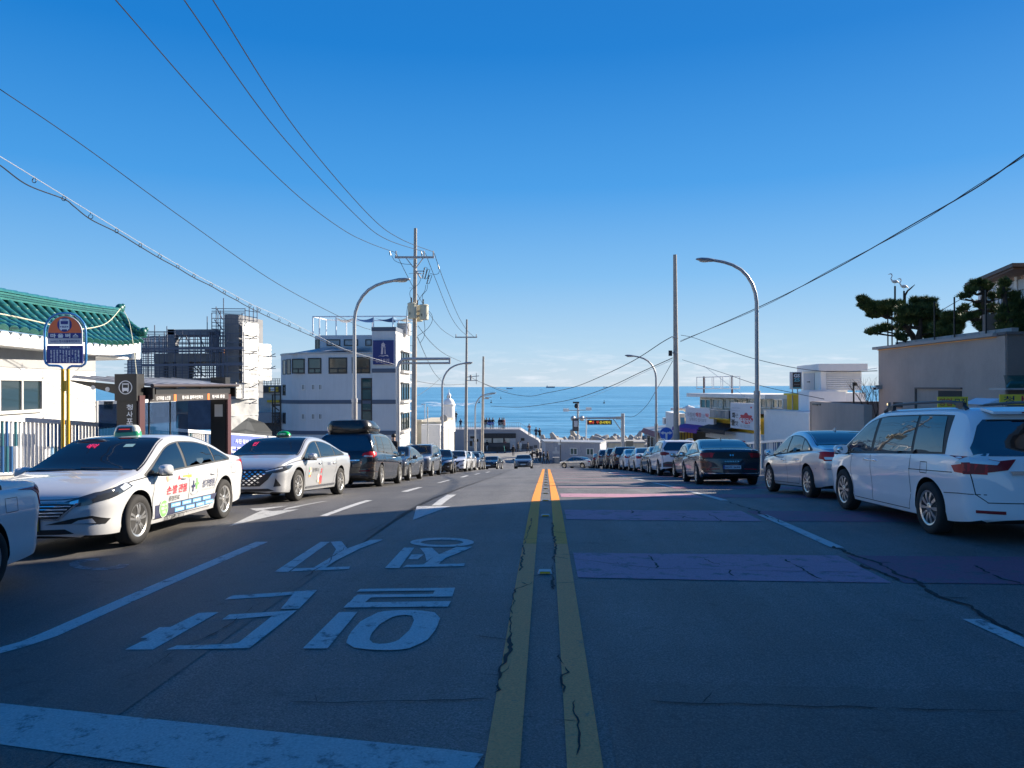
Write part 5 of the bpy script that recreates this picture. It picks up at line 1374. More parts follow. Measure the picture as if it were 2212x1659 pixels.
# glass pavilion on top
px0, px1, py0, py1 = 18.0, 28.5, 29.5, 35.6
zr0 = 4.40 + CH
m_ = MB(); m_.prism([(17.4, 29.5, zr0 + 0.02), (px1, 29.5, zr0 + 0.02), (px1, 36, zr0 + 0.06), (18.9, 35.6, zr0 + 0.06)], (0, 0, 0.14)); m_.build('pavilion_roof', mat('roof_dark_edge', (0.12, 0.10, 0.09), 0.7), Rs)
m_ = MB(); m_.prism([(17.5, 29.6, zr0 - 0.06), (px1, 29.6, zr0 - 0.06), (px1, 35.9, zr0 - 0.04), (19.0, 35.5, zr0 - 0.04)], (0, 0, 0.07)); m_.build('pavilion_soffit', mat('soffit_brown', (0.10, 0.06, 0.045), 0.7), Rs)
for k_, y in enumerate((30.4, 31.7, 33.0, 34.3)): MB().box((18.9, y, (zT + zr0) / 2), (0.16, 0.16, zr0 - zT)).build('pavilion_column', M_framew if k_ else mat('timber_brown', (0.12, 0.09, 0.07), 0.8), Rs)
m_ = MB(); m_.box((18.92, 32.4, zr0 - 0.4), (0.13, 3.8, 0.4)); m_.box((23.3, 30.43, zr0 - 0.32), (8.6, 0.13, 0.4)); m_.build('pavilion_beam', M_steel, Rs)
m_glassc = clear_glass('pavilion_glass', (0.05, 0.07, 0.08), 0.35)
for k_ in range(9): MB().box((19.05 + 0.25 * k_, 30.36, (zT + zr0) / 2), (0.07 if k_ % 3 else 0.16, 0.07, zr0 - zT)).build('pavilion_mullion', M_framew, Rs)
for k_ in range(7): MB().box((18.88, 30.6 + 0.55 * k_, (zT + zr0) / 2), (0.07, 0.10, zr0 - zT)).build('pavilion_mullion', M_framew, Rs)
MB().box((18.94, 32.4, (zT + zr0) / 2 - 0.15), (0.03, 3.8, zr0 - zT - 0.3)).build('pavilion_glass', m_glassc, Rs)
MB().box((21.0, 30.45, (zT + zr0) / 2 - 0.15), (3.9, 0.03, zr0 - zT - 0.3)).build('pavilion_glass', m_glassc, Rs)
block(MB(), [(18.72, 29.72), (28.5, 29.72), (28.5, 30.2), (18.72, 30.2)], zT, zr0 + 0.1).build('pavilion_wall', M_brownd, Rs)
block(MB(), [(18.1, 22.6), (30, 22.6), (30, 27.2), (18.1, 27.2)], zT, 12.2).build('unseen_storey', M_brownd, Rs); MB().box((16.0, 25.8, zT + 0.45), (3.4, 0.15, 0.9)).build('terrace_wall', M_brownd, Rs)  # out-of-view storey added, its height set to throw shade over the near road
# barrel awning
m_ = MB(); vs = []; fs = []
zc_ = FW.px(2200, 838)[1]; ua = FW.px(2138, 838)[0]
for j in range(9):
 a = math.pi / 2 * j / 8
 for u in (ua, ua + 4): vs.append(FW.pt(u + 0.35 * math.sin(a), zc_ + 0.36 * math.sin(a), 0.05 + 0.75 * math.cos(a)))
for j in range(8): fs.append((2 * j, 2 * j + 1, 2 * j + 3, 2 * j + 2))
fs.append(tuple(range(0, 18, 2)))
m_.add(vs, fs); ba = m_.build('barrel_awning', clear_glass('awning_green', (0.02, 0.10, 0.08), 0.75), Rs, smooth=60)
m_ = MB(); FW.slab(m_, ua - 0.05, ua + 4, zc_ - 0.05, zc_, 0.05, 0.85); m_.build('awning_rim', M_steel, ba)
for (a, b, c, d, dd, txt, lab) in ((2026, 857, 2089, 880, 14.6, '영업 모집', 'yellow placard with red and blue lettering behind the minivan roof'), (2160, 852, 2235, 874, 14.2, '청 ㅂ', 'yellow placard with a big red letter at the right picture edge')):
 yw = thing('yellow_placard', lab, 'sign')
 p0, p1 = W(a, b, dd), W(c, d, dd); w_ = (p1 - p0).length
 pc = (W((a + c) / 2, (b + d) / 2, dd)); ww = (c - a) * dd / FV; hh_ = (d - b) * dd / FV
 MB().box((pc.x, pc.y, pc.z), (ww, 0.03, hh_)).build('placard', mat('placard_yellow', (0.95, 0.66, 0.06), 0.6), yw)
 for k_, ch in enumerate(txt.split(' ')):
  m_ = MB(); cx_ = pc.x + ww * (-0.25 if k_ == 0 else 0.25); text(m_, ch, (cx_, pc.y - 0.02, pc.z), (1, 0, 0), (0, 0, 1), ww * (0.42 if len(ch) > 1 else 0.30), hh_ * 0.72, 0.006); m_.build('placard_lettering', (M_inkr if k_ == (0 if a < 2100 else 1) else M_inkn), yw)
 m_ = MB()
 for dx in (-0.4, 0.4): m_.beam((pc.x + dx * ww, pc.y + 0.03, pc.z - hh_ / 2), (pc.x + dx * ww, pc.y + 0.03, gz(pc.x, pc.y)), 0.03)
 m_.build('placard_leg', M_steel, yw)
tw_ = thing('white_canopy', 'small white tent canopy peak beside the yellow placard', 'canopy')
a = W(2128, 874, 16); b_ = W(2160, 861, 16); m_ = MB(); m_.prism([a, b_, Vector((b_.x + 0.6, b_.y, a.z))], (0, 0.9, 0)); m_.build('canopy_cloth', mat('cloth_white', (0.75, 0.76, 0.8), 0.8), tw_)
m_ = MB(); m_.beam((b_.x, b_.y + 0.5, b_.z - 0.05), (b_.x, b_.y + 0.5, gz(8, 16)), 0.04); m_.build('canopy_pole', M_steel, tw_)
# house that stands just outside the picture on the right and shades the foreground
Ob = thing('taupe_house', 'taupe house just beyond the right picture edge shading the road', 'building')
block(MB(), [(13.95, -16), (26, -16), (26, 21.9), (13.95, 21.9)], -2.5, 11.3).build('wall', M_brown, Ob)
block(MB(), [(13.75, -16.2), (26.2, -16.2), (26.2, 22.1), (13.75, 22.1)], 11.3, 11.6).build('roof', M_conc, Ob)
OW = Wall((13.95, 21.9), (13.95, -16))
for k_ in range(14): OW.window(Ob, 1.5 + k_ % 7 * 5, 3.6 + k_ % 7 * 5, 1.6 + k_ // 7 * 4, 3.6 + k_ // 7 * 4, 2, 1, M_framew, M_wglass, 0.07)
# ------------------------------------------------------------------ trees
M_bark = mat('pine_bark', (0.055, 0.040, 0.030), 0.95, var=0.3, vscale=8, bump=0.5, bscale=18)
def leafmat(nm, a, b):
 m = bpy.data.materials.new(nm); m.use_nodes = True; t = m.node_tree; bb = t.nodes['Principled BSDF']
 oi = t.nodes.new('ShaderNodeTexCoord'); n = t.nodes.new('ShaderNodeTexNoise'); n.inputs['Scale'].default_value = 3.5; n.inputs['Detail'].default_value = 5
 t.links.new(oi.outputs['Object'], n.inputs['Vector']); r = t.nodes.new('ShaderNodeValToRGB')
 r.color_ramp.elements[0].position = 0.35; r.color_ramp.elements[1].position = 0.65
 r.color_ramp.elements[0].color = (*a, 1); r.color_ramp.elements[1].color = (*b, 1)
 t.links.new(n.outputs['Fac'], r.inputs[0]); t.links.new(r.outputs[0], bb.inputs['Base Color']); bb.inputs['Roughness'].default_value = 0.6
 bb.inputs['Specular IOR Level'].default_value = 0.3
 return m
M_needle = leafmat('pine_needles', (0.040, 0.075, 0.024), (0.15, 0.18, 0.050))
r5x = lambda x: (3200 + x / 2.370) * 0.5486
r5y = lambda y: (1000 + y / 2.370) * 0.5486
def pine(label, d, trunk, pads, seed, ntuft=360):
 rd = random.Random(seed)
 T_ = thing('pine_tree', label, 'tree', group='pruned pines on the roof terrace')
 f = lambda x, y, dd=0: W(r5x(x), r5y(y), d + dd)
 tp_ = [f(*p) for p in trunk]
 m_ = MB(); m_.tube(tp_, [0.13 - 0.09 * i / max(1, len(tp_) - 1) for i in range(len(tp_))], 7)
 for (x, y, rx, ry, dd) in pads:
  c_ = f(x, y + ry * 0.6, dd); j = min(range(len(tp_)), key=lambda i: (tp_[i] - c_).length + max(0, tp_[i].z - c_.z) * 2)
  s_ = tp_[j]; mid = s_.lerp(c_, 0.5) + Vector((rd.uniform(-0.08, 0.08), rd.uniform(-0.1, 0.1), -0.06))
  m_.tube([s_, mid, c_], [0.06, 0.042, 0.016], 5)
  for k_ in range(5):
   q = c_ + Vector((rd.uniform(-1, 1) * rx * d / FV * 0.23, rd.uniform(-0.2, 0.2), rd.uniform(-0.02, 0.1))); m_.tube([mid, q], [0.016, 0.006], 4)
 m_.build('trunk', M_bark, T_, smooth=60)
 m_ = MB(); V = m_.v; Fc = m_.f
 k = 0.5486 / 2.370 * d / FV
 for (x, y, rx, ry, dd) in pads:
  c_ = f(x, y, dd); a, b_, h = rx * k, rx * k * 0.75, ry * k
  nt_ = int(ntuft * (a * b_ * 2 + a * h * 3) * 2.9)
  subs = []
  for i in range(9):
   q = Vector((rd.uniform(-1, 1), rd.uniform(-1, 1), rd.uniform(-0.8, 0.9)))
   if q.length > 1: q.normalize()
   subs.append((q * 0.72, rd.uniform(0.26, 0.52)))
  for i in range(max(40, nt_)):
   sc_, sr_ = rd.choice(subs)
   while True:
    u = Vector((rd.uniform(-1, 1), rd.uniform(-1, 1), rd.uniform(-1, 1)))
    if 0.25 < u.length < 1: break
   u = u.normalized() * (u.length ** 0.4)
   w_ = sc_ + u * sr_ * (1.35 if rd.random() < 0.1 else 1.0); zz = w_.z + u.z * sr_ * 0.35
   p = c_ + Vector((w_.x * a * 1.05, w_.y * b_ * 1.05, zz * h))
   dr = (Vector((u.x * 0.7, u.y * 0.7, abs(u.z) * 0.6 + 0.35)) + Vector((rd.uniform(-1, 1), rd.uniform(-1, 1), rd.uniform(-0.5, 1))) * 0.4).normalized()
   L_ = rd.uniform(0.10, 0.19)
   for q in range(6):
    e = (dr + Vector((rd.uniform(-1, 1), rd.uniform(-1, 1), rd.uniform(-0.7, 1))) * 0.75).normalized()
    sd = e.cross(Vector((rd.uniform(-1, 1), rd.uniform(-1, 1), rd.uniform(-1, 1)))).normalized() * 0.017
    b0 = len(V); V.extend([tuple(p - sd), tuple(p + sd), tuple(p + e * L_)]); Fc.append((b0, b0 + 1, b0 + 2)); m_.m.append(0)
 me = bpy.data.meshes.new('crown'); me.from_pydata(m_.v, [], m_.f); me.materials.append(M_needle)
 inst('crown', me, T_)
pine('spreading pine reaching out beyond the terrace corner, its top sunlit', 30.04, [(970, 850), (930, 760), (880, 690), (800, 620), (700, 590), (600, 550)],
  [(500, 480, 85, 55, 0.1), (470, 430, 55, 32, 0.0), (600, 500, 95, 60, 0), (700, 500, 100, 58, -0.2), (800, 480, 80, 45, 0.2), (640, 560, 110, 38, 0.2), (560, 560, 70, 30, 0.3), (580, 720, 70, 42, 0.4), (690, 700, 75, 40, 0.3), (850, 700, 60, 30, 0.5)], 1)
pine('dense dark pine with a round crown next to the spreading pine', 28.75, [(1000, 840), (990, 760), (1010, 680), (1000, 590), (980, 500)],
  [(960, 450, 60, 45, 0), (1060, 470, 90, 60, 0.1), (900, 540, 110, 55, -0.1), (1020, 560, 140, 75, 0), (1120, 600, 90, 60, 0.2), (860, 620, 80, 60, 0.1), (980, 650, 100, 60, 0.3), (830, 770, 50, 50, 0.2), (1080, 700, 90, 50, 0.1), (1100, 760, 80, 40, 0.4)], 2)
pine('low wide dark pine in the middle of the roof terrace', 27.07, [(1250, 800), (1270, 730), (1300, 660), (1300, 600)],
  [(1300, 610, 110, 60, 0), (1210, 660, 90, 55, 0.1), (1370, 600, 60, 40, 0.1), (1260, 720, 100, 55, -0.1), (1180, 730, 70, 55, 0), (1340, 690, 80, 45, 0.2), (1420, 510, 40, 30, 0.2), (1240, 780, 90, 35, 0.1)], 3)
pine('tall open pine with bare twisted branches before the glass pavilion', 25.38, [(1610, 800), (1605, 700), (1610, 600), (1600, 520), (1590, 440), (1600, 360), (1560, 310)],
  [(1540, 295, 75, 45, 0), (1640, 310, 60, 40, 0.1), (1420, 400, 60, 32, 0.1), (1470, 345, 55, 32, 0), (1690, 400, 55, 35, 0.1), (1540, 480, 40, 32, 0.2), (1620, 500, 32, 30, 0), (1500, 580, 60, 40, 0.2), (1440, 600, 55, 26, 0.3), (1690, 520, 60, 40, 0.2), (1560, 650, 70, 60, 0.2), (1600, 710, 60, 50, 0.1), (1410, 520, 40, 26, 0.3)], 4, 300)
pine('pine at the right picture edge in front of the dark pavilion wall', 24.22, [(1830, 760), (1840, 660), (1820, 560), (1800, 470), (1790, 380), (1780, 300)],
  [(1780, 290, 60, 60, 0), (1770, 370, 55, 55, 0.1), (1880, 390, 60, 40, 0.2), (1800, 520, 80, 45, 0.1), (1900, 480, 80, 60, 0.2), (1920, 600, 90, 60, 0.1), (1780, 600, 60, 45, 0), (1830, 690, 110, 60, 0.1), (1950, 700, 90, 60, 0)], 5, 300)
bt = thing('bare_tree', 'leafless twiggy shrub against the taupe restaurant corner', 'tree')
m_ = MB(); rd = random.Random(9)
def twig(p, dr, l_, r_, dep):
 q = p + dr * l_; m_.tube([p, p.lerp(q, 0.5) + Vector((rd.uniform(-.03, .03), 0, rd.uniform(-.03, .03))), q], [r_, r_ * 0.8, r_ * 0.55], 4)
 if dep:
  for k_ in range(3): twig(p.lerp(q, rd.uniform(0.5, 1)), (dr + Vector((rd.uniform(-1, 1), rd.uniform(-0.6, 0.6), rd.uniform(-0.2, 0.9))) * 0.7).normalized(), l_ * 0.68, r_ * 0.55, dep - 1)
bq = W(1884, 935, 30.2)
for k_ in range(3): twig(bq + Vector((0, 0, 0)), Vector((rd.uniform(-0.35, 0.3), 0, 1)).normalized(), 1.05, 0.026, 3)
m_.build('branches', M_bark, bt)
# heron figures on thin poles
for k_, (x, ytop, ybot, lab) in enumerate(((768, 300, 440, 'white heron figure on a tall thin pole above the pines'), (852, 345, 445, 'second heron figure on a shorter pole beside a forked dead branch'))):
 hr = thing('heron_figure', lab, 'statue'); a = W(r5x(x), r5y(ybot + 150), 30.5); b_ = W(r5x(x), r5y(ytop), 30.5)
 MB().tube([a, b_], 0.035, 6).build('pole', M_dark, hr)
 s_ = 0.62 * 23.6 / FV * 30 / 0.62 * 0.55
 s_ = 0.22
 m_ = MB(); m_.tube([b_, b_ + Vector((0, 0, 0.12))], 0.008, 4); m_.ellipsoid(b_ + Vector((0, 0, 0.18)), (0.13, 0.06, 0.065), 10, 6)
 m_.tube([b_ + Vector((-0.10, 0, 0.2)), b_ + Vector((-0.16, 0, 0.30)), b_ + Vector((-0.11, 0, 0.40)), b_ + Vector((-0.13, 0, 0.48)), b_ + Vector((-0.18, 0, 0.49)), b_ + Vector((-0.27, 0, 0.46))], [0.03, 0.02, 0.018, 0.022, 0.022, 0.004], 6)
 m_.tube([b_ + Vector((0.1, 0, 0.17)), b_ + Vector((0.2, 0, 0.1))], [0.04, 0.006], 5); m_.build('heron', M_framew, hr, smooth=50)
dbr = thing('dead_branch', 'forked dark dead branch standing among the pines', 'branch')
m_ = MB(); m_.tube([W(r5x(858), r5y(560), 30.5), W(r5x(860), r5y(390), 30.5), W(r5x(885), r5y(345), 30.5), W(r5x(910), r5y(325), 30.5), W(r5x(953), r5y(287), 30.5)], [0.05, 0.045, 0.035, 0.03, 0.012], 6); m_.tube([W(r5x(885), r5y(347), 30.5), W(r5x(890), r5y(330), 30.5)], [0.025, 0.01], 5); m_.build('branch', M_bark, dbr)
# ------------------------------------------------------------------ street furniture: fences, bus stop, poles, wires
M_fw = mat('fence_white', (0.74, 0.74, 0.74), 0.4)
M_fb = mat('fence_blue', (0.02, 0.10, 0.26), 0.4)
M_ft = mat('fence_teal', (0.02, 0.13, 0.17), 0.4)
M_fl = mat('fence_light_blue', (0.22, 0.42, 0.62), 0.4)
def picket_fence(label, x, y0, y1, step, ph, base=0.68, hgt=1.15):
 fn = thing('picket_fence', label, 'fence')
 me = MB()
 me.tube([(0, 0, 0), (0, 0, hgt * 0.5)], 0.036, 8, mi=0); me.tube([(0, 0, hgt * 0.5), (0, 0, hgt - 0.05)], 0.030, 8, mi=1)
 pm = me.mesh('picket', 50); pm.materials.append(M_fw); pm.materials.append(M_fb)
 i = 0; y = y0
 while y < y1:
  o = inst('picket', pm, fn, (x, y, gz(x, y) + base), None, (1, 1, 1))
  wv = math.sin(i * 0.42 + ph)
  lo, up = M_fw, M_fw
  if (i % 2 == 0 and wv > -0.5) or wv > 0.75: up = (M_fb, M_ft, M_fb)[i % 3]
  if wv > 0.55: lo = (M_ft, M_fb)[i % 2]
  elif wv > 0.0 and i % 2: lo = M_fl
  o.scale = (1, 1, 1)
  for s_, mm in ((0, lo), (1, up)):
   o.material_slots[s_].link = 'OBJECT'; o.material_slots[s_].material = mm
  i += 1; y += step
 m_ = MB(); k = int((y1 - y0) / 1.0)
 P = [(x, y0 + (y1 - y0) * j / k) for j in range(k + 1)]
 for a, b_ in zip(P[:-1], P[1:]): m_.beam((a[0], a[1], gz(*a) + base + hgt), (b_[0], b_[1], gz(*b_) + base + hgt), 0.14, 0.10)
 m_.build('handrail', M_fw, fn)
 m_ = MB()
 for a, b_ in zip(P[:-1], P[1:]): m_.beam((a[0], a[1], gz(*a) + base), (b_[0], b_[1], gz(*b_) + base), 0.06, 0.05)
 m_.build('bottom_rail', M_fw, fn)
 m_ = MB()
 for a, b_ in zip(P[:-1], P[1:]): m_.beam((a[0], a[1], gz(*a) + base / 2 - 0.1), (b_[0], b_[1], gz(*b_) + base / 2 - 0.1), 0.22, base + 0.1)
 m_.build('base_wall', M_conc, fn)
 return fn
picket_fence('white and blue picket fence running behind the bus stop', -11.35, 13.0, 40.0, 0.135, 0.0)
picket_fence('white and blue picket fence beside the right lamp post', 9.7, 30.5, 41.0, 0.14, 1.5, 0.35, 1.2)
bn = thing('notice_banner', 'blue banner with white lettering tied to the fence behind the taxis', 'banner')
BN = Wall((-11.12, 25.9), (-11.12, 33.2))
n = 24; vs = []; fs = []
bz0 = lambda u: gz(-11.2, 25.9 + u) + 0.78; bz1 = lambda u: gz(-11.2, 25.9 + u) + 1.80
for i in range(n + 1):
 u = BN.L * i / n
 for z in (bz0(u), bz1(u)): vs.append(BN.pt(u, z, 0.03 + 0.012 * math.sin(i * 1.3)))
for i in range(n): fs.append((2 * i, 2 * i + 2, 2 * i + 3, 2 * i + 1))
MB().add(vs, fs).build('cloth', mat('banner_periwinkle', (0.10, 0.14, 0.46), 0.7), bn)
sl = Vector((0, 7.3, gz(-11.2, 33.2) - gz(-11.2, 25.9))).normalized()
def btext(s_, u, dz, w_, h_, m, b_=0.02):
 m_ = MB(); text(m_, s_, BN.pt(u, bz0(u) + dz, 0.062), sl, (0, 0, 1), w_, h_, b_); m_.build('lettering', m, bn)
btext('사진·영상 촬영 등을 위한', 2.6, 0.80, 3.2, 0.16, M_inkw, 0.01)
btext('도로 무단 점용 금지', 3.0, 0.42, 4.9, 0.40, M_inkw, 0.03)
btext('해운대구', 2.9, 0.10, 1.2, 0.12, M_inkw, 0.0)
m_ = MB()
for k in range(20):
 a = 2 * math.pi * k / 20; b_ = 2 * math.pi * (k + 1) / 20
 m_.beam(BN.pt(0.28 + 0.2 * math.cos(a), bz0(0.3) + 0.45 + 0.24 * math.sin(a), 0.06), BN.pt(0.28 + 0.2 * math.cos(b_), bz0(0.3) + 0.45 + 0.24 * math.sin(b_), 0.06), 0.05, 0.02)
m_.beam(BN.pt(0.15, bz0(0.3) + 0.6, 0.06), BN.pt(0.42, bz0(0.3) + 0.3, 0.06), 0.05, 0.02); m_.build('ban_symbol', M_inkr, bn)
# village bus stop sign
yb_ = 13.6
vb = lambda x: (150 + x / 5.528) * 0.5486
wb = lambda y: (1200 + y / 5.528) * 0.5486
def bp_(x, y, o=0.0): p = WY(vb(x), wb(y), yb_); return Vector((p.x, p.y - o, p.z))
bs = thing('bus_stop_sign', 'village bus sign in a blue arched frame on two yellow poles', 'sign')
M_bfr = mat('frame_sky_blue', (0.05, 0.24, 0.52), 0.3, coat=0.4)
M_ypole = mat('pole_yellow', (0.72, 0.40, 0.02), 0.4)
M_or = mat('sign_orange', (0.92, 0.17, 0.05), 0.5)
M_nv = mat('sign_navy_blue', (0.022, 0.035, 0.22), 0.5)
MB().tube([bp_(*q) for q in [(535, 1405), (520, 1375), (490, 1345), (430, 1328), (240, 1322), (175, 1280), (145, 1200), (142, 900), (140, 640), (150, 500), (190, 390), (265, 290), (370, 222), (480, 192), (590, 183), (700, 192), (810, 225), (915, 300), (990, 400), (1030, 510), (1040, 650), (1043, 950), (1045, 1200), (1020, 1285), (950, 1338), (740, 1335), (690, 1352), (660, 1380), (645, 1412)]], 0.021, 8).build('frame', M_bfr, bs, smooth=60)
for x in (535, 652):
 a = bp_(x, 1400); MB().tube([a, (a.x, a.y, gz(a.x, a.y) + 0.1)], 0.031, 10).build('pole', M_ypole, bs, smooth=60)
a = bp_(595, 1650); b_ = bp_(595, 1880)
MB().box((a.x, a.y, (a.z + b_.z) / 2), (bp_(640, 0).x - bp_(548, 0).x, 0.03, a.z - b_.z)).build('number_plate', M_ypole, bs)
def bpoly(pts, o0, o1, m, nm, par=bs):
 m_ = MB(); m_.prism([bp_(x, y, o0) for x, y in pts], (0, -(o1 - o0), 0)); return m_.build(nm, m, par)
arch = lambda cx_, r1, yb1, top: [(cx_ - r1, yb1)] + [(cx_ - r1 * math.cos(t_), top + r1 * 1.02 - r1 * 1.02 * math.sin(t_)) for t_ in [math.pi * k / 20 for k in range(21)]] + [(cx_ + r1, yb1)]
up_ = bpoly(arch(588, 378, 860, 238), -0.012, 0.004, mat('panel_white', (0.60, 0.60, 0.63), 0.5), 'upper_panel')
bpoly(arch(585, 358, 612, 250), 0.005, 0.009, M_or, 'orange_field', up_)
bpoly([(228, 614), (942, 614), (942, 732), (228, 732)], 0.005, 0.010, M_nv, 'name_band', up_)
bpoly([(583 + 157 * math.cos(2 * math.pi * k / 28), 435 + 157 * math.sin(2 * math.pi * k / 28)) for k in range(28)], 0.009, 0.012, M_nv, 'bus_disc', up_)
bpoly([(478, 330), (500, 310), (670, 310), (690, 330), (690, 535), (660, 535), (660, 560), (640, 560), (635, 535), (530, 535), (525, 560), (500, 560), (495, 535), (478, 535)], 0.012, 0.015, M_inkw, 'bus_symbol', up_)
bpoly([(500, 355), (665, 355), (660, 425), (505, 425)], 0.015, 0.017, M_nv, 'bus_windscreen', up_); bpoly([(530, 328), (635, 328), (635, 338), (530, 338)], 0.015, 0.017, M_nv, 'bus_window', up_)
for x in (505, 653): bpoly([(x + 14 * math.cos(k), 480 + 14 * math.sin(k)) for k in [0.6 * j for j in range(10)]], 0.015, 0.017, M_nv, 'bus_lamp', up_)
def btx(s_, x0, y0, x1, y1, m, par, b=0.02, o=0.018):
 m_ = MB(); a = bp_(x0, y0); c = bp_(x1, y1); text(m_, s_, ((a.x + c.x) / 2, a.y - o, (a.z + c.z) / 2), (1, 0, 0), (0, 0, 1), c.x - a.x, a.z - c.z, b); m_.build('sign_lettering', m, par)
btx('BUS', 535, 462, 630, 500, M_nv, up_, 0.04)
btx('마 을 버 스', 282, 630, 888, 720, M_inkw, up_, 0.04)
btx('16-0213 청사포블루라인파크', 278, 768, 912, 820, M_nv, up_, 0.02, 0.008)
lo_ = bpoly([(192, 888), (975, 888), (975, 1275), (192, 1275)], -0.012, 0.004, M_nv, 'lower_panel')
bpoly([(192, 960), (975, 960), (975, 967), (192, 967)], 0.004, 0.007, M_bfr, 'panel_line', lo_)
btx('해운대2', 472, 900, 702, 948, M_inkw, lo_, 0.03, 0.008)
for i, s_ in enumerate(['청사포', '해마루전망대입구', '문탠로드입구', '한진·대림아파트', '장산역', '달맞이고개', '미포', '구청·시장', '해운대역', '동백섬']):
 x = 292 + i * 66; btx('\n'.join(s_), x - 20, 985, x + 20, 1255, M_inkw, lo_, 0.03, 0.008)
# bus shelter
sh_ = thing('bus_shelter', 'dark framed bus shelter with a sloping ribbed roof', 'bus shelter')
SXp = -9.62
def zg_s(y): return gz(SXp, y) + 0.15
for k, (y, vx0, vx1, vt) in enumerate(((17.4, 252, 295, 808), (22.3, 455, 487, 815))):
 a = WY(vx0, vt, y); b_ = WY(vx1, vt, y)
 ztp = a.z
 m_ = MB(); m_.box(((a.x + b_.x) / 2, y + 0.17, (ztp + zg_s(y)) / 2), (b_.x - a.x, 0.34, ztp - zg_s(y))); p_ = m_.build('pillar', M_dark, sh_)
 m_ = MB(); m_.box((b_.x + 0.03, y + 0.15, (ztp - 0.5 + zg_s(y)) / 2), (0.055, 0.24, ztp - 0.5 - zg_s(y))); m_.build('edge_strip', mat('strip_maroon', (0.09, 0.035, 0.035), 0.4), p_)
 if k == 0:
  xc_ = (a.x + b_.x) / 2; wI = b_.x - a.x
  zb_ = WY(270, 866, y).z
  m_ = MB(); m_.box((xc_, y - 0.015, (ztp + zb_) / 2), (wI + 0.05, 0.06, ztp - zb_)); hd = m_.build('header_box', mat('header_black', (0.018, 0.017, 0.017), 0.5), p_)
  zc_ = (ztp + zb_) / 2; rI = wI * 0.34
  m_ = MB()
  for j in range(28):
   t0, t1 = 2 * math.pi * j / 28, 2 * math.pi * (j + 1) / 28
   m_.prism([(xc_ + rI * math.cos(t0), y - 0.046, zc_ + rI * math.sin(t0)), (xc_ + rI * math.cos(t1), y - 0.046, zc_ + rI * math.sin(t1)), (xc_ + rI * 0.88 * math.cos(t1), y - 0.046, zc_ + rI * 0.88 * math.sin(t1)), (xc_ + rI * 0.88 * math.cos(t0), y - 0.046, zc_ + rI * 0.88 * math.sin(t0))], (0, -0.006, 0))
  q = rI
  def bx2(x0, z0, x1, z1, dy=0.0): m_.box((xc_ + (x0 + x1) / 2 * q, y - 0.05 - dy, zc_ + (z0 + z1) / 2 * q), ((x1 - x0) * q, 0.006, (z1 - z0) * q))
  bx2(-0.48, -0.5, 0.48, -0.05); bx2(-0.48, -0.05, -0.38, 0.5); bx2(0.38, -0.05, 0.48, 0.5); bx2(-0.48, 0.42, 0.48, 0.58); bx2(-0.42, -0.66, -0.26, -0.5); bx2(0.26, -0.66, 0.42, -0.5)
  m_.build('bus_symbol', M_inkw, hd)
  chs = '청사포 블루라인파크'; z = WY(270, 874, y).z; stp = 0.165
  for j, ch in enumerate(chs):
   if ch != ' ':
    m_ = MB(); text(m_, ch, (xc_ + wI * 0.16, y - 0.008, z - 0.06), (1, 0, 0), (0, 0, 1), 0.15, 0.135, 0.02); m_.build('stop_name', M_inkw, p_)
    z -= stp
   else: z -= 0.09
 else:
  m_ = MB(); m_.box(((a.x + b_.x) / 2 + 0.02, y - 0.01, -0.62 + CH - 0.05), (0.24, 0.012, 0.36)); m_.build('timetable', mat('paper', (0.62, 0.62, 0.60), 0.8), p_)
y0s, y1s = 17.78, 22.72
zf_ = 0.035 + CH; zb2 = 0.245 + CH
xf, xb = -9.30, -11.25
m_ = MB(); m_.prism([(xf, y0s, zf_), (xf, y1s, zf_ + 0.02), (xb, y1s, zb2), (xb, y0s, zb2)], (0, 0, 0.045)); m_.build('roof_panel', mat('roof_grey_sheet', (0.42, 0.42, 0.44), 0.5, var=0.1, vscale=1.0), sh_)
for j in range(8):
 y = y0s + 0.08 + (y1s - y0s - 0.16) * j / 7
 m_ = MB(); m_.beam((xf, y, zf_ + 0.055), (xb, y, zb2 + 0.055), 0.05, 0.03); m_.build('roof_rib', M_steel, sh_)
MB().tube([(xf + 0.02, y0s - 0.05, zf_ + 0.02), (xf + 0.02, y1s + 0.05, zf_ + 0.04)], 0.045, 10).build('gutter', mat('gutter_brown', (0.11, 0.085, 0.08), 0.35, 0.4), sh_, smooth=60)
for y in (17.8, 22.62):
 m_ = MB(); m_.prism([(xb - 0.05, y, zb2 - 0.05), (xf, y, zf_ - 0.03), (xf, y, zf_ - 0.30), (-9.9, y, zf_ - 0.26), (xb - 0.05, y, zb2 + 0.01 - 0.09)], (0, 0.09, 0)); br = m_.build('roof_bracket', M_dark, sh_)
 for j, x in enumerate((-10.05, -10.4, -10.75)): MB().lathe([(0.055, -0.004), (0.055, 0.0)], 14, (x, y - 0.001, zf_ - 0.10 + 0.04 * j), 'y').build('bracket_hole', mat('hole_pale', (0.62, 0.62, 0.62), 0.7), br)
for y in (19.0, 20.4, 21.6): m_ = MB(); m_.prism([(xf, y, zf_ - 0.02), (xf - 0.5, y, zf_ + 0.02), (xf - 0.3, y, zf_ - 0.2)], (0, 0.06, 0)); m_.build('roof_strut', M_dark, sh_)
m_ = MB(); m_.box((xf - 0.12, (y0s + y1s) / 2, zf_ - 0.12), (0.10, y1s - y0s - 0.6, 0.16)); m_.build('roof_beam', M_dark, sh_)
SWL = Wall((-9.36, 17.78), (-9.36, 22.28))
m_ = MB(); SWL.slab(m_, 0, SWL.L, zf_ - 0.37, zf_ - 0.19, -0.04, 0.0); sb_ = m_.build('name_board', mat('board_brown', (0.045, 0.036, 0.033), 0.5), sh_)
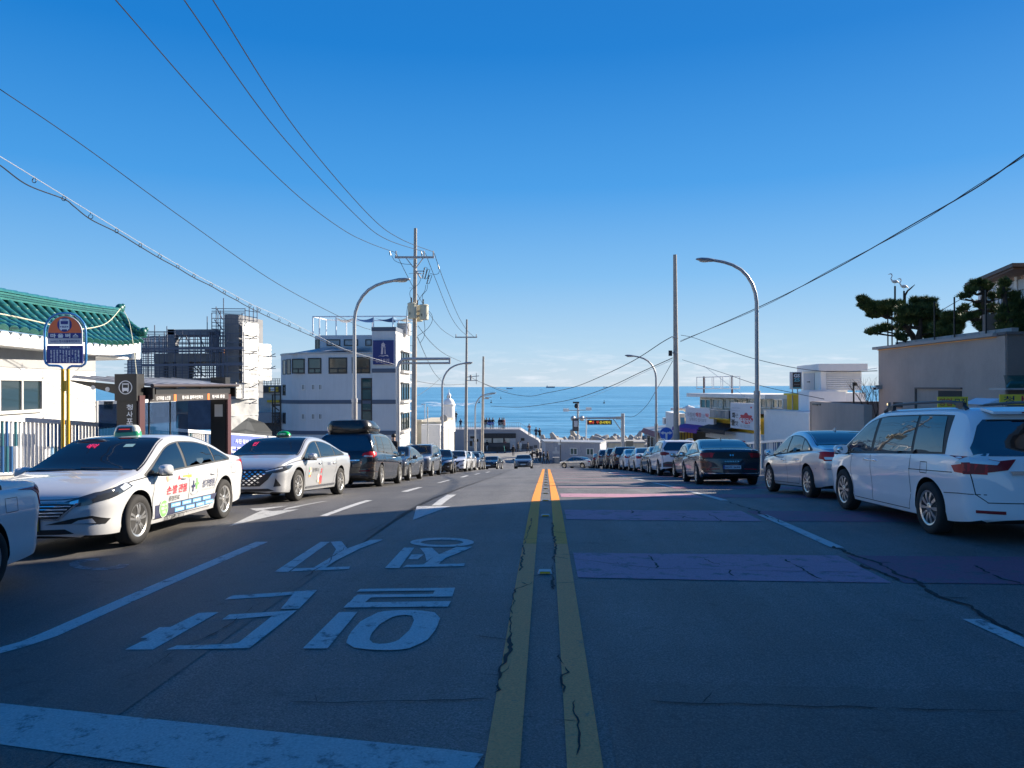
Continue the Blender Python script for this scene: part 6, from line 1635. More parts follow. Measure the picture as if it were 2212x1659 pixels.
for (s_, u0, u1) in (('STOP', 0.03, 0.2), ('신기마을 노인정', 0.29, 0.98), ('청사포 블루라인파크', 1.60, 2.80), ('청사포 종점', 3.38, 4.2)):
 hgt = 0.055 if s_ == 'STOP' else 0.10
 m_ = MB(); SWL.text(m_, s_, u0, u1, zf_ - 0.28 - hgt / 2, zf_ - 0.28 + hgt / 2, 0.004, 0.015); m_.build('board_lettering', M_inkw, sb_)
for u in (1.24, 3.16):
 m_ = MB(); SWL.slab(m_, u - 0.08, u + 0.05, zf_ - 0.365, zf_ - 0.195, 0.001, 0.006); m_.build('board_marker', mat('marker_orange', (0.75, 0.20, 0.04), 0.5), sb_)
MB().box((-10.55, 19.95, (zf_ - 0.42 + zg_s(20) + 0.35) / 2), (0.02, 4.5, zf_ - 0.42 - zg_s(20) - 0.35)).build('glass_panel', clear_glass('shelter_glass', (0.015, 0.07, 0.16), 0.5), sh_)
m_ = MB()
for y in (18.8, 19.95, 21.1): m_.beam((-10.53, y, zg_s(y) + 0.3), (-10.53, y, zf_ - 0.4), 0.03)
m_.build('glass_mullion', M_dark, sh_)
# poles
def pole(name, label, cat, vt, vyt, vb_, d, r0, r1, m, group=None, base_r=None):
 b0 = W(vb_, 900, d); zb_ = gz(b0.x, b0.y) + 0.1
 t_ = W(vt, vyt, d); T_ = thing(name, label, cat, group=group)
 k = 10; MB().tube([Vector((b0.x, b0.y, zb_)).lerp(Vector((t_.x, b0.y, t_.z)), i / k) for i in range(k + 1)], [r0 + (r1 - r0) * i / k for i in range(k + 1)], 14).build('shaft', m, T_, smooth=60)
 return T_, b0, t_, zb_
ZP = lambda x, y: ((1350 + x / 3.318) * 0.5486, (850 + y / 3.318) * 0.5486)
M_ins = mat('insulator_dark', (0.03, 0.025, 0.022), 0.35)
M_trf = mat('transformer_cream', (0.62, 0.58, 0.42), 0.5, var=0.1, streak=0.15)
D1 = 48.0
def zp(x, y, dd=0.0): return W(*ZP(x, y), D1 + dd)
U1, b1, t1, zb1_ = pole('utility_pole', 'tall concrete utility pole with three cream transformers', 'utility pole', 897.2, 493, 893.0, D1, 0.20, 0.095, M_polec)
m_ = MB(); m_.beam(zp(680, 541, -0.2), zp(1192, 541, -0.2), 0.10, 0.12); m_.build('crossarm', M_galv, U1)
m_ = MB(); m_.beam(zp(825, 550, -0.2), zp(935, 690, -0.15), 0.05); m_.beam(zp(1050, 550, -0.2), zp(950, 690, -0.15), 0.05); m_.build('arm_brace', M_galv, U1)
def insul(mb, p, r_=0.055, h=0.36, n=5):
 pr = [(0.02, 0)]
 for i in range(n): pr += [(r_, h * (i + 0.2) / n), (r_ * 0.55, h * (i + 0.7) / n)]
 pr.append((0.025, h)); mb.lathe(pr, 10, p)
for x in (695, 1063, 1182):
 p = zp(x, 532, -0.2); m_ = MB(); insul(m_, p); m_.build('insulator', M_steel, U1, smooth=40)
for x, y0_, y1_ in ((610, 462, 515), (1023, 465, 520), (1245, 640, 695)):
 m_ = MB(); m_.tube([zp(x, y0_, -0.2), zp(x + 12, y1_, -0.2)], [0.03, 0.045], 8); m_.build('arrester', M_ins, U1)
for (x0, y0_, x1, y1_) in ((1068, 675, 1040, 815), (1105, 700, 1070, 825), (1130, 775, 1095, 890)):
 m_ = MB(); a, b_ = zp(x0, y0_, -0.4), zp(x1, y1_, -0.4)
 pr = []
 k = 9
 m_.tube([a.lerp(b_, i / k) for i in range(k + 1)], [0.045 if i % 2 else 0.022 for i in range(k + 1)], 8); o_ = Vector((0.16, 0, -0.02)); m_.tube([a + Vector((0.02, 0, 0.02)), a + o_, b_ + o_ + Vector((0, 0, 0.05)), b_], 0.018, 6); m_.build('fuse_cutout', M_ins, U1)
m_ = MB(); m_.beam(zp(945, 700, -0.15), zp(1020, 815, -0.4), 0.07); m_.beam(zp(960, 722, -0.15), zp(1050, 722, -0.4), 0.05); m_.beam(zp(960, 752, -0.15), zp(1030, 752, -0.4), 0.05); m_.build('cutout_bracket', M_galv, U1)
for (x, y0_, y1_, dd) in ((906, 1148, 1343, -0.5), (1060, 1168, 1360, -0.35), (985, 1180, 1380, 0.45)):
 a, b_ = zp(x, y1_, dd), zp(x, y0_, dd); h = b_.z - a.z; r_ = 0.28
 m_ = MB(); m_.lathe([(r_ * 0.9, 0), (r_, 0.03), (r_, h - 0.04), (r_ + 0.02, h - 0.04), (r_ + 0.02, h), (r_ * 0.85, h + 0.05), (0.05, h + 0.07)], 20, a); tr = m_.build('transformer', M_trf, U1, smooth=40)
 m_ = MB(); insul(m_, (a.x - 0.05, a.y, a.z + h + 0.05), 0.06, 0.34, 5); m_.build('bushing', M_ins, tr, smooth=40)
 m_ = MB(); m_.box((a.x - 0.1, a.y - r_ - 0.005, a.z + 0.3), (0.05, 0.02, 0.14)); m_.build('tank_mark', M_dark, tr)
m_ = MB(); m_.box((zp(950, 1250).x, b1.y - 0.1, zp(950, 1250).z), (0.7, 0.25, 0.10)); m_.box((zp(950, 1310).x, b1.y - 0.1, zp(950, 1310).z), (0.7, 0.25, 0.10)); m_.build('transformer_bracket', M_galv, U1)
m_ = MB()
z = zb1_ + 2.5
i = 0
while z < t1.z - 1.5:
 m_.beam((b1.x + (0.25 if i % 2 else -0.25), b1.y, z), (b1.x, b1.y, z), 0.022); z += 0.45; i += 1
m_.build('climbing_step', M_galv, U1)
U2, b2, t2, zb2_ = pole('utility_pole', 'concrete utility pole with a single crossarm, second down the left side', 'utility pole', 1008.3, 690, 1005.5, 79, 0.20, 0.09, M_polec)
m_ = MB(); m_.beam(W(983, 728.5, 78.8), W(1031, 728.5, 78.8), 0.10, 0.12); m_.build('crossarm', M_galv, U2)
m_ = MB()
for v in (985, 1008, 1029): insul(m_, W(v, 728, 78.8), 0.06, 0.3, 4)
m_.build('insulator', M_steel, U2)
m_ = MB(); m_.beam(W(1005, 815, 78.7), W(1035, 812, 78.7), 0.07); m_.beam(W(1005, 822, 78.7), W(1032, 822, 78.7), 0.07); m_.beam(W(1029, 806, 78.7), W(1029, 830, 78.7), 0.06); m_.tube([W(1017, 810, 78.7), W(1017, 822, 78.7)], 0.10, 8); m_.build('cable_bracket', M_galv, U2)
U3, b3, t3, zb3_ = pole('utility_pole', 'bare topped concrete pole nearest the pavilion on the left side', 'utility pole', 1044.3, 770, 1041.0, 100, 0.20, 0.13, M_polec)
m_ = MB(); m_.beam(W(1042, 857, 99.8), W(1064, 851, 99.8), 0.08); m_.beam(W(1042, 862, 99.8), W(1062, 858, 99.8), 0.08); m_.box(W(1052, 860, 99.8), (0.5, 0.2, 0.25)); m_.build('cable_bracket', M_galv, U3)
U4, b4, t4, zb4_ = pole('utility_pole', 'thick bare concrete pole on the right behind the blue turn sign', 'utility pole', 1458.2, 550, 1461.5, 51.5, 0.215, 0.12, M_polec)
m_ = MB(); q = W(1448, 763, 51.2); m_.box(q, (0.22, 0.2, 0.36)); m_.build('junction_box', M_dark, U4)
m_ = MB()
for vy in (729, 762): q = W(1459, vy, 51.5); m_.tube([q + Vector((0, 0, -0.06)), q + Vector((0, 0, 0.06))], 0.19, 14)
m_.build('pole_band', M_galv, U4)
q = W(1461.5, 985, 51.5); zs = W(1461, 953, 51.5).z
MB().tube([(q.x, q.y, gz(q.x, q.y)), (q.x, q.y, zs)], 0.235, 14).build('base_wrap', mat('wrap_pale', (0.56, 0.55, 0.53), 0.6, var=0.06), U4, smooth=60)
def lamp(label, d, vx, side, H=8.6, head_rot=0.0):
 b0 = W(vx, 900, d); zb_ = gz(b0.x, b0.y) + 0.12; s = side
 T_ = thing('street_lamp', label, 'street lamp', (b0.x, b0.y, zb_), group='street lamps along the road')
 MB().tube([(0, 0, 0), (0, 0, 0.05), (0, 0, 0.06), (0, 0, 3.3)], [0.17, 0.17, 0.125, 0.118], 14).build('pole_base', M_galv, T_, smooth=50)
 MB().tube([(0, 0, 3.25), (0, 0, 3.42)], 0.132, 14).build('collar', M_steel, T_, smooth=50)
 pts = [(0, 0, 3.3), (0, 0, H - 2.4), (0, 0, H - 1.75), (0.05, 0, H - 1.38), (0.17, 0, H - 1.02), (0.36, 0, H - 0.70), (0.62, 0, H - 0.43), (0.95, 0, H - 0.24), (1.3, 0, H - 0.12), (1.72, 0, H - 0.04)]
 MB().tube([(s * x, y, z) for x, y, z in pts], [0.085, 0.078, 0.076, 0.074, 0.072, 0.07, 0.068, 0.066, 0.062, 0.06], 12).build('arm', M_steel, T_, smooth=60)
 m_ = MB(); P = []; n = 12
 for (x, w_, h, dz) in ((1.66, 0.05, 0.045, 0), (1.76, 0.10, 0.07, 0.0), (1.95, 0.15, 0.085, 0.02), (2.2, 0.15, 0.075, 0.04), (2.36, 0.09, 0.045, 0.05), (2.42, 0.03, 0.02, 0.05)):
  for j in range(n):
   a = 2 * math.pi * j / n; P.append((s * x, w_ * math.cos(a), H - 0.04 + dz + h * math.sin(a)))
 fs = [(k * n + j, k * n + (j + 1) % n, (k + 1) * n + (j + 1) % n, (k + 1) * n + j) for k in range(5) for j in range(n)] + [tuple(range(n)), tuple(5 * n + j for j in range(n))]
 m_.add(P, fs); hd = m_.build('lamp_head', mat('lamp_head_grey', (0.34, 0.34, 0.34), 0.4, 0.4), T_, smooth=50)
 m_ = MB(); m_.ellipsoid((s * 2.05, 0, H - 0.075), (0.24, 0.12, 0.05), 12, 6); m_.build('lens', mat('lamp_lens', (0.6, 0.6, 0.56), 0.2), hd, smooth=60)
 m_ = MB(); m_.box((0, -0.12, 0.9), (0.10, 0.02, 0.28)); m_.build('access_door', M_steel, T_)
 return T_
lamp('street lamp in front of the grey building, nearest on the left side', 33, 766, 1, 8.5)
lamp('street lamp before the white lighthouse turret', 60, 955.5, 1, 8.3)
lamp('smallest street lamp beside the bare topped concrete pole', 88, 1026.5, 1, 8.7)
lamp('large street lamp next to the glossy black sedan', 31, 1635.5, -1, 8.75)
lamp('street lamp beside the round blue turn sign', 60, 1417.5, -1, 8.75)
# sign arm seen from behind
Ga = thing('sign_gantry', 'grey pole with a double horizontal arm in front of the grey building', 'gantry')
g0 = W(859.8, 900, 42.5); zgb = gz(g0.x, g0.y) + 0.1
za, zb_ = W(900, 775.4, 42.5).z, W(900, 784.6, 42.5).z
xe = W(972, 780, 42.5).x
MB().tube([(g0.x, g0.y, zgb), (g0.x, g0.y, za - 0.45), (g0.x + 0.08, g0.y, za - 0.2), (g0.x + 0.28, g0.y, za - 0.03), (g0.x + 0.6, g0.y, za), (xe, g0.y, za)], [0.11, 0.10, 0.095, 0.09, 0.085, 0.075], 12).build('pole', M_steel, Ga, smooth=60)
MB().tube([(g0.x + 0.06, g0.y, zb_), (xe, g0.y, zb_)], 0.06, 10).build('arm', M_steel, Ga, smooth=60)
MB().beam((xe, g0.y, za + 0.06), (xe, g0.y, zb_ - 0.06), 0.10).build('end_plate', M_steel, Ga)
# message board over the road
Vm = thing('message_board', 'dark electronic message board hung from a gantry arm over the junction', 'message board')
dv = 87.0
p0 = W(1345.3, 893, dv); pb_ = W(1345.3, 950, dv); zgv = gz(pb_.x, pb_.y)
MB().tube([(p0.x, p0.y, zgv), (p0.x, p0.y, p0.z)], [0.24, 0.20], 14).build('pole', M_steel, Vm, smooth=60)
a = W(1247, 903.5, dv); MB().tube([(a.x, p0.y, a.z), (p0.x, p0.y, W(1345, 902.5, dv).z)], [0.08, 0.13], 10).build('arm', M_steel, Vm, smooth=60)
MB().beam(W(1324, 904, dv), W(1342, 930, dv), 0.10).build('strut', M_steel, Vm)
MB().box(((W(1337, 903, dv).x), p0.y, W(1337, 903, dv).z), (0.7, 0.4, 0.32)).build('flange', M_galv, Vm)
s0_, s1_ = W(1268.4, 907.4, dv), W(1321.5, 917.4, dv)
MB().box(((s0_.x + s1_.x) / 2, p0.y, (s0_.z + s1_.z) / 2), (s1_.x - s0_.x, 0.4, s0_.z - s1_.z)).build('screen_case', mat('screen_black', (0.010, 0.008, 0.008), 0.35), Vm)
m_ = MB()
for fx in (0.08, 0.92): x = s0_.x + (s1_.x - s0_.x) * fx; m_.beam((x, p0.y, s0_.z), (x, p0.y, W(1300, 903, dv).z), 0.06)
m_.build('hanger', M_steel, Vm)
wS = s1_.x - s0_.x; zc_ = (s0_.z + s1_.z) / 2; hS = s0_.z - s1_.z
M_ledy = mat('led_yellow', (0.95, 0.75, 0.06), 0.4, emit=0.45); M_ledr = mat('led_red_text', (0.95, 0.10, 0.04), 0.4, emit=0.4)
for (s_, fx, fw_, mm) in (('부와', 0.17, 0.24, M_ledr), ('부', 0.42, 0.11, M_ledr), ('산시에서', 0.715, 0.47, M_ledy)):
 m_ = MB(); text(m_, s_, (s0_.x + wS * fx, p0.y - 0.21, zc_), (1, 0, 0), (0, 0, 1), wS * fw_ * 0.92, hS * 0.66, 0.0); m_.build('message_lettering', mm, Vm)
for (s_, fx, fw_) in (('부', 0.10, 0.10),):
 m_ = MB(); m_.box((s0_.x + wS * 0.13, p0.y - 0.215, zc_ + hS * 0.22), (wS * 0.09, 0.005, hS * 0.16)); m_.build('message_lettering', M_ledy, Vm)
m_ = MB(); m_.box((p0.x + 0.75, p0.y, W(1357, 962, dv).z), (0.8, 0.5, 1.0)); m_.build('control_cabinet', mat('cabinet_olive', (0.16, 0.15, 0.12), 0.6), Vm)
# camera mast behind the cabin
Cm = thing('camera_mast', 'grey camera mast with loudspeakers behind the ribbed cabin', 'camera mast')
dm = 124.0; q8 = lambda x: (2250 + x / 4.424) * 0.5486; q8y = lambda y: (1550 + y / 4.424) * 0.5486
f8 = lambda x, y: W(q8(x), q8y(y), dm)
MB().tube([f8(113, 980), f8(113, 150)], 0.17, 10).build('mast', M_steel, Cm, smooth=60)
m_ = MB(); m_.beam(f8(-110, 292), f8(320, 287), 0.14); m_.beam(f8(20, 425), f8(150, 430), 0.12); m_.build('mast_arm', M_steel, Cm)
m_ = MB(); m_.box(f8(72, 545), (1.0, 0.7, 2.0)); m_.build('control_box', mat('box_dark', (0.06, 0.06, 0.065), 0.6), Cm)
m_ = MB(); m_.box(f8(75, 522) + Vector((0, -0.4, 0)), (0.6, 0.06, 0.95)); m_.build('box_face', mat('box_pale', (0.45, 0.46, 0.48), 0.6), Cm)
for (x, y) in ((35, 425), (190, 425)): m_ = MB(); m_.lathe([(0.12, 0), (0.42, 0.6), (0.44, 0.62), (0.1, 0.5)], 12, f8(x, y) + Vector((0, 0.1, -0.1)), 'y'); m_.build('loudspeaker', M_steel, Cm)
for (x, y) in ((-95, 285), (300, 265)): m_ = MB(); m_.box(f8(x, y), (0.9, 0.5, 0.5)); m_.build('camera_box', M_framew, Cm)
m_ = MB(); m_.box(f8(80, 155), (1.0, 0.5, 0.25)); m_.ellipsoid(f8(82, 215), (0.3, 0.3, 0.4), 10, 6); m_.build('dome_camera', M_dark, Cm)
fm = thing('flag_mast', 'thin white mast right of the camera mast', 'mast'); MB().tube([W(1306.5 - 0.0, 955, 122), W(1307.5, 895, 122)], 0.09, 8).build('mast_tube', M_framew, fm) if False else MB().tube([f8(252, 980), f8(262, 400)], 0.10, 8).build('mast_tube', M_framew, fm)
# round blue turn sign
Ts = thing('turn_sign', 'round blue sign with white left and right arrows', 'road sign')
ps = W(1439.5, 937.5, 53.0); rS = 0.47
MB().lathe([(rS, 0), (rS, 0.02)], 36, (ps.x, ps.y, ps.z), 'y').build('disc', mat('sign_blue', (0.010, 0.13, 0.60), 0.35, coat=0.3), Ts, smooth=30)
m_ = MB()
for j in range(36):
 t0, t1_ = 2 * math.pi * j / 36, 2 * math.pi * (j + 1) / 36
 m_.prism([(ps.x + r_ * math.cos(t_), ps.y - 0.004, ps.z + r_ * math.sin(t_)) for r_, t_ in ((rS, t0), (rS, t1_), (rS - 0.02, t1_), (rS - 0.02, t0))], (0, -0.003, 0))
m_.build('rim_line', M_inkw, Ts)
def arrow(pts): m_ = MB(); m_.prism([(ps.x + x * rS, ps.y - 0.004, ps.z + z * rS) for x, z in pts], (0, -0.006, 0)); m_.build('arrow', M_inkw, Ts)
arrow([(-0.15, -0.92), (0.15, -0.92), (0.15, 0.04), (0.45, 0.06), (0.45, -0.10), (0.88, 0.16), (0.45, 0.42), (0.45, 0.28), (0.12, 0.27), (0.0, 0.16), (-0.12, 0.27), (-0.45, 0.28), (-0.45, 0.42), (-0.88, 0.16), (-0.45, -0.10), (-0.45, 0.06), (-0.15, 0.04)])
MB().tube([(ps.x, ps.y + 0.05, gz(ps.x, ps.y)), (ps.x, ps.y + 0.05, ps.z + 0.3)], 0.04, 8).build('post', M_steel, Ts)
sp_ = thing('sign_post', 'thin dark post with a small plate in front of the ribbed cabin', 'sign')
a, b_ = W(q7x(1582), q7y(965), 106), W(q7x(1577), q7y(585), 106)
MB().tube([a, b_], 0.06, 6).build('post', M_dark, sp_); MB().box(W(q7x(1558), q7y(650), 105.9), (0.35, 0.05, 0.3)).build('plate', M_framew, sp_)
mr = thing('traffic_mirror', 'round grey traffic mirror seen from behind by the lighthouse turret', 'mirror'); q = W(rx(1549), ry(1135), 92)
MB().lathe([(0.42, 0), (0.45, 0.04), (0.3, 0.12)], 20, q, 'y').build('mirror_back', mat('mirror_back_grey', (0.28, 0.28, 0.28), 0.6), mr); MB().tube([q, (q.x, q.y, -9)], 0.05, 8).build('post', M_steel, mr)
for (x, yt, lab) in ((1395, 1020, 'short white lamp mast beyond the cream shop'), (1418, 1040, 'thin grey post left of the lighthouse turret')):
 ms = thing('post', lab, 'post'); a = W(rx(x), ry(yt), 118 if x < 1400 else 88); MB().tube([(a.x, a.y, -9), a], 0.06, 8).build('tube', M_steel if x > 1400 else M_framew, ms)
 if x < 1400: MB().box((a.x - 0.2, a.y, a.z), (0.7, 0.2, 0.12)).build('lamp_head', M_framew, ms)
# overhead wires
M_wire = mat('wire_dark', (0.018, 0.022, 0.030), 0.5)
M_wirel = mat('wire_pale', (0.55, 0.56, 0.58), 0.4, 0.3)
def smooth_pts(P, n=10):
 out_ = []
 for i in range(len(P) - 1):
  p0_, p1_, p2_, p3_ = P[max(i - 1, 0)], P[i], P[i + 1], P[min(i + 2, len(P) - 1)]
  for k in range(n):
   t_ = k / n
   out_.append(0.5 * ((2 * p1_) + (p2_ - p0_) * t_ + (2 * p0_ - 5 * p1_ + 4 * p2_ - p3_) * t_ * t_ + (3 * p1_ - p0_ - 3 * p2_ + p3_) * t_ ** 3))
 out_.append(P[-1]); return out_
def wire(px, d0, d1, r, label, m=None, cat='wire', name='overhead_wire'):
 L_ = [0.0]
 for a, b_ in zip(px[:-1], px[1:]): L_.append(L_[-1] + math.hypot(b_[0] - a[0], b_[1] - a[1]))
 P = [W(q[0], q[1], 1 / (1 / d0 + (1 / d1 - 1 / d0) * l_ / L_[-1])) for q, l_ in zip(px, L_)]
 w_ = thing(name, label, cat, group='overhead wires')
 MB().tube(smooth_pts(P), r, 5).build('strand', m or M_wire, w_, smooth=60)
 return w_, P
wire([(190, -70), (250, 0), (480, 262), (640, 420), (740.6, 496), (800, 526), (853, 545)], 18, 47.8, 0.017, 'leftmost of three high wires running to the left end of the crossarm')
wire([(352, -70), (398, 0), (600, 283), (769.6, 466), (835, 517), (917, 544)], 18, 47.8, 0.017, 'middle of three high wires reaching the crossarm insulators')
wire([(415, -72), (460, 0), (640, 280), (798.6, 466), (865, 516), (936, 544)], 18, 47.8, 0.017, 'rightmost of three high wires reaching the right insulator')
wire([(-60, 155), (0, 193), (180, 315), (400, 475), (600, 613), (760, 697), (800, 712)], 19, 42, 0.013, 'thin wire from the upper left passing behind the nearest left lamp')
# ringed cable
ms_px = [(-70, 300), (0, 338), (140, 424), (253, 494), (345, 549), (420, 592), (487, 627), (545, 658), (600, 682), (680, 722), (750, 756), (852, 787)]
w_, P = wire(ms_px, 13.5, 42, 0.008, 'pale support strand carrying black rings from the upper left', M_wirel)
cb_px = [(-70, 310), (0, 357), (60, 400), (138, 430), (160, 446), (196, 474), (252, 502), (303, 533), (345, 558), (384, 579), (419, 600), (456, 618), (485, 635), (513, 650), (540, 665), (600, 694), (680, 729), (760, 763), (852, 792)]
wire(cb_px, 13.5, 42, 0.013, 'black cable looping through rings below the pale support strand')
rings = [(74, 388), (138, 427), (196, 466), (252, 497), (303, 528), (345, 552), (384, 574), (419, 594), (456, 613), (485, 629), (513, 644), (540, 658), (560, 668), (580, 679), (603, 690), (625, 699), (648, 710), (672, 720)]
rg = MB()
for j in range(12):
 t0, t1_ = 0.4 + 5.5 * j / 12, 0.4 + 5.5 * (j + 1) / 12
 rg.beam((0.045 * math.sin(t0), 0, 0.045 * math.cos(t0)), (0.045 * math.sin(t1_), 0, 0.045 * math.cos(t1_)), 0.012)
rg.beam((0.0, 0, 0.045), (-0.01, 0, 0.085), 0.014); rgm = rg.mesh('cable_ring'); rgm.materials.append(M_wire)
L_ = math.hypot(852 + 70, 787 - 300)
for i, (x, y) in enumerate(rings):
 l_ = math.hypot(x + 70, y - 300) / L_
 d = 1 / (1 / 13.5 + (1 / 42 - 1 / 13.5) * l_)
 o = inst('cable_ring', rgm, None, W(x, y + 2, d), (0, 0, random.uniform(-0.4, 0.4)))
 tag(o, 'black cable ring hanging on the pale support strand', 'cable ring', 'rings along the support strand')
z1 = lambda L: [ZP(x, y) for x, y in L]
wire(z1([(700, 490), (770, 640), (905, 905), (1000, 1070), (1120, 1270), (1290, 1480), (1450, 1588)]), 48, 79, 0.02, 'wire from the left crossarm end down to the second pole')
wire(z1([(1080, 490), (1160, 700), (1240, 900), (1330, 1130), (1420, 1330), (1520, 1475), (1610, 1555)]), 48, 79, 0.02, 'wire from the middle insulator down to the second pole')
wire(z1([(1195, 490), (1265, 700), (1370, 980), (1500, 1290), (1610, 1480), (1710, 1578)]), 48, 79, 0.02, 'wire from the right insulator down to the second pole')
def slackset(L, d, label):
 w_ = thing('jumper_wire', label, 'wire', group='jumper wires on the transformer pole')
 MB().tube(smooth_pts([zp(x, y, d) for x, y in L], 6), 0.014, 5).build('strand', M_wire, w_, smooth=60)
slackset([(635, 512), (680, 585), (780, 625), (900, 635)], -0.3, 'slack jumper from the left arrester to the pole top')
slackset([(1020, 825), (985, 895), (900, 960), (875, 1010), (885, 1075)], -0.5, 'curved jumper dropping to the left transformer')
slackset([(1085, 900), (1070, 980), (1030, 1040), (985, 1110)], -0.5, 'jumper dropping to the rear transformer')
slackset([(1108, 900), (1095, 970), (1045, 1030), (1037, 1085)], -0.5, 'jumper dropping to the right transformer')
slackset([(845, 1180), (832, 1300), (838, 1440), (870, 1500), (910, 1505)], -0.4, 'loop hanging left of the transformers')
slackset([(1120, 1240), (1165, 1300), (1165, 1380), (1100, 1480), (975, 1570)], -0.4, 'large loop hanging right of the transformers')
slackset([(1060, 1365), (1072, 1480), (1060, 1580), (1010, 1660)], -0.4, 'thin loop below the right transformer')
slackset([(1262, 715), (1245, 755), (1190, 765), (1140, 750)], -0.3, 'short jumper from the right wire to a cutout')
z2 = lambda L: [(rx(x), ry(y)) for x, y in L]
wire(z2([(1335, 470), (1400, 620), (1470, 760), (1560, 860)]), 48, 88, 0.02, 'service wire falling from the transformer pole to the cream shop')
wire(z2([(1340, 380), (1450, 520), (1560, 610), (1690, 672)]), 48, 79, 0.02, 'telephone wire from the transformer pole to the second pole')
wire(z2([(1235, 800), (1330, 830), (1440, 850), (1560, 862), (1730, 855)]), 60, 79, 0.02, 'sagging wire from the grey building to the second pole')
wire(z2([(1340, 950), (1440, 880), (1530, 800)]), 70, 79, 0.018, 'thin wire rising behind the transformer pole')
wire(z2([(1755, 790), (1850, 840), (1960, 880), (2074, 915)]), 79, 95, 0.025, 'wire leaving the second pole towards the sea')
r3 = lambda L: [((1900 + x / 2.765) * 0.5486, (1350 + y / 2.765) * 0.5486) for x, y in L]
wire([(1452, 727)] + r3([(1945, 0), (1650, 190), (1300, 360), (1000, 480), (700, 545), (500, 580), (250, 540), (10, 445)]), 51.5, 100, 0.028, 'lowest sagging cable crossing the junction from the right pole')
wire([(1453, 773)] + r3([(1700, 330), (1400, 470), (1030, 600), (700, 665), (400, 700), (90, 688)]), 51.5, 100, 0.028, 'second cable crossing the junction below the first one')
wire([(1453, 777)] + r3([(1700, 350), (1400, 500), (1100, 620)]), 51.5, 90, 0.014, 'thin pale wire beside the second crossing cable', M_wirel)
wire([(1453, 780)] + r3([(1900, 500), (1780, 690), (1650, 800), (1540, 800)]), 51.5, 87, 0.02, 'wire dropping from the right pole to the message board')
wire([(1471, 724), (1500, 730), (1560, 752), (1630, 775), (1720, 795), (1800, 803), (1895, 801)], 51.5, 31, 0.016, 'wire from the right pole to the taupe restaurant')
wire([(1474, 777), (1560, 805), (1640, 832), (1720, 850), (1780, 862)], 51.5, 31, 0.014, 'wire from the right pole to the taupe garden wall')
wire([(1520, 790), (1600, 850), (1660, 890)], 50, 46, 0.012, 'thin wire slanting down in front of the eatery windows', M_wirel)
wire([(1470, 738), (1640, 663), (1800, 583), (1980, 480), (2110, 405), (2212, 334), (2290, 285)], 51.5, 19, 0.02, 'twisted cable climbing from the right pole to the upper right')
wire([(1470, 736), (1640, 666), (1800, 580), (1980, 484), (2110, 401), (2212, 338), (2290, 281)], 51.5, 19, 0.012, 'second strand twined round the climbing cable')
wire([(1985, 700), (2060, 655), (2120, 622)], 31, 34, 0.014, 'thin guy wire above the middle pine'); wire([(2000, 712), (2070, 668), (2110, 648)], 31, 34, 0.014, 'second guy wire above the middle pine')
wire([(1895, 795), (1840, 802), (1780, 804)], 31, 44, 0.012, 'short wire between restaurant wall and white stair block', M_wirel)
wire([(-40, 675), (0, 678), (60, 690), (140, 708), (185, 710), (230, 698), (260, 667)], 17, 27, 0.016, 'pale loose cable hung across the green roof', mat('cable_cream', (0.60, 0.58, 0.42), 0.6))
wire([(268, 672), (280, 700), (290, 760), (298, 840), (300, 870)], 27, 22, 0.012, 'pale cable dropping from the green roof to the shelter', mat('cable_cream', (0.60, 0.58, 0.42), 0.6))
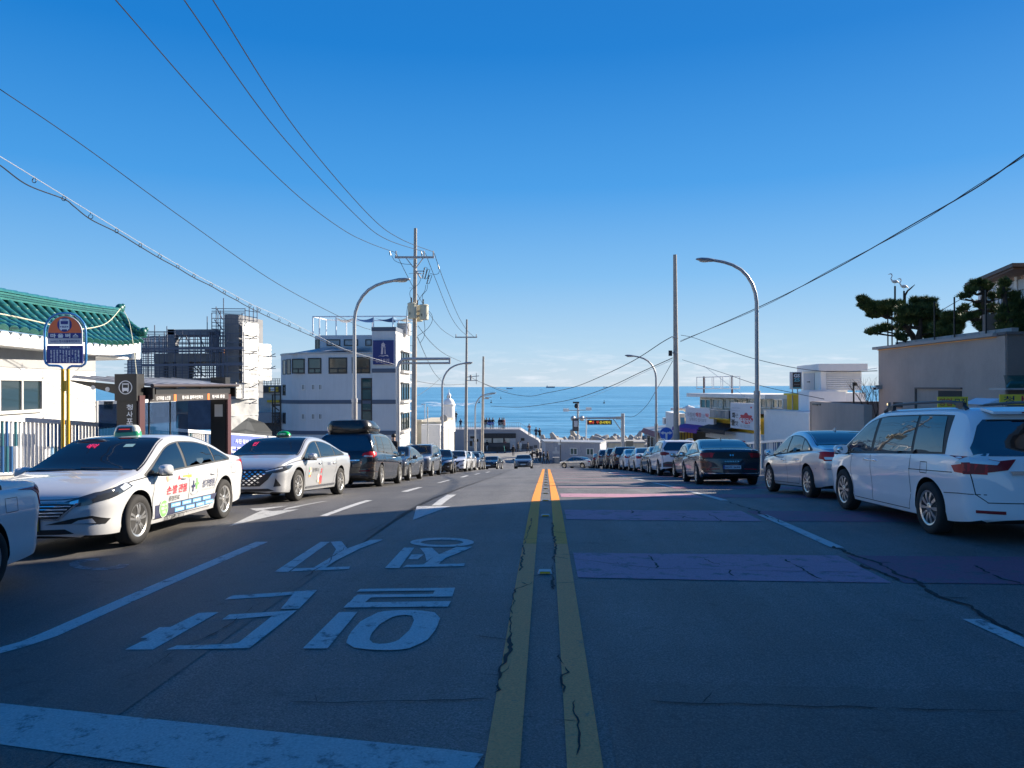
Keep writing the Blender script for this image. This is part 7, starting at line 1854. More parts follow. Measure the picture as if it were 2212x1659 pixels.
# ------------------------------------------------------------------ vehicles
class Shell:
 """a car body: sections swept along the length; every trim piece is laid onto its surface"""
 def __init__(s, sp):
  s.sp = sp
  s.Lh = sp['L'] / 2; s.Wh = sp['W'] / 2
  s.top = pchip(*zip(*sp['top'])); s.belt = pchip(*zip(*sp['belt'])); s.bot = pchip(*zip(*sp['bot']))
  s.tum = sp.get('tumble', 0.42)
  ys = np.concatenate([np.linspace(-s.Lh + 0.003, -s.Lh + 0.6, 300), np.linspace(-s.Lh + 0.6, s.Lh - 0.6, 400)[1:-1], np.linspace(s.Lh - 0.6, s.Lh - 0.003, 300)])
  acc = [0.0]
  for i in range(1, len(ys)):
   a, b_ = ys[i - 1], ys[i]
   acc.append(acc[-1] + math.sqrt((b_ - a) ** 2 + (s.top(b_) - s.top(a)) ** 2 + (s.w(b_) - s.w(a)) ** 2))
  n = sp.get('n', 92)
  s.ys = [float(np.interp(acc[-1] * k / (n - 1), acc, ys)) for k in range(n)]
  vs = []; fs = []
  for y in s.ys:
   h = s.section(y)
   row = [(-x, y, z) for x, z in h[::-1][:-1]] + [(x, y, z) for x, z in h]
   vs.extend(row); k = len(row)
  for i in range(len(s.ys) - 1):
   for j in range(k - 1):
    fs.append((i * k + j, (i + 1) * k + j, (i + 1) * k + j + 1, i * k + j + 1))
   fs.append((i * k + k - 1, (i + 1) * k + k - 1, (i + 1) * k, i * k))
  fs.append(tuple(range(k))); fs.append(tuple((len(s.ys) - 1) * k + j for j in range(k - 1, -1, -1)))
  s.vs, s.fs = vs, fs
  s.bvh = BVHTree.FromPolygons(vs, fs)
 def w(s, y):
  def end(e, Rr, p):
   if e >= Rr: return 1.0
   q = (Rr - max(e, 0)) / Rr
   return max(0.02, (1 - q ** p)) ** (1 / p)
  f = end(s.Lh - y, s.sp.get('rf', 0.42), 2.5) * end(y + s.Lh, s.sp.get('rr', 0.30), 2.6)
  return s.Wh * f * (1 - 0.045 * abs(y / s.Lh) ** 3)
 def cab(s, y):
  zt = s.top(y); zs = min(s.belt(y), zt - 0.045)
  k = min(1, max(0, (zt - zs - 0.06) / 0.2)); k = k * k * (3 - 2 * k)
  w = s.w(y)
  ze = zt - 0.04 - 0.03 * k
  wr = max(w * 0.3, w - 0.04 - s.tum * max(0, ze - zs))
  return zt, zs, k, w, ze, wr
 def section(s, y):
  zt, zs, k, w, ze, wr = s.cab(y); zb = s.bot(y)
  m = s.sp.get('crease', 0.72)
  H = zs - zb
  P = [(0, zb), (w * 0.5, zb), (w * 0.86, zb + 0.005), (w - 0.065 * min(1, w), zb + 0.03)]
  for t_, dx in ((0.16, 0.032), (0.3, 0.030), (0.42, 0.026), (0.54, 0.014), (0.64, 0.004), (0.70, 0.0), (0.76, 0.004), (0.86, 0.012), (0.94, 0.020)):
   P.append((w - dx * min(1, w / 0.5), zb + H * t_))
  P.append((w - 0.032 * min(1, w / 0.5), zs - 0.012)); P.append((w - 0.048 * min(1, w / 0.5), zs + 0.002))
  x0 = P[-1][0]
  for i in range(1, 7):
   t_ = i / 6
   x = x0 + (wr - x0) * t_ + 0.018 * k * math.sin(math.pi * t_)
   P.append((x, zs + 0.002 + (ze - zs - 0.002) * t_))
  rr = 0.06
  for a in (0.35, 0.7, 1.0):
   P.append((wr - wr * 0.14 * a, ze + (zt - ze) * (0.75 * math.sin(a * math.pi / 2))))
  for t_ in (0.7, 0.5, 0.25, 0.0):
   P.append((wr * 0.86 * t_ / 0.86 if t_ else 0.0, ze + (zt - ze) * (0.75 + 0.25 * (1 - (t_ / 0.86) ** 2))))
  return P
 def hit(s, o, d):
  p, n, i, dist = s.bvh.ray_cast(Vector(o), Vector(d))
  if p is None: return None
  if n.dot(Vector(d)) > 0: n = -n
  return p, n
 def ray(s, axis, sg, u, v):
  if axis == 'x': return s.hit((sg * 4, u, v), (-sg, 0, 0))
  if axis == 'y': return s.hit((u, sg * 6, v), (0, -sg, 0))
  return s.hit((u, v, 4), (0, 0, -1))
 def lay(s, mb, poly, axis, sg, off=0.008, step=0.07, mi=0, skirt=True):
  us = [p[0] for p in poly]; vv = [p[1] for p in poly]
  V, F = cut_poly(poly, frange(min(us), max(us), step), frange(min(vv), max(vv), step))
  s.put(mb, V, F, axis, sg, off, mi, skirt)
 def put(s, mb, V, F, axis, sg, off, mi=0, skirt=False):
  hits = [s.ray(axis, sg, u, v) for u, v in V]
  F = [f for f in F if all(hits[i] for i in f)]
  if not F: return
  vs = [(h[0] + h[1] * off) if h else Vector((0, 0, 0)) for h in hits]
  n = len(vs); fs = list(F)
  if skirt:
   cnt = {}
   for f in F:
    for a, b_ in zip(f, f[1:] + f[:1]):
     cnt[(a, b_)] = 1
   lo = [(h[0] - h[1] * 0.004) if h else Vector((0, 0, 0)) for h in hits]
   for (a, b_) in cnt:
    if (b_, a) not in cnt: fs.append((b_, a, a + n, b_ + n))
   vs = vs + lo
  used = sorted({i for f in fs for i in f}); mp_ = {i: k for k, i in enumerate(used)}
  mb.add([vs[i] for i in used], [tuple(mp_[i] for i in f) for f in fs], mi)
 def strip(s, mb, line, axis, sg, wd_=0.011, off=0.0025, mi=0):
  pts = []
  for a, b_ in zip(line[:-1], line[1:]):
   n = max(1, int(math.hypot(b_[0] - a[0], b_[1] - a[1]) / 0.05))
   pts += [(a[0] + (b_[0] - a[0]) * k / n, a[1] + (b_[1] - a[1]) * k / n) for k in range(n)]
  pts.append(line[-1])
  V = []; F = []
  for i, p in enumerate(pts):
   q0 = pts[max(i - 1, 0)]; q1_ = pts[min(i + 1, len(pts) - 1)]
   tx, ty = q1_[0] - q0[0], q1_[1] - q0[1]; l_ = math.hypot(tx, ty) or 1
   V += [(p[0] - ty / l_ * wd_ / 2, p[1] + tx / l_ * wd_ / 2), (p[0] + ty / l_ * wd_ / 2, p[1] - tx / l_ * wd_ / 2)]
  for i in range(len(pts) - 1): F.append((2 * i, 2 * i + 1, 2 * i + 3, 2 * i + 2))
  s.put(mb, V, F, axis, sg, off, mi)
 def body(s, name, paint_, parent):
  me = bpy.data.meshes.new(name); me.from_pydata(s.vs, [], s.fs)
  bm = bmesh.new(); bm.from_mesh(me); bmesh.ops.recalc_face_normals(bm, faces=bm.faces); bm.to_mesh(me); bm.free()
  me.materials.append(paint_); me.materials.append(M_under)
  o = inst(name, me, parent)
  cm = MB()
  for y in s.sp['axles']:
   for sg in (-1, 1):
    r_ = s.sp['wr'] + s.sp.get('gap', 0.055)
    cm.lathe([(r_, -0.30), (r_, 0.30)], 40, (sg * (s.Wh - 0.02), y, s.sp['wr'] + 0.01), 'x')
  cme = cm.mesh('cut'); cme.materials.append(paint_); cme.materials.append(M_under)
  cme.polygons.foreach_set('material_index', [1] * len(cme.polygons))
  co_ = bpy.data.objects.new('cut', cme); COL.objects.link(co_)
  md = o.modifiers.new('b', 'BOOLEAN'); md.operation = 'DIFFERENCE'; md.object = co_; md.solver = 'EXACT'
  dg = bpy.context.evaluated_depsgraph_get()
  nm = bpy.data.meshes.new_from_object(o.evaluated_get(dg))
  o.modifiers.clear(); o.data = nm; nm.name = name
  bpy.data.objects.remove(co_); bpy.data.meshes.remove(me); bpy.data.meshes.remove(cme)
  # the underside is black, not painted
  mi = [1 if (p.normal.z < -0.7 and p.center.z < 0.45) else p.material_index for p in nm.polygons]
  nm.polygons.foreach_set('material_index', mi)
  nm.polygons.foreach_set('use_smooth', [True] * len(nm.polygons))
  nm.set_sharp_from_angle(angle=R(32))
  o.name = name
  return o
def wheel_meshes(r, width, kind):
 key = ('wheel', r, width, kind)
 if key in MATS: return MATS[key]
 k = r * 0.665 if kind != 'big' else r * 0.70
 h = width / 2
 m_ = MB()
 m_.lathe([(k - 0.01, -h * 0.8), (k + 0.02, -h), (r * 0.90, -h * 1.03), (r * 0.975, -h * 0.86), (r, -h * 0.55), (r, h * 0.55), (r * 0.975, h * 0.86), (r * 0.90, h * 1.03), (k + 0.02, h), (k - 0.01, h * 0.8)], 40, axis='x')
 me = m_.mesh('wheel', 45); me.materials.append(M_tyre)
 rm = MB()
 # barrel, lip and dark back plate
 rm.lathe([(k - 0.035, h * 0.15), (k - 0.03, h * 0.75), (k - 0.012, h * 0.86), (k + 0.006, h * 0.9), (k + 0.006, h * 0.7)], 40, axis='x')
 rm.lathe([(0.02, h * 0.1), (k - 0.02, h * 0.1), (k - 0.02, h * 0.16), (0.02, h * 0.16)], 24, axis='x', mi=1)
 def spoke(a, w0, w1, x0, x1, r0=0.05, r1=None):
  r1 = r1 or k - 0.012
  c_, s_ = math.cos(a), math.sin(a)
  vs = []
  for rr_, ww, xx in ((r0, w0, x0), ((r0 + r1) / 2, (w0 + w1) / 2, (x0 + x1) / 2 + 0.012), (r1, w1, x1)):
   for dx, e in ((-0.035, -1), (0.0, -0.8), (0.0, 0.8), (-0.035, 1)):
    vs.append((xx + dx, c_ * rr_ - s_ * e * ww / 2, s_ * rr_ + c_ * e * ww / 2))
  fs = []
  for i in (0, 1):
   for j in range(3): fs.append((i * 4 + j, i * 4 + j + 1, i * 4 + j + 5, i * 4 + j + 4))
  rm.add(vs, fs)
 xs0, xs1 = h * 0.78, h * 0.80
 if kind in ('ten', 'big'):
  for i in range(5):
   for da in (-0.17, 0.17): spoke(2 * math.pi * i / 5 + da + 0.3, 0.034, 0.044, xs0, xs1)
 elif kind == 'multi':
  for i in range(10): spoke(2 * math.pi * i / 10, 0.03, 0.062, xs0, xs1)
 elif kind == 'five':
  for i in range(5): spoke(2 * math.pi * i / 5 + 0.2, 0.06, 0.085, xs0, xs1)
 elif kind == 'blade':
  for i in range(5):
   spoke(2 * math.pi * i / 5 + 0.1, 0.04, 0.07, xs0, xs1)
   spoke(2 * math.pi * i / 5 + 0.55, 0.018, 0.035, xs0 - 0.01, xs1 - 0.004)
   spoke(2 * math.pi * i / 5 + 0.75, 0.016, 0.026, xs0 - 0.01, xs1 - 0.004)
 rm.lathe([(0.07, h * 0.5), (0.068, h * 0.82), (0.05, h * 0.88), (0.01, h * 0.9)], 16, axis='x')
 for i in range(5):
  a = 2 * math.pi * i / 5
  rm.lathe([(0.009, h * 0.8), (0.009, h * 0.9)], 6, (0, 0.048 * math.cos(a), 0.048 * math.sin(a)), 'x', mi=1)
 rme = rm.mesh('rim', 40); rme.materials.append(M_rim); rme.materials.append(M_rimd)
 MATS[key] = (me, rme)
 return me, rme
def add_wheels(root, sp, kind='ten', steer=0.0):
 me, rme = wheel_meshes(sp['wr'], sp.get('tw', 0.215), kind)
 for y in sp['axles']:
  for sg in (1, -1):
   o = inst('wheel', me, root, (sg * (sp['W'] / 2 - 0.115), y, sp['wr']), (0, 0, (0 if sg > 0 else math.pi) + (steer if y > 0 else 0)))
   inst('rim', rme, o)
def mirrors(root, sh, y, paint_, ind=False, dz=0.06):
 z = sh.belt(y) + dz
 for sg in (1, -1):
  h_ = sh.ray('x', sg, y, sh.belt(y) - 0.02)
  x0 = abs(h_[0].x) if h_ else sh.Wh
  m_ = MB()
  P = []
  n = 12
  for k, (yy, sc) in enumerate(((-0.075, 0.93), (-0.05, 1.0), (0.02, 0.96), (0.075, 0.72), (0.10, 0.35))):
   for j in range(n):
    a = 2 * math.pi * j / n
    cx_ = math.copysign(abs(math.cos(a)) ** 0.75, math.cos(a)); sz_ = math.copysign(abs(math.sin(a)) ** 0.75, math.sin(a))
    P.append((sg * (x0 + 0.135 + 0.105 * sc * cx_), y + yy + 0.02 * cx_ * (1 if True else 0), z + 0.075 * sc * sz_ + (0.012 if sz_ > 0 else 0)))
  fs = []
  for k in range(4):
   for j in range(n): fs.append((k * n + j, k * n + (j + 1) % n, (k + 1) * n + (j + 1) % n, (k + 1) * n + j))
  fs.append(tuple(range(n))); fs.append(tuple(4 * n + j for j in range(n)))
  m_.add(P, fs)
  o = m_.build('wing_mirror', paint_, root, smooth=50)
  m_ = MB()
  m_.prism([(sg * (x0 - 0.04), y + 0.07, z - 0.08), (sg * (x0 + 0.06), y + 0.05, z - 0.066), (sg * (x0 + 0.06), y - 0.02, z - 0.066), (sg * (x0 - 0.04), y - 0.05, z - 0.08)], (0, 0, 0.03))
  m_.prism([(sg * (x0 + 0.045), y + 0.06, z - 0.078), (sg * (x0 + 0.22), y + 0.04, z - 0.078), (sg * (x0 + 0.22), y - 0.06, z - 0.078), (sg * (x0 + 0.045), y - 0.06, z - 0.078)], (0, 0, 0.022))
  m_.build('mirror_arm', M_blk, o)
  m_ = MB(); m_.ellipsoid((sg * (x0 + 0.135), y - 0.072, z), (0.085, 0.008, 0.06), 10, 6); m_.build('mirror_glass', M_chrome, o, smooth=60)
def band_poly(lo, hi, a, b, n=14, sa=0.0, sb=0.0):
 """polygon between two curves from a to b; sa / sb lean the ends"""
 A = []; B = []
 for k in range(n + 1):
  t_ = k / n
  yl = a + (b - a) * t_
  yu = (a + sa) + (b + sb - a - sa) * t_
  A.append((yl, lo(yl))); B.append((yu, hi(yu)))
 return A + B[::-1]
def side_glass(root, sh, rng, wins, trim=M_blk, up=0.075, names=('side_window',)):
 """the black window band and the panes in it, both sides"""
 lo = lambda y: sh.cab(y)[1] + 0.022
 def hi(y):
  zt, zs, k, w, ze, wr = sh.cab(y); return max(lo(y) + 0.004, ze - up + 0.03)
 def hi2(y):
  return max(lo(y) + 0.012, hi(y) - 0.022)
 for sg in (1, -1):
  m_ = MB(); sh.lay(m_, band_poly(lambda y: lo(y) - 0.014, hi, rng[0], rng[1], 26), 'x', sg, 0.004, 0.12)
  m_.build('window_surround', trim, root, smooth=40)
  for (a, b, sa, sb) in wins:
   m_ = MB(); sh.lay(m_, band_poly(lambda y: lo(y) + 0.006, hi2, a, b, 16, sa, sb), 'x', sg, 0.009, 0.12)
   m_.build('side_window', M_glass, root, smooth=40)
def top_glass(root, sh, name, y0, y1, inset=0.075, nv=12, nu=14, extra=None):
 """a raked windscreen or rear window following the roof line"""
 for off, ins, mm, nm in ((0.004, inset - 0.028, M_blk, None), (0.009, inset, M_glass, name)):
  m_ = MB(); V = []; F = []
  ya, yb = (y0, y1)
  if nm: ya, yb = y0 + (0.03 if y0 < y1 else -0.03), y1 - (0.03 if y0 < y1 else -0.03)
  for j in range(nv + 1):
   y = ya + (yb - ya) * j / nv
   zt, zs, k, w, ze, wr = sh.cab(y)
   for i in range(nu + 1):
    u = -1 + 2 * i / nu
    V.append((u * max(0.1, wr - ins), y + 0.0))
  for j in range(nv):
   for i in range(nu):
    q = j * (nu + 1) + i; F.append((q, q + 1, q + nu + 2, q + nu + 1))
  sh.put(m_, V, F, 'z', 1, off, skirt=True)
  m_.build(nm or 'glass_border', M_screen if nm == 'windscreen' else mm, root, smooth=60)
def handles(root, sh, ys, z, m=None, l=0.19):
 for sg in (1, -1):
  for y in ys:
   h_ = sh.ray('x', sg, y, z)
   if not h_: continue
   x = abs(h_[0].x)
   m_ = MB()
   m_.tube([(sg * (x - 0.006), y - l / 2, z - 0.004), (sg * (x + 0.022), y - l / 2 + 0.03, z), (sg * (x + 0.026), y, z + 0.003), (sg * (x + 0.022), y + l / 2 - 0.03, z + 0.004), (sg * (x - 0.006), y + l / 2, z + 0.002)], [0.010, 0.014, 0.015, 0.014, 0.010], 6)
   m_.build('door_handle', m or M_chrome, root, smooth=60)
def seams(root, sh, doors, axle_cut=True, sill=0.30):
 m_ = MB()
 for sg in (1, -1):
  for line in doors: sh.strip(m_, line, 'x', sg)
 o_ = m_.build("door_gap", M_seam, root); o_["kind"] = "stuff"
def plate(root, sh, sg, u, v, w_, h_, txt, m=M_plate, ink=M_ink, band=None, off=0.02):
 hts = [sh.ray('y', sg, u + a * w_ / 2, v + b * h_ / 2) for a in (-1, 0, 1) for b in (-1, 1)]
 y = max(sg * h[0].y for h in hts if h) + off
 m_ = MB(); m_.box((u, sg * (y - 0.03), v), (w_ + 0.03, 0.058, h_ + 0.03)); m_.build('plate_holder', M_blk, root)
 m_ = MB(); m_.box((u, sg * y, v), (w_, 0.008, h_)); p = m_.build('licence_plate', m, root)
 if txt:
  m_ = MB(); text(m_, txt, (u, sg * (y + 0.006), v), (-1 if sg > 0 else 1, 0, 0), (0, 0, 1), w_ * 0.86, h_ * 0.66, 0.02)
  m_.build('plate_lettering', ink, p)
 if band:
  m_ = MB(); m_.box((u + (1 if sg > 0 else -1) * w_ * 0.46, sg * (y + 0.001), v), (w_ * 0.08, 0.010, h_)); m_.build('plate_band', mat('plate_band_blue', (0.03, 0.09, 0.35), 0.5), p)
def fin(root, sh, y, m):
 z = sh.top(y)
 MB().prism([(-0.012, y - 0.10, z - 0.01), (-0.012, y + 0.10, z - 0.005), (-0.012, y - 0.03, z + 0.055), (-0.012, y - 0.10, z + 0.065)], (0.024, 0, 0)).build('roof_antenna', m, root)
# ---- the body types
SED_A = dict(L=4.855, W=1.865, wr=0.335, axles=(1.475, -1.33), n=96, rf=0.50, rr=0.36,
 top=[(-2.43, 0.60), (-2.405, 0.80), (-2.34, 0.985), (-2.22, 1.045), (-1.95, 1.075), (-1.66, 1.12), (-1.3, 1.265), (-0.9, 1.39), (-0.45, 1.46), (-0.05, 1.475), (0.22, 1.455), (0.42, 1.41), (0.85, 1.22), (1.22, 1.045), (1.40, 0.985), (1.75, 0.93), (2.1, 0.845), (2.28, 0.765), (2.37, 0.68), (2.43, 0.53)],
 belt=[(-2.43, 0.86), (-2.2, 0.975), (-1.6, 0.985), (-0.8, 0.965), (0.4, 0.925), (1.3, 0.89), (1.9, 0.83), (2.43, 0.70)],
 bot=[(-2.43, 0.34), (-2.25, 0.25), (-1.7, 0.20), (1.8, 0.19), (2.25, 0.21), (2.43, 0.26)])
SED_B = dict(L=4.95, W=1.865, wr=0.338, axles=(1.50, -1.375), n=96, rf=0.46, rr=0.34,
 top=[(-2.475, 0.62), (-2.45, 0.86), (-2.41, 1.03), (-2.30, 1.085), (-2.0, 1.10), (-1.75, 1.135), (-1.3, 1.26), (-0.8, 1.385), (-0.35, 1.445), (0.0, 1.455), (0.25, 1.435), (0.45, 1.39), (0.9, 1.19), (1.28, 1.03), (1.5, 0.985), (1.85, 0.925), (2.2, 0.83), (2.36, 0.74), (2.43, 0.66), (2.475, 0.50)],
 belt=[(-2.475, 0.88), (-2.2, 0.99), (-1.6, 0.99), (-0.8, 0.955), (0.4, 0.915), (1.3, 0.88), (1.9, 0.82), (2.475, 0.70)],
 bot=[(-2.475, 0.34), (-2.3, 0.25), (-1.7, 0.19), (1.8, 0.18), (2.3, 0.20), (2.475, 0.25)])
SUV = dict(L=4.75, W=1.89, wr=0.365, axles=(1.44, -1.31), n=96, rf=0.42, rr=0.36, tumble=0.34,
 top=[(-2.375, 0.62), (-2.36, 0.86), (-2.31, 1.10), (-2.20, 1.30), (-2.05, 1.50), (-1.93, 1.61), (-1.75, 1.655), (-1.0, 1.69), (-0.3, 1.70), (0.15, 1.675), (0.42, 1.62), (0.85, 1.40), (1.22, 1.19), (1.42, 1.125), (1.8, 1.075), (2.1, 1.0), (2.25, 0.91), (2.32, 0.80), (2.375, 0.58)],
 belt=[(-2.375, 1.0), (-2.1, 1.13), (-1.4, 1.13), (-0.6, 1.085), (0.6, 1.03), (1.4, 1.0), (2.0, 0.95), (2.375, 0.80)],
 bot=[(-2.375, 0.40), (-2.2, 0.31), (-1.7, 0.24), (1.8, 0.24), (2.2, 0.27), (2.375, 0.33)])
VAN = dict(L=5.085, W=1.985, wr=0.355, axles=(1.57, -1.46), n=100, rf=0.48, rr=0.36, tumble=0.31,
 top=[(-2.5425, 0.58), (-2.525, 0.80), (-2.48, 1.03), (-2.42, 1.14), (-2.30, 1.42), (-2.20, 1.62), (-2.10, 1.695), (-1.9, 1.735), (-1.0, 1.755), (0.0, 1.75), (0.45, 1.715), (0.78, 1.635), (1.2, 1.41), (1.6, 1.18), (1.78, 1.105), (2.0, 1.04), (2.28, 0.935), (2.42, 0.83), (2.49, 0.72), (2.5425, 0.52)],
 belt=[(-2.5425, 1.0), (-2.35, 1.085), (-1.6, 1.10), (-0.6, 1.075), (0.7, 1.035), (1.6, 0.98), (2.1, 0.91), (2.5425, 0.74)],
 bot=[(-2.5425, 0.32), (-2.3, 0.24), (-1.8, 0.20), (1.9, 0.19), (2.35, 0.22), (2.5425, 0.27)])
for s_ in (SED_A, SED_B, SUV, VAN): s_['shell'] = Shell(s_)
def sedan_common(root, sp, paint_, wheel='ten', steer=0, hm=None, mir=None, chrome=True, doors=None):
 sh = sp['shell']
 b = sh.body('body', paint_, root)
 if sp is SUV:
  side_glass(root, sh, (-2.0, 1.28), [(-1.92, -1.20, 0.10, 0.02), (-1.10, -0.02, 0.03, 0.0), (0.08, 1.20, 0, -0.3)])
  top_glass(root, sh, 'windscreen', 1.36, 0.36, 0.07)
  seams(root, sh, [[(1.02, 0.32), (1.08, 0.7), (1.03, 1.0)], [(0.03, 0.32), (0.03, 1.05)], [(-1.02, 0.72), (-1.08, 1.1)], [(1.02, 0.32), (-0.86, 0.33), (-1.0, 0.6)]])
  handles(root, sh, (0.22, -0.82), 0.93, hm or paint_)
  mirrors(root, sh, 1.02, mir or paint_)
 elif sp is VAN:
  pass
 else:
  c0 = -1.62 if sp is SED_A else -1.75
  side_glass(root, sh, (c0, 1.26), [(c0 + 0.05, -1.02, 0.12, 0.06), (-0.97, 0.0, 0.06, 0.0), (0.08, 1.19, 0.0, -0.35)], M_blk)
  top_glass(root, sh, 'windscreen', 1.33, 0.33, 0.07)
  top_glass(root, sh, 'rear_window', c0 - 0.05, -0.62, 0.09)
  seams(root, sh, [[(1.06, 0.28), (1.12, 0.6), (1.06, 0.9)], [(0.04, 0.26), (0.0, 0.6), (0.05, 0.94)], [(-0.90, 0.55), (-1.02, 0.8), (-1.02, 0.97)], [(1.06, 0.28), (-0.76, 0.28), (-0.9, 0.5)],
       [(1.05, 0.9), (1.6, 0.86), (2.05, 0.80)]])
  m_ = MB()
  for x0, x1 in ((-0.62, 0.02), (0.06, 0.66)): sh.strip(m_, [(x0, 1.335), (x1, 1.27)], 'z', 1, 0.022, 0.02)
  o_ = m_.build('wiper', M_blk, root); o_['kind'] = 'stuff'
  handles(root, sh, (0.20, -0.82), 0.80, hm or paint_)
  mirrors(root, sh, 1.0, mir or paint_)
 add_wheels(root, sp, wheel, steer)
 return b
def front_generic(root, sh, y_hl=0.72, grille='mesh', plate_txt=None, hl=None, k=1.0):
 """headlights, grille, lower intakes and front plate"""
 hl = hl or M_hl
 w = sh.Wh
 for sg in (1, -1):
  m_ = MB(); sh.lay(m_, [(sg * (w - 0.62), y_hl - 0.035), (sg * (w - 0.35), y_hl - 0.05), (sg * (w - 0.10), y_hl + 0.02), (sg * (w - 0.075), y_hl + 0.10), (sg * (w - 0.25), y_hl + 0.085), (sg * (w - 0.5), y_hl + 0.02)], 'y', 1, 0.010, 0.06)
  o = m_.build('headlight', hl, root, smooth=50)
  m_ = MB(); sh.lay(m_, [(sg * (w - 0.40), y_hl - 0.02), (sg * (w - 0.20), y_hl + 0.01), (sg * (w - 0.20), y_hl + 0.05), (sg * (w - 0.36), y_hl + 0.03)], 'y', 1, 0.016, 0.06)
  m_.build('lens', M_clear, o, smooth=50)
  m_ = MB(); sh.lay(m_, [(sg * (w - 0.42), 0.36), (sg * (w - 0.16), 0.40), (sg * (w - 0.18), 0.50), (sg * (w - 0.34), 0.46)], 'y', 1, 0.006, 0.07)
  o = m_.build('fog_lamp_recess', M_blk, root, smooth=50)
  m_ = MB(); sh.lay(m_, [(sg * (w - 0.34), 0.40), (sg * (w - 0.22), 0.41), (sg * (w - 0.23), 0.45), (sg * (w - 0.33), 0.44)], 'y', 1, 0.012, 0.07)
  m_.build('fog_lamp', M_clear, o, smooth=50)
 m_ = MB(); sh.lay(m_, [(-0.52, y_hl - 0.02), (-0.36, y_hl - 0.22), (0.36, y_hl - 0.22), (0.52, y_hl - 0.02), (0.3, y_hl + 0.0), (-0.3, y_hl + 0.0)], 'y', 1, 0.006, 0.08)
 g = m_.build('grille', M_blk, root, smooth=50)
 m_ = MB()
 for i in range(5):
  z = y_hl - 0.04 - i * 0.04; ww = 0.47 - i * 0.03
  sh.strip(m_, [(-ww, z), (ww, z)], 'y', 1, 0.012, 0.012)
 m_.build('grille_bar', M_chrome if grille == 'bars' else M_clad, g)
 m_ = MB(); sh.lay(m_, [(-0.5, 0.27), (0.5, 0.27), (0.42, 0.37), (-0.42, 0.37)], 'y', 1, 0.006, 0.08); m_.build('lower_intake', M_blk, root, smooth=50)
 if plate_txt is not None: plate(root, sh, 1, 0, y_hl - 0.26, 0.52, 0.11, plate_txt)
def rear_sedan(root, sh, plate_txt=None, lamp=M_red, dz=0.0):
 w = sh.Wh
 for sg in (1, -1):
  m_ = MB(); sh.lay(m_, [(sg * (w - 0.55), 0.86 + dz), (sg * (w - 0.10), 0.82 + dz), (sg * (w - 0.05), 0.90 + dz), (sg * (w - 0.08), 0.97 + dz), (sg * (w - 0.52), 0.955 + dz)], 'y', -1, 0.010, 0.06)
  o = m_.build('tail_light', lamp, root, smooth=50)
  m_ = MB(); sh.lay(m_, [(-sh.Lh + 0.06, 0.86 + dz), (-sh.Lh + 0.32, 0.92 + dz), (-sh.Lh + 0.30, 0.955 + dz), (-sh.Lh + 0.06, 0.965 + dz)], 'x', sg, 0.010, 0.06)
  m_.build('lamp_wrap', lamp, o, smooth=50)
  m_ = MB(); sh.lay(m_, [(sg * (w - 0.50), 0.44), (sg * (w - 0.2), 0.45), (sg * (w - 0.2), 0.475), (sg * (w - 0.5), 0.465)], 'y', -1, 0.008, 0.06); m_.build('reflector', M_dred, root)
 m_ = MB(); sh.lay(m_, [(-w + 0.25, 0.34), (w - 0.25, 0.34), (w - 0.3, 0.42), (-w + 0.3, 0.42)], 'y', -1, 0.006, 0.08); m_.build('rear_valance', M_blk, root, smooth=50)
 m_ = MB(); sh.strip(m_, [(-0.72, 1.02 + dz), (-0.70, 0.80), (-0.6, 0.62), (0.6, 0.62), (0.70, 0.80), (0.72, 1.02 + dz)], 'y', -1); m_.build('boot_gap', M_seam, root)
 if plate_txt is not None: plate(root, sh, -1, 0, 0.76, 0.52, 0.11, plate_txt)
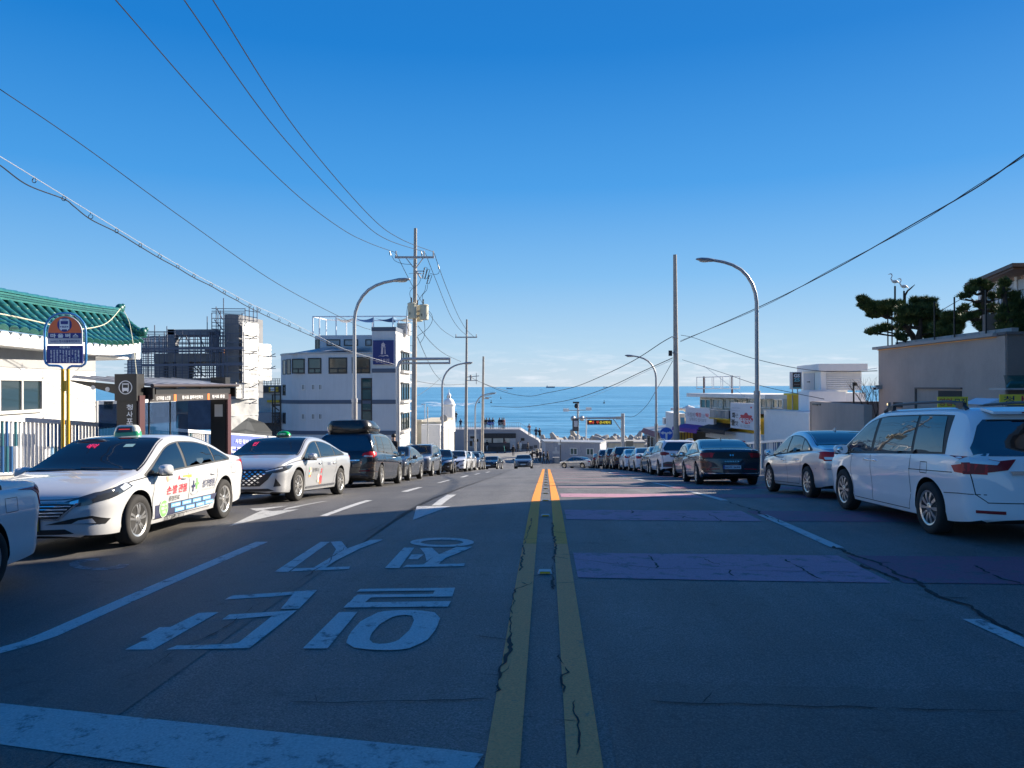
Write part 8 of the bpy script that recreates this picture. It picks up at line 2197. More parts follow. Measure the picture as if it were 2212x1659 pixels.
def rear_tall(root, sh, plate_txt=None, lamp=M_red, win=(1.12, 1.56), lampz=(0.95, 1.14), clad=None, ptop=0.72, pz=0.82):
 w = sh.Wh
 zz = win
 m_ = MB(); sh.lay(m_, [(-w + 0.20, zz[0]), (w - 0.20, zz[0]), (w - 0.16, zz[0] + 0.12), (w - 0.34, zz[1] - 0.03), (w - 0.42, zz[1]), (-w + 0.42, zz[1]), (-w + 0.34, zz[1] - 0.03), (-w + 0.16, zz[0] + 0.12)], 'y', -1, 0.008, 0.08)
 m_.build('rear_window', M_glass, root, smooth=50)
 for sg in (1, -1):
  m_ = MB(); sh.lay(m_, [(sg * (w - 0.42), lampz[0] + 0.05), (sg * (w - 0.08), lampz[0]), (sg * (w - 0.05), lampz[1]), (sg * (w - 0.2), lampz[1] + 0.02), (sg * (w - 0.40), lampz[1] - 0.04)], 'y', -1, 0.010, 0.06)
  o = m_.build('tail_light', lamp, root, smooth=50)
  m_ = MB(); sh.lay(m_, [(-sh.Lh + 0.08, lampz[0]), (-sh.Lh + 0.36, lampz[0] + 0.06), (-sh.Lh + 0.40, lampz[1]), (-sh.Lh + 0.1, lampz[1] + 0.01)], 'x', sg, 0.010, 0.06)
  m_.build('lamp_wrap', lamp, o, smooth=50)
  m_ = MB(); sh.lay(m_, [(sg * (w - 0.52), 0.50), (sg * (w - 0.2), 0.51), (sg * (w - 0.2), 0.54), (sg * (w - 0.5), 0.535)], 'y', -1, 0.008, 0.06); m_.build('reflector', M_dred, root)
 m_ = MB(); sh.strip(m_, [(-w + 0.14, 1.5), (-w + 0.10, 1.0), (-w + 0.16, 0.62), (w - 0.16, 0.62), (w - 0.10, 1.0), (w - 0.14, 1.5)], 'y', -1); m_.build('tailgate_gap', M_seam, root)
 if clad:
  m_ = MB(); sh.lay(m_, [(-w + 0.04, 0.42), (w - 0.04, 0.42), (w - 0.05, 0.58), (w - 0.30, 0.66), (-w + 0.30, 0.66), (-w + 0.05, 0.58)], 'y', -1, 0.006, 0.08); m_.build('bumper_cladding', clad, root, smooth=50)
 if plate_txt is not None: plate(root, sh, -1, 0, pz, 0.52, 0.11, plate_txt)
def place(root, x, y, heading, dz=0.0):
 """heading 0 = down the hill (+Y), pi = up the hill"""
 hx, hy = -math.sin(heading), math.cos(heading)
 s1 = (gz(x + hx * 1.4, y + hy * 1.4) - gz(x - hx * 1.4, y - hy * 1.4)) / 2.8
 rx_, ry_ = math.cos(heading), math.sin(heading)
 s2 = (gz(x + rx_ * 0.8, y + ry_ * 0.8) - gz(x - rx_ * 0.8, y - ry_ * 0.8)) / 1.6
 root.location = (x, y, (gz(x + hx * 1.4, y + hy * 1.4) + gz(x - hx * 1.4, y - hy * 1.4)) / 2 + dz)
 root.rotation_euler = (math.atan(s1), -math.atan(s2), heading)
# ---- the near cars, each built for itself
def car(name, label, cat='car', group=None):
 return thing(name, label, cat, group=group)
PARK_R = 'cars parked nose down along the right kerb'
PARK_L = 'cars parked along the left kerb'
# white minivan, right foreground
c = car('parked_minivan', 'white minivan with roof rails parked nearest on the right', 'minivan', PARK_R)
sh = VAN['shell']
def van_parts(c, paint_, hm):
 sh.body('body', paint_, c)
 side_glass(c, sh, (-1.86, 1.62), [(-1.80, -1.02, 0.10, 0.03), (-0.94, 0.34, 0.03, -0.02), (0.44, 1.50, -0.02, -0.36)])
 top_glass(c, sh, 'windscreen', 1.72, 0.72, 0.07)
 seams(c, sh, [[(1.12, 0.30), (1.2, 0.7), (1.16, 0.98)], [(0.38, 0.28), (0.36, 0.7), (0.40, 1.05)], [(-0.94, 0.52), (-0.98, 1.1)], [(1.12, 0.28), (-0.86, 0.28), (-0.94, 0.5)], [(-0.94, 0.86), (-2.1, 0.88)],
      [(-1.28, 0.83), (-1.28, 0.98), (-1.46, 0.98), (-1.46, 0.83), (-1.28, 0.83)], [(-1.85, 0.60), (-2.2, 0.62), (-2.45, 0.62)]])
 handles(c, sh, (0.52, 0.24), 0.93, hm, 0.20)
 mirrors(c, sh, 1.36, paint_)
van_parts(c, P_white, M_chrome)
add_wheels(c, VAN, 'multi')
w = sh.Wh
m_ = MB(); sh.lay(m_, [(-w + 0.16, 1.10), (w - 0.16, 1.10), (w - 0.14, 1.20), (w - 0.27, 1.48), (w - 0.36, 1.56), (-w + 0.36, 1.56), (-w + 0.27, 1.48), (-w + 0.14, 1.20)], 'y', -1, 0.008, 0.08); m_.build('rear_window', M_glass, c, smooth=50)
for sg in (1, -1):
 m_ = MB(); sh.lay(m_, [(sg * (w - 0.50), 0.93), (sg * (w - 0.10), 0.87), (sg * (w - 0.06), 0.87), (sg * (w - 0.06), 1.09), (sg * (w - 0.16), 1.085), (sg * (w - 0.42), 1.04), (sg * (w - 0.62), 1.06)], 'y', -1, 0.010, 0.05); o = m_.build('tail_light', M_dred, c, smooth=50)
 m_ = MB(); sh.lay(m_, [(-2.46, 0.87), (-2.16, 0.89), (-2.08, 0.97), (-2.30, 1.0), (-2.46, 1.02)], 'x', sg, 0.010, 0.05); m_.build('lamp_wrap', M_red, o, smooth=50)
 m_ = MB(); sh.lay(m_, [(-2.46, 1.03), (-2.16, 1.005), (-2.28, 1.06), (-2.38, 1.115), (-2.42, 1.13)], 'x', sg, 0.012, 0.05); m_.build('clear_lens', M_clear, o, smooth=50)
 m_ = MB(); sh.lay(m_, [(sg * (w - 0.12), 1.01), (sg * (w - 0.38), 0.99), (sg * (w - 0.42), 1.03), (sg * (w - 0.18), 1.08), (sg * (w - 0.12), 1.08)], 'y', -1, 0.014, 0.05); m_.build('clear_lens', M_clear, o, smooth=50)
 m_ = MB(); sh.lay(m_, [(sg * (w - 0.46), 0.38), (sg * (w - 0.16), 0.39), (sg * (w - 0.16), 0.425), (sg * (w - 0.46), 0.42)], 'y', -1, 0.010, 0.05); m_.build('reflector', M_dred, c)
 zt = sh.top(-0.6)
 m_ = MB(); xr = sh.cab(-0.5)[5] - 0.07
 m_.tube([(sg * xr, -2.0, sh.top(-2.0) - 0.03), (sg * (xr - 0.005), -1.88, sh.top(-1.9) + 0.045), (sg * xr, -1.5, zt + 0.058), (sg * xr, -0.6, zt + 0.062), (sg * xr, 0.05, zt + 0.05), (sg * (xr - 0.005), 0.28, zt + 0.02), (sg * xr, 0.45, zt - 0.05)], [0.03, 0.026, 0.02, 0.02, 0.02, 0.022, 0.028], 8)
 for yy in (-1.85, 0.2): m_.box((sg * xr, yy, zt + 0.0), (0.05, 0.18, 0.07))
 m_.build('roof_rail', mat('rail_grey', (0.05, 0.055, 0.06), 0.4, 0.5), c, smooth=50)
 m_ = MB(); sh.strip(m_, [(sg * (w - 0.10), 1.06), (sg * (w - 0.095), 0.98), (sg * (w - 0.16), 0.62), (sg * (w - 0.28), 0.52)], 'y', -1, 0.010); m_.build('tailgate_gap', M_seam, c)
m_ = MB(); sh.strip(m_, [(-0.72, 0.52), (0.72, 0.52)], 'y', -1, 0.012); m_.build('tailgate_gap', M_seam, c)
m_ = MB(); sh.lay(m_, [(-0.46, 0.87), (0.46, 0.87), (0.48, 0.915), (-0.48, 0.915)], 'y', -1, 0.03, 0.08); m_.build('chrome_bar', M_chrome, c, smooth=50)
plate(c, sh, -1, 0, 0.75, 0.34, 0.16, '67러 1042'[:2] + ' 가', M_plate)
m_ = MB(); m_.prism([(-0.58, -2.10, 1.685), (0.58, -2.10, 1.685), (0.54, -2.32, 1.63), (-0.54, -2.32, 1.63)], (0, 0, 0.035)); m_.build('roof_spoiler', P_white, c, smooth=30)
m_ = MB(); m_.box((0, -2.345, 1.648), (0.4, 0.012, 0.018)); m_.build('brake_lamp', M_dred, c)
place(c, 6.22, 12.28, 0)
# silver sedan in front of it
c = car('parked_sedan', 'silver sedan parked just ahead of the white minivan', 'car', PARK_R)
sedan_common(c, SED_A, P_silver, 'multi', hm=M_chrome)
sh = SED_A['shell']; w = sh.Wh
for sg in (1, -1):
 m_ = MB(); sh.lay(m_, [(sg * (w - 0.50), 0.79), (sg * (w - 0.08), 0.78), (sg * (w - 0.05), 0.96), (sg * (w - 0.42), 0.96)], 'y', -1, 0.010, 0.05); o = m_.build('tail_light', M_red, c, smooth=50)
 m_ = MB(); sh.lay(m_, [(-2.40, 0.78), (-2.08, 0.83), (-2.10, 0.965), (-2.36, 0.965)], 'x', sg, 0.010, 0.05); m_.build('lamp_wrap', M_red, o, smooth=50)
 m_ = MB(); sh.lay(m_, [(sg * (w - 0.46), 0.81), (sg * (w - 0.10), 0.81), (sg * (w - 0.09), 0.86), (sg * (w - 0.45), 0.86)], 'y', -1, 0.015, 0.05); m_.build('clear_lens', M_clear, o, smooth=50)
m_ = MB(); sh.strip(m_, [(-0.52, 1.03), (-0.50, 0.80), (-0.42, 0.62), (0.42, 0.62), (0.50, 0.80), (0.52, 1.03)], 'y', -1); sh.strip(m_, [(-0.9, 0.62), (-0.42, 0.62)], 'y', -1); sh.strip(m_, [(0.9, 0.62), (0.42, 0.62)], 'y', -1); m_.build('boot_gap', M_seam, c)
plate(c, sh, -1, 0, 0.80, 0.34, 0.16, None)
fin(c, sh, -0.5, P_silver)
place(c, 6.47, 18.0, 0)
# dark sedan with the wide tail lamp
c = car('parked_sedan', 'glossy black sedan with full width tail lamp beside the right lamp post', 'car', PARK_R)
sedan_common(c, SED_B, P_navy, 'five', hm=P_navy)
sh = SED_B['shell']; w = sh.Wh
m_ = MB(); sh.lay(m_, [(-w + 0.06, 0.92), (-w + 0.10, 0.80), (w - 0.10, 0.80), (w - 0.06, 0.92), (w - 0.06, 0.99), (0.4, 1.005), (-0.4, 1.005), (-w + 0.06, 0.99)], 'y', -1, 0.008, 0.06); tl = m_.build('tail_panel', M_blk, c, smooth=50)
for sg in (1, -1):
 m_ = MB(); sh.lay(m_, [(sg * (w - 0.30), 0.84), (sg * (w - 0.11), 0.83), (sg * (w - 0.07), 0.93), (sg * (w - 0.07), 0.97), (sg * (w - 0.30), 0.975)], 'y', -1, 0.013, 0.05); o = m_.build('tail_light', M_dred, c, smooth=50)
 m_ = MB(); sh.lay(m_, [(-sh.Lh + 0.05, 0.83), (-sh.Lh + 0.36, 0.93), (-sh.Lh + 0.30, 0.97), (-sh.Lh + 0.05, 0.975)], 'x', sg, 0.010, 0.05); m_.build('lamp_wrap', M_red, o, smooth=50)
 m_ = MB(); sh.lay(m_, [(sg * 0.36, 0.485), (sg * (w - 0.20), 0.47), (sg * (w - 0.20), 0.497), (sg * 0.36, 0.505)], 'y', -1, 0.010, 0.05); m_.build('reflector', M_red, c)
 m_ = MB(); sh.strip(m_, [(sg * (w - 0.05), 0.46), (sg * (w - 0.14), 0.36)], 'y', -1, 0.05, 0.012); m_.build('bumper_flash', M_chrome, c)
m_ = MB(); sh.strip(m_, [(-w + 0.15, 0.36), (w - 0.15, 0.36)], 'y', -1, 0.022, 0.010); m_.build('bumper_chrome', M_chrome, c)
plate(c, sh, -1, 0, 0.545, 0.52, 0.11, '283머 5698', M_plateb, M_inkn, True)
m_ = MB(); text(m_, 'H', (0, 0, 0), (1, 0, 0), (0, 0, 1), 0.10, 0.055, 0.0); pts = [(p[0], p[2] + 0.905) for p in m_.v]; F = m_.f
m2 = MB(); sh.put(m2, pts, F, 'y', -1, 0.016); m2.build('badge', M_chrome, c)
m2 = MB(); text(m_ := MB(), 'S O N A T A', (0, 0, 0), (1, 0, 0), (0, 0, 1), 0.42, 0.028, 0.0); sh.put(m2, [(p[0], p[2] + 0.72) for p in m_.v], m_.f, 'y', -1, 0.008); m2.build('badge', M_chrome, c)
fin(c, sh, -0.62, P_navy)
place(c, 5.68, 25.8, R(-2.5))
# white taxi with the hospital advertising
def decal_text(sh, c, body, y, z, w_, h_, m, sg=1, bold=0.01, off=0.006, name='lettering'):
 V, F = text_geo(body, bold)
 s_ = -1 if sg > 0 else 1                  # on the left flank the text runs towards the tail
 mb = MB(); sh.put(mb, [(y + s_ * 0 + (u * w_) * (-1 if sg < 0 else 1), z + v * h_) for u, v in V], F, 'x', sg, off)
 return mb.build(name, m, c)
def taxi_base(c):
 sh = SED_A['shell']
 sedan_common(c, SED_A, P_taxi, 'ten', hm=P_taxi)
 w = sh.Wh
 for sg in (1, -1):
  m_ = MB(); sh.lay(m_, [(sg * (w - 0.56), 0.585), (sg * (w - 0.50), 0.66), (sg * (w - 0.26), 0.735), (sg * (w - 0.08), 0.80), (sg * (w - 0.06), 0.76), (sg * (w - 0.12), 0.67), (sg * (w - 0.22), 0.625), (sg * (w - 0.40), 0.60)], 'y', 1, 0.010, 0.05)
  o = m_.build('headlight', M_hl, c, smooth=50)
  m_ = MB(); sh.lay(m_, [(1.62, 0.80), (1.74, 0.86), (1.98, 0.81), (2.22, 0.73), (2.26, 0.65), (2.10, 0.68), (1.86, 0.735)], 'x', sg, 0.010, 0.05); m_.build('headlight_wrap', M_hl, o, smooth=50)
  m_ = MB(); sh.lay(m_, [(1.68, 0.80), (1.76, 0.845), (1.92, 0.80), (1.86, 0.755)], 'x', sg, 0.016, 0.05); m_.build('indicator_lens', M_clear, o, smooth=50)
  m_ = MB(); sh.lay(m_, [(sg * (w - 0.42), 0.62), (sg * (w - 0.33), 0.64), (sg * (w - 0.33), 0.69), (sg * (w - 0.42), 0.665)], 'y', 1, 0.016, 0.05); m_.build('projector_lens', M_chrome, o, smooth=50)
  m_ = MB(); sh.lay(m_, [(sg * (w - 0.70), 0.395), (sg * (w - 0.40), 0.40), (sg * (w - 0.10), 0.37), (sg * (w - 0.07), 0.43), (sg * (w - 0.20), 0.485), (sg * (w - 0.40), 0.46)], 'y', 1, 0.006, 0.05)
  o = m_.build('fog_lamp_recess', M_blk, c, smooth=50)
  m_ = MB(); sh.lay(m_, [(sg * (w - 0.40), 0.40), (sg * (w - 0.17), 0.39), (sg * (w - 0.20), 0.45), (sg * (w - 0.33), 0.44)], 'y', 1, 0.012, 0.05); m_.build('fog_lamp', M_clear, o, smooth=50)
  m_ = MB(); sh.lay(m_, [(-2.40, 0.80), (-2.30, 0.83), (-2.12, 0.965), (-2.20, 0.99), (-2.36, 0.97)], 'x', sg, 0.010, 0.04); o = m_.build('tail_light', M_red, c, smooth=50)
  m_ = MB(); sh.lay(m_, [(sg * (w - 0.46), 0.86), (sg * (w - 0.06), 0.78), (sg * (w - 0.05), 0.97), (sg * (w - 0.42), 0.97)], 'y', -1, 0.010, 0.05); m_.build('lamp_wrap', M_red, o, smooth=50)
 m_ = MB(); sh.lay(m_, [(-0.62, 0.655), (-0.56, 0.60), (-0.40, 0.45), (0.40, 0.45), (0.56, 0.60), (0.62, 0.655), (0.4, 0.665), (-0.4, 0.665)], 'y', 1, 0.012, 0.05); g0 = m_.build('grille_frame', mat('grille_chrome', (0.30, 0.31, 0.32), 0.25, 0.8), c, smooth=50)
 m_ = MB(); sh.lay(m_, [(-0.565, 0.637), (-0.53, 0.60), (-0.385, 0.470), (0.385, 0.470), (0.53, 0.60), (0.565, 0.637), (0.4, 0.645), (-0.4, 0.645)], 'y', 1, 0.017, 0.05); g = m_.build('grille', M_blk, g0, smooth=50)
 m_ = MB()
 for i in range(4):
  z = 0.615 - i * 0.037; ww = 0.53 - i * 0.038
  sh.strip(m_, [(-ww, z), (ww, z)], 'y', 1, 0.011, 0.027)
 m_.build('grille_bar', M_chrome, g0)
 m_ = MB(); sh.lay(m_, [(-0.56, 0.275), (0.56, 0.275), (0.46, 0.335), (-0.46, 0.335)], 'y', 1, 0.006, 0.06); m_.build('lower_intake', M_blk, c, smooth=50)
 m_ = MB(); sh.strip(m_, [(-0.72, 0.72), (-0.40, 0.695), (0.40, 0.695), (0.72, 0.72)], 'y', 1, 0.009); m_.build('bonnet_gap', M_seam, c)
 m_ = MB()
 for sg in (1, -1): sh.strip(m_, [(-1.62, 0.76), (-1.62, 0.90), (-1.80, 0.90), (-1.80, 0.76), (-1.62, 0.76)], 'x', sg, 0.006)
 m_.build('fuel_flap', M_seam, c)
 return sh
c = car('taxi', 'white taxi with hospital advert on its doors, lit red roof sign', 'taxi', PARK_L)
sh = taxi_base(c)
plate(c, sh, 1, 0, 0.40, 0.335, 0.155, '57바 1223', M_platey, M_ink)
# advertising on the left flank (the side towards the road)
ad = MB(); sh.lay(ad, [(1.02, 0.285), (-0.86, 0.315), (-1.03, 0.47), (1.02, 0.47)], 'x', -1, 0.0045, 0.08, skirt=False); ad.build('advert_band', mat('advert_navy', (0.035, 0.04, 0.085), 0.5), c)
def flat(poly, m, name, off=0.0065):
 mb = MB(); sh.lay(mb, poly, 'x', -1, off, 0.09, skirt=False); return mb.build(name, m, c)
DT = lambda s_, y, z, w_, h_, m, b=0.012, off=0.0085: decal_text(sh, c, s_, y, z, w_, h_, m, -1, b, off)
boxes = [(0.42, 0.425), (0.07, 0.425), (-0.28, 0.425), (-0.63, 0.425), (0.30, 0.345), (-0.05, 0.345), (-0.40, 0.345), (-0.73, 0.350)]
words = ['수지접합', '인공관절수술', '손목터널증후군', '방아쇠수지', '무지외반증', '족저근막염', '아킬레스', '인대파열수술']
for (y, z), s_ in zip(boxes, words):
 flat([(y + 0.15, z - 0.03), (y - 0.15, z - 0.03), (y - 0.15, z + 0.03), (y + 0.15, z + 0.03)], M_inkb, 'advert_label', 0.0085)
 DT(s_, y, z, 0.24, 0.036, M_inkw, 0.01, 0.0105)
flat([(0.79 + 0.125 * math.cos(a), 0.41 + 0.128 * math.sin(a)) for a in [2 * math.pi * k / 24 for k in range(24)]], M_inkw, 'advert_disc', 0.0105)
flat([(0.79 + 0.115 * math.cos(a), 0.41 + 0.118 * math.sin(a)) for a in [2 * math.pi * k / 24 for k in range(24)]], M_inkg, 'advert_disc', 0.0125)
for s_, z in (('수술 후', 0.465), ('재활·도수', 0.41), ('치료', 0.355)): DT(s_, 0.79, z, 0.165 if len(s_) > 2 else 0.09, 0.042, M_inkw, 0.012, 0.0145)
DT('손·발 관절', 0.42, 0.66, 0.62, 0.125, M_inkr, 0.02)
DT('중점진료', 0.48, 0.53, 0.33, 0.075, M_ink, 0.008)
DT('성가병원', -0.66, 0.665, 0.46, 0.125, M_inkn, 0.012)
DT('SUNGGA HOSPITAL', -0.68, 0.57, 0.46, 0.034, M_inkgr, 0.0)
DT('051.645.9771', 0.42, 0.255, 0.62, 0.070, M_ink, 0.006)
DT('지하철 1호선 범일역 7번출구, 현대백화점 옆', -0.36, 0.268, 0.80, 0.034, M_inkgr, 0.0)
DT('개인택시', -1.62, 0.935, 0.19, 0.04, M_inkb, 0.0)
DT('5723', -1.64, 0.875, 0.19, 0.055, M_inkgr, 0.0)
for (y0, z0, m) in ((-0.115, 0.655, M_inkn), (-0.235, 0.685, M_inkg)):
 flat([(y0 + 0.018, z0 - 0.085), (y0 - 0.018, z0 - 0.085), (y0 - 0.018, z0 + 0.085), (y0 + 0.018, z0 + 0.085)], m, 'advert_logo')
 flat([(y0 + 0.06, z0 - 0.018), (y0 - 0.06, z0 - 0.018), (y0 - 0.06, z0 + 0.018), (y0 + 0.06, z0 + 0.018)], m, 'advert_logo', 0.0075)
mb = MB(); sh.strip(mb, [(-0.05, 0.555), (-0.10, 0.525), (-0.18, 0.515), (-0.26, 0.53), (-0.31, 0.565)], 'x', -1, 0.02, 0.0065); mb.build('advert_logo', M_inkgr, c)
DT('동백택시', 0.54, 0.815, 0.20, 0.045, M_inkgr, 0.0)
flat([(0.72, 0.785), (0.66, 0.785), (0.66, 0.86), (0.72, 0.86)], mat('ink_orange', (0.72, 0.32, 0.2), 0.6), 'advert_logo')
flat([(0.38, 0.79), (0.30, 0.79), (0.33, 0.85), (0.345, 0.85)], M_inkr, 'advert_logo')
flat([(0.22, 0.80), (-0.06, 0.80), (-0.06, 0.84), (0.22, 0.84)], M_inky, 'advert_logo')
# roof sign
zr = sh.top(0.1)
def sign_loft(m_, y0, secs):
 n = 16; P = []
 for (z, a, b_) in secs:
  for j in range(n):
   t_ = 2 * math.pi * j / n
   cx_ = math.copysign(abs(math.cos(t_)) ** 0.6, math.cos(t_)); sy_ = math.copysign(abs(math.sin(t_)) ** 0.6, math.sin(t_))
   P.append((a * cx_, y0 + b_ * sy_, z))
 fs = [(k * n + j, k * n + (j + 1) % n, (k + 1) * n + (j + 1) % n, (k + 1) * n + j) for k in range(len(secs) - 1) for j in range(n)]
 fs += [tuple(range(n - 1, -1, -1)), tuple((len(secs) - 1) * n + j for j in range(n))]
 m_.add(P, fs)
m_ = MB(); sign_loft(m_, 0.1, [(zr - 0.02, 0.20, 0.10), (zr + 0.03, 0.20, 0.10), (zr + 0.06, 0.19, 0.095)]); rs = m_.build('roof_sign', mat('sign_green', (0.03, 0.30, 0.14), 0.3, coat=0.5), c, smooth=50)
m_ = MB(); sign_loft(m_, 0.1, [(zr + 0.06, 0.19, 0.095), (zr + 0.11, 0.175, 0.085), (zr + 0.145, 0.155, 0.07), (zr + 0.158, 0.12, 0.05)]); m_.build('sign_cap', mat('sign_cream', (0.62, 0.62, 0.52), 0.35, coat=0.4), rs, smooth=50)
m_ = MB(); m_.prism([(-0.13, 0.205, zr + 0.045), (0.13, 0.205, zr + 0.045), (0.11, 0.185, zr + 0.125), (-0.11, 0.185, zr + 0.125)], (0, 0.004, 0)); m_.build('sign_screen', mat('sign_screen', (0.06, 0.05, 0.045), 0.3), rs)
m_ = MB(); m_.box((0, 0.2015, zr + 0.092), (0.17, 0.006, 0.012)); m_.build('sign_light', mat('led_red', (1.0, 0.05, 0.03), 0.4, emit=0.25), rs)
mb = MB(); V, F = text_geo('예약', 0.02); sh.put(mb, [(0.22 - u * 0.16, 1.31 + v * 0.06) for u, v in V], F, 'y', 1, 0.014); mb.build('meter_lettering', mat('led_crimson', (0.9, 0.03, 0.12), 0.4, emit=0.3), c)
mb = MB(); sh.lay(mb, [(-0.40, 1.29), (-0.26, 1.29), (-0.26, 1.33), (-0.40, 1.33)], 'y', 1, 0.013, 0.1, skirt=False); mb.build('screen_sticker', mat('sticker_mint', (0.35, 0.55, 0.5), 0.5), c)
place(c, -6.42, 11.62, math.pi + R(0.3))
# white sedan at the left picture edge
c2 = car('parked_sedan', 'plain white sedan cut off by the left picture edge, nose towards the viewer', 'car', PARK_L)
taxi_base(c2)
for o_ in c2.children:
 if o_.data.materials and o_.data.materials[0] == P_taxi: o_.data.materials[0] = P_white
place(c2, -6.28, 5.80, math.pi + R(0.5))
# pale silver taxi
c = car('taxi', 'pale silver taxi with green dome roof sign and studded grille', 'taxi', PARK_L)
sh = SED_B['shell']; w = sh.Wh
sedan_common(c, SED_B, P_pale, 'blade', hm=M_chrome)
m_ = MB(); sh.lay(m_, [(-0.70, 0.66), (-0.60, 0.50), (-0.44, 0.36), (0.44, 0.36), (0.60, 0.50), (0.70, 0.66), (0.46, 0.705), (-0.46, 0.705)], 'y', 1, 0.008, 0.05); g = m_.build('grille', M_blk, c, smooth=50)
m_ = MB()
for i in range(-5, 6):
 for j in range(-1, 7):
  x = (i + 0.5 * (j % 2)) * 0.115; z = 0.40 + j * 0.042; s_ = 0.036
  lim = 0.40 + (z - 0.36) * 0.68
  if abs(x) < lim - 0.03 and 0.385 < z < 0.67:
   sh.lay(m_, [(x - s_, z), (x, z - 0.018), (x + s_, z), (x, z + 0.018)], 'y', 1, 0.016, 0.2)
st_ = m_.build('grille_stud', M_chrome, g)
for sg in (1, -1):
 m_ = MB(); sh.lay(m_, [(sg * (w - 0.48), 0.60), (sg * (w - 0.42), 0.68), (sg * (w - 0.06), 0.765), (sg * (w - 0.05), 0.70), (sg * (w - 0.16), 0.635)], 'y', 1, 0.010, 0.05); o = m_.build('headlight', M_hl, c, smooth=50)
 m_ = MB(); sh.lay(m_, [(2.28, 0.64), (2.28, 0.75), (2.0, 0.78), (1.80, 0.785), (1.98, 0.71)], 'x', sg, 0.010, 0.05); m_.build('headlight_wrap', M_hl, o, smooth=50)
 m_ = MB(); sh.strip(m_, [(sg * (w - 0.38), 0.655), (sg * (w - 0.10), 0.725)], 'y', 1, 0.022, 0.015); m_.build('lens', M_clear, o)
 m_ = MB(); sh.lay(m_, [(sg * (w - 0.24), 0.34), (sg * (w - 0.12), 0.36), (sg * (w - 0.20), 0.52)], 'y', 1, 0.008, 0.05); m_.build('corner_vent', M_blk, c)
 m_ = MB(); sh.lay(m_, [(-2.42, 0.90), (-2.18, 0.95), (-2.16, 0.985), (-2.40, 0.985)], 'x', sg, 0.010, 0.05); m_.build('tail_light', M_red, c)
 m_ = MB(); sh.strip(m_, [(1.04, 0.275), (-0.9, 0.30)], 'x', sg, 0.045, 0.012); m_.build('sill_chrome', M_chrome, c)
m_ = MB(); sh.lay(m_, [(-0.72, 0.255), (0.72, 0.255), (0.60, 0.31), (-0.60, 0.31)], 'y', 1, 0.008, 0.06); m_.build('lower_intake', M_blk, c, smooth=50)
def flat(poly, m, name, off=0.0065):
 mb = MB(); sh.lay(mb, poly, 'x', -1, off, 0.09, skirt=False); return mb.build(name, m, c)
DT = lambda s_, y, z, w_, h_, m, b=0.012, off=0.0085: decal_text(sh, c, s_, y, z, w_, h_, m, -1, b, off)
for i, col in enumerate([(0.75, 0.42, 0.10), (0.70, 0.12, 0.10), (0.12, 0.45, 0.60), (0.75, 0.65, 0.2), (0.70, 0.20, 0.22), (0.55, 0.60, 0.62), (0.2, 0.5, 0.3), (0.70, 0.35, 0.25)]):
 y0 = 0.90 - 0.06 * (i % 2); z0 = 0.50 + 0.055 * (i // 2)
 flat([(y0, z0), (y0 - 0.057, z0), (y0 - 0.057, z0 + 0.052), (y0, z0 + 0.052)], mat('mosaic_%d' % i, col, 0.6), 'mosaic_tile')
DT('동백택시', 0.50, 0.655, 0.42, 0.095, M_ink, 0.0)
DT('부산시 지역화폐 동백전', 0.52, 0.565, 0.42, 0.03, M_inkgr, 0.0)
DT('모범', -0.42, 0.79, 0.20, 0.07, M_inkn, 0.006)
import random as _r
rd = _r.Random(3)
for (y, z, r_, m) in ((0.14, 0.40, 0.085, M_inkr), (0.20, 0.47, 0.07, M_inkr), (0.10, 0.47, 0.06, M_inkr), (0.28, 0.50, 0.065, mat('petal_white', (0.78, 0.72, 0.66), 0.6)), (0.27, 0.41, 0.05, mat('petal_pale', (0.75, 0.55, 0.5), 0.6)), (0.11, 0.60, 0.035, M_inkr), (0.09, 0.66, 0.03, M_inkr), (0.34, 0.40, 0.04, mat('leaf_grey', (0.25, 0.33, 0.25), 0.6)), (0.17, 0.36, 0.05, mat('petal_orange', (0.75, 0.2, 0.05), 0.6))):
 flat([(y + r_ * (0.8 + 0.25 * math.sin(5 * a)) * math.cos(a), z + r_ * (0.8 + 0.25 * math.sin(5 * a)) * math.sin(a)) for a in [2 * math.pi * k / 20 for k in range(20)]], m, 'flower_decal', 0.0065 + rd.random() * 0.003)
zr = sh.top(0.1)
m_ = MB(); sign_loft(m_, 0.1, [(zr - 0.02, 0.17, 0.12), (zr + 0.03, 0.17, 0.12)]); rs = m_.build('roof_sign', M_blk, c, smooth=50)
m_ = MB(); sign_loft(m_, 0.1, [(zr + 0.03, 0.165, 0.115), (zr + 0.065, 0.155, 0.105), (zr + 0.10, 0.13, 0.085), (zr + 0.125, 0.09, 0.06), (zr + 0.135, 0.04, 0.03)]); m_.build('sign_dome', mat('dome_green', (0.01, 0.36, 0.05), 0.2, coat=1.0), rs, smooth=60)
m_ = MB(); text(m_, '개인', (0, 0.222, zr + 0.06), (-1, 0, 0), (0, -0.3, 1), 0.16, 0.045, 0.02); m_.build('sign_lettering', M_inkw, rs)
M_led2 = mat('led_crimson', (0.9, 0.03, 0.12), 0.4, emit=0.3)
def screen_led(shell, s_, x, z, w_, h_):
 V, F = text_geo(s_, 0.02); mb = MB(); shell.put(mb, [(x - u * w_, z + v * h_) for u, v in V], F, 'y', 1, 0.014); mb.build('meter_lettering', M_led2, c)
screen_led(sh, '빈', 0.42, 1.27, 0.10, 0.09)
place(c, -6.22, 18.05, math.pi - R(3))
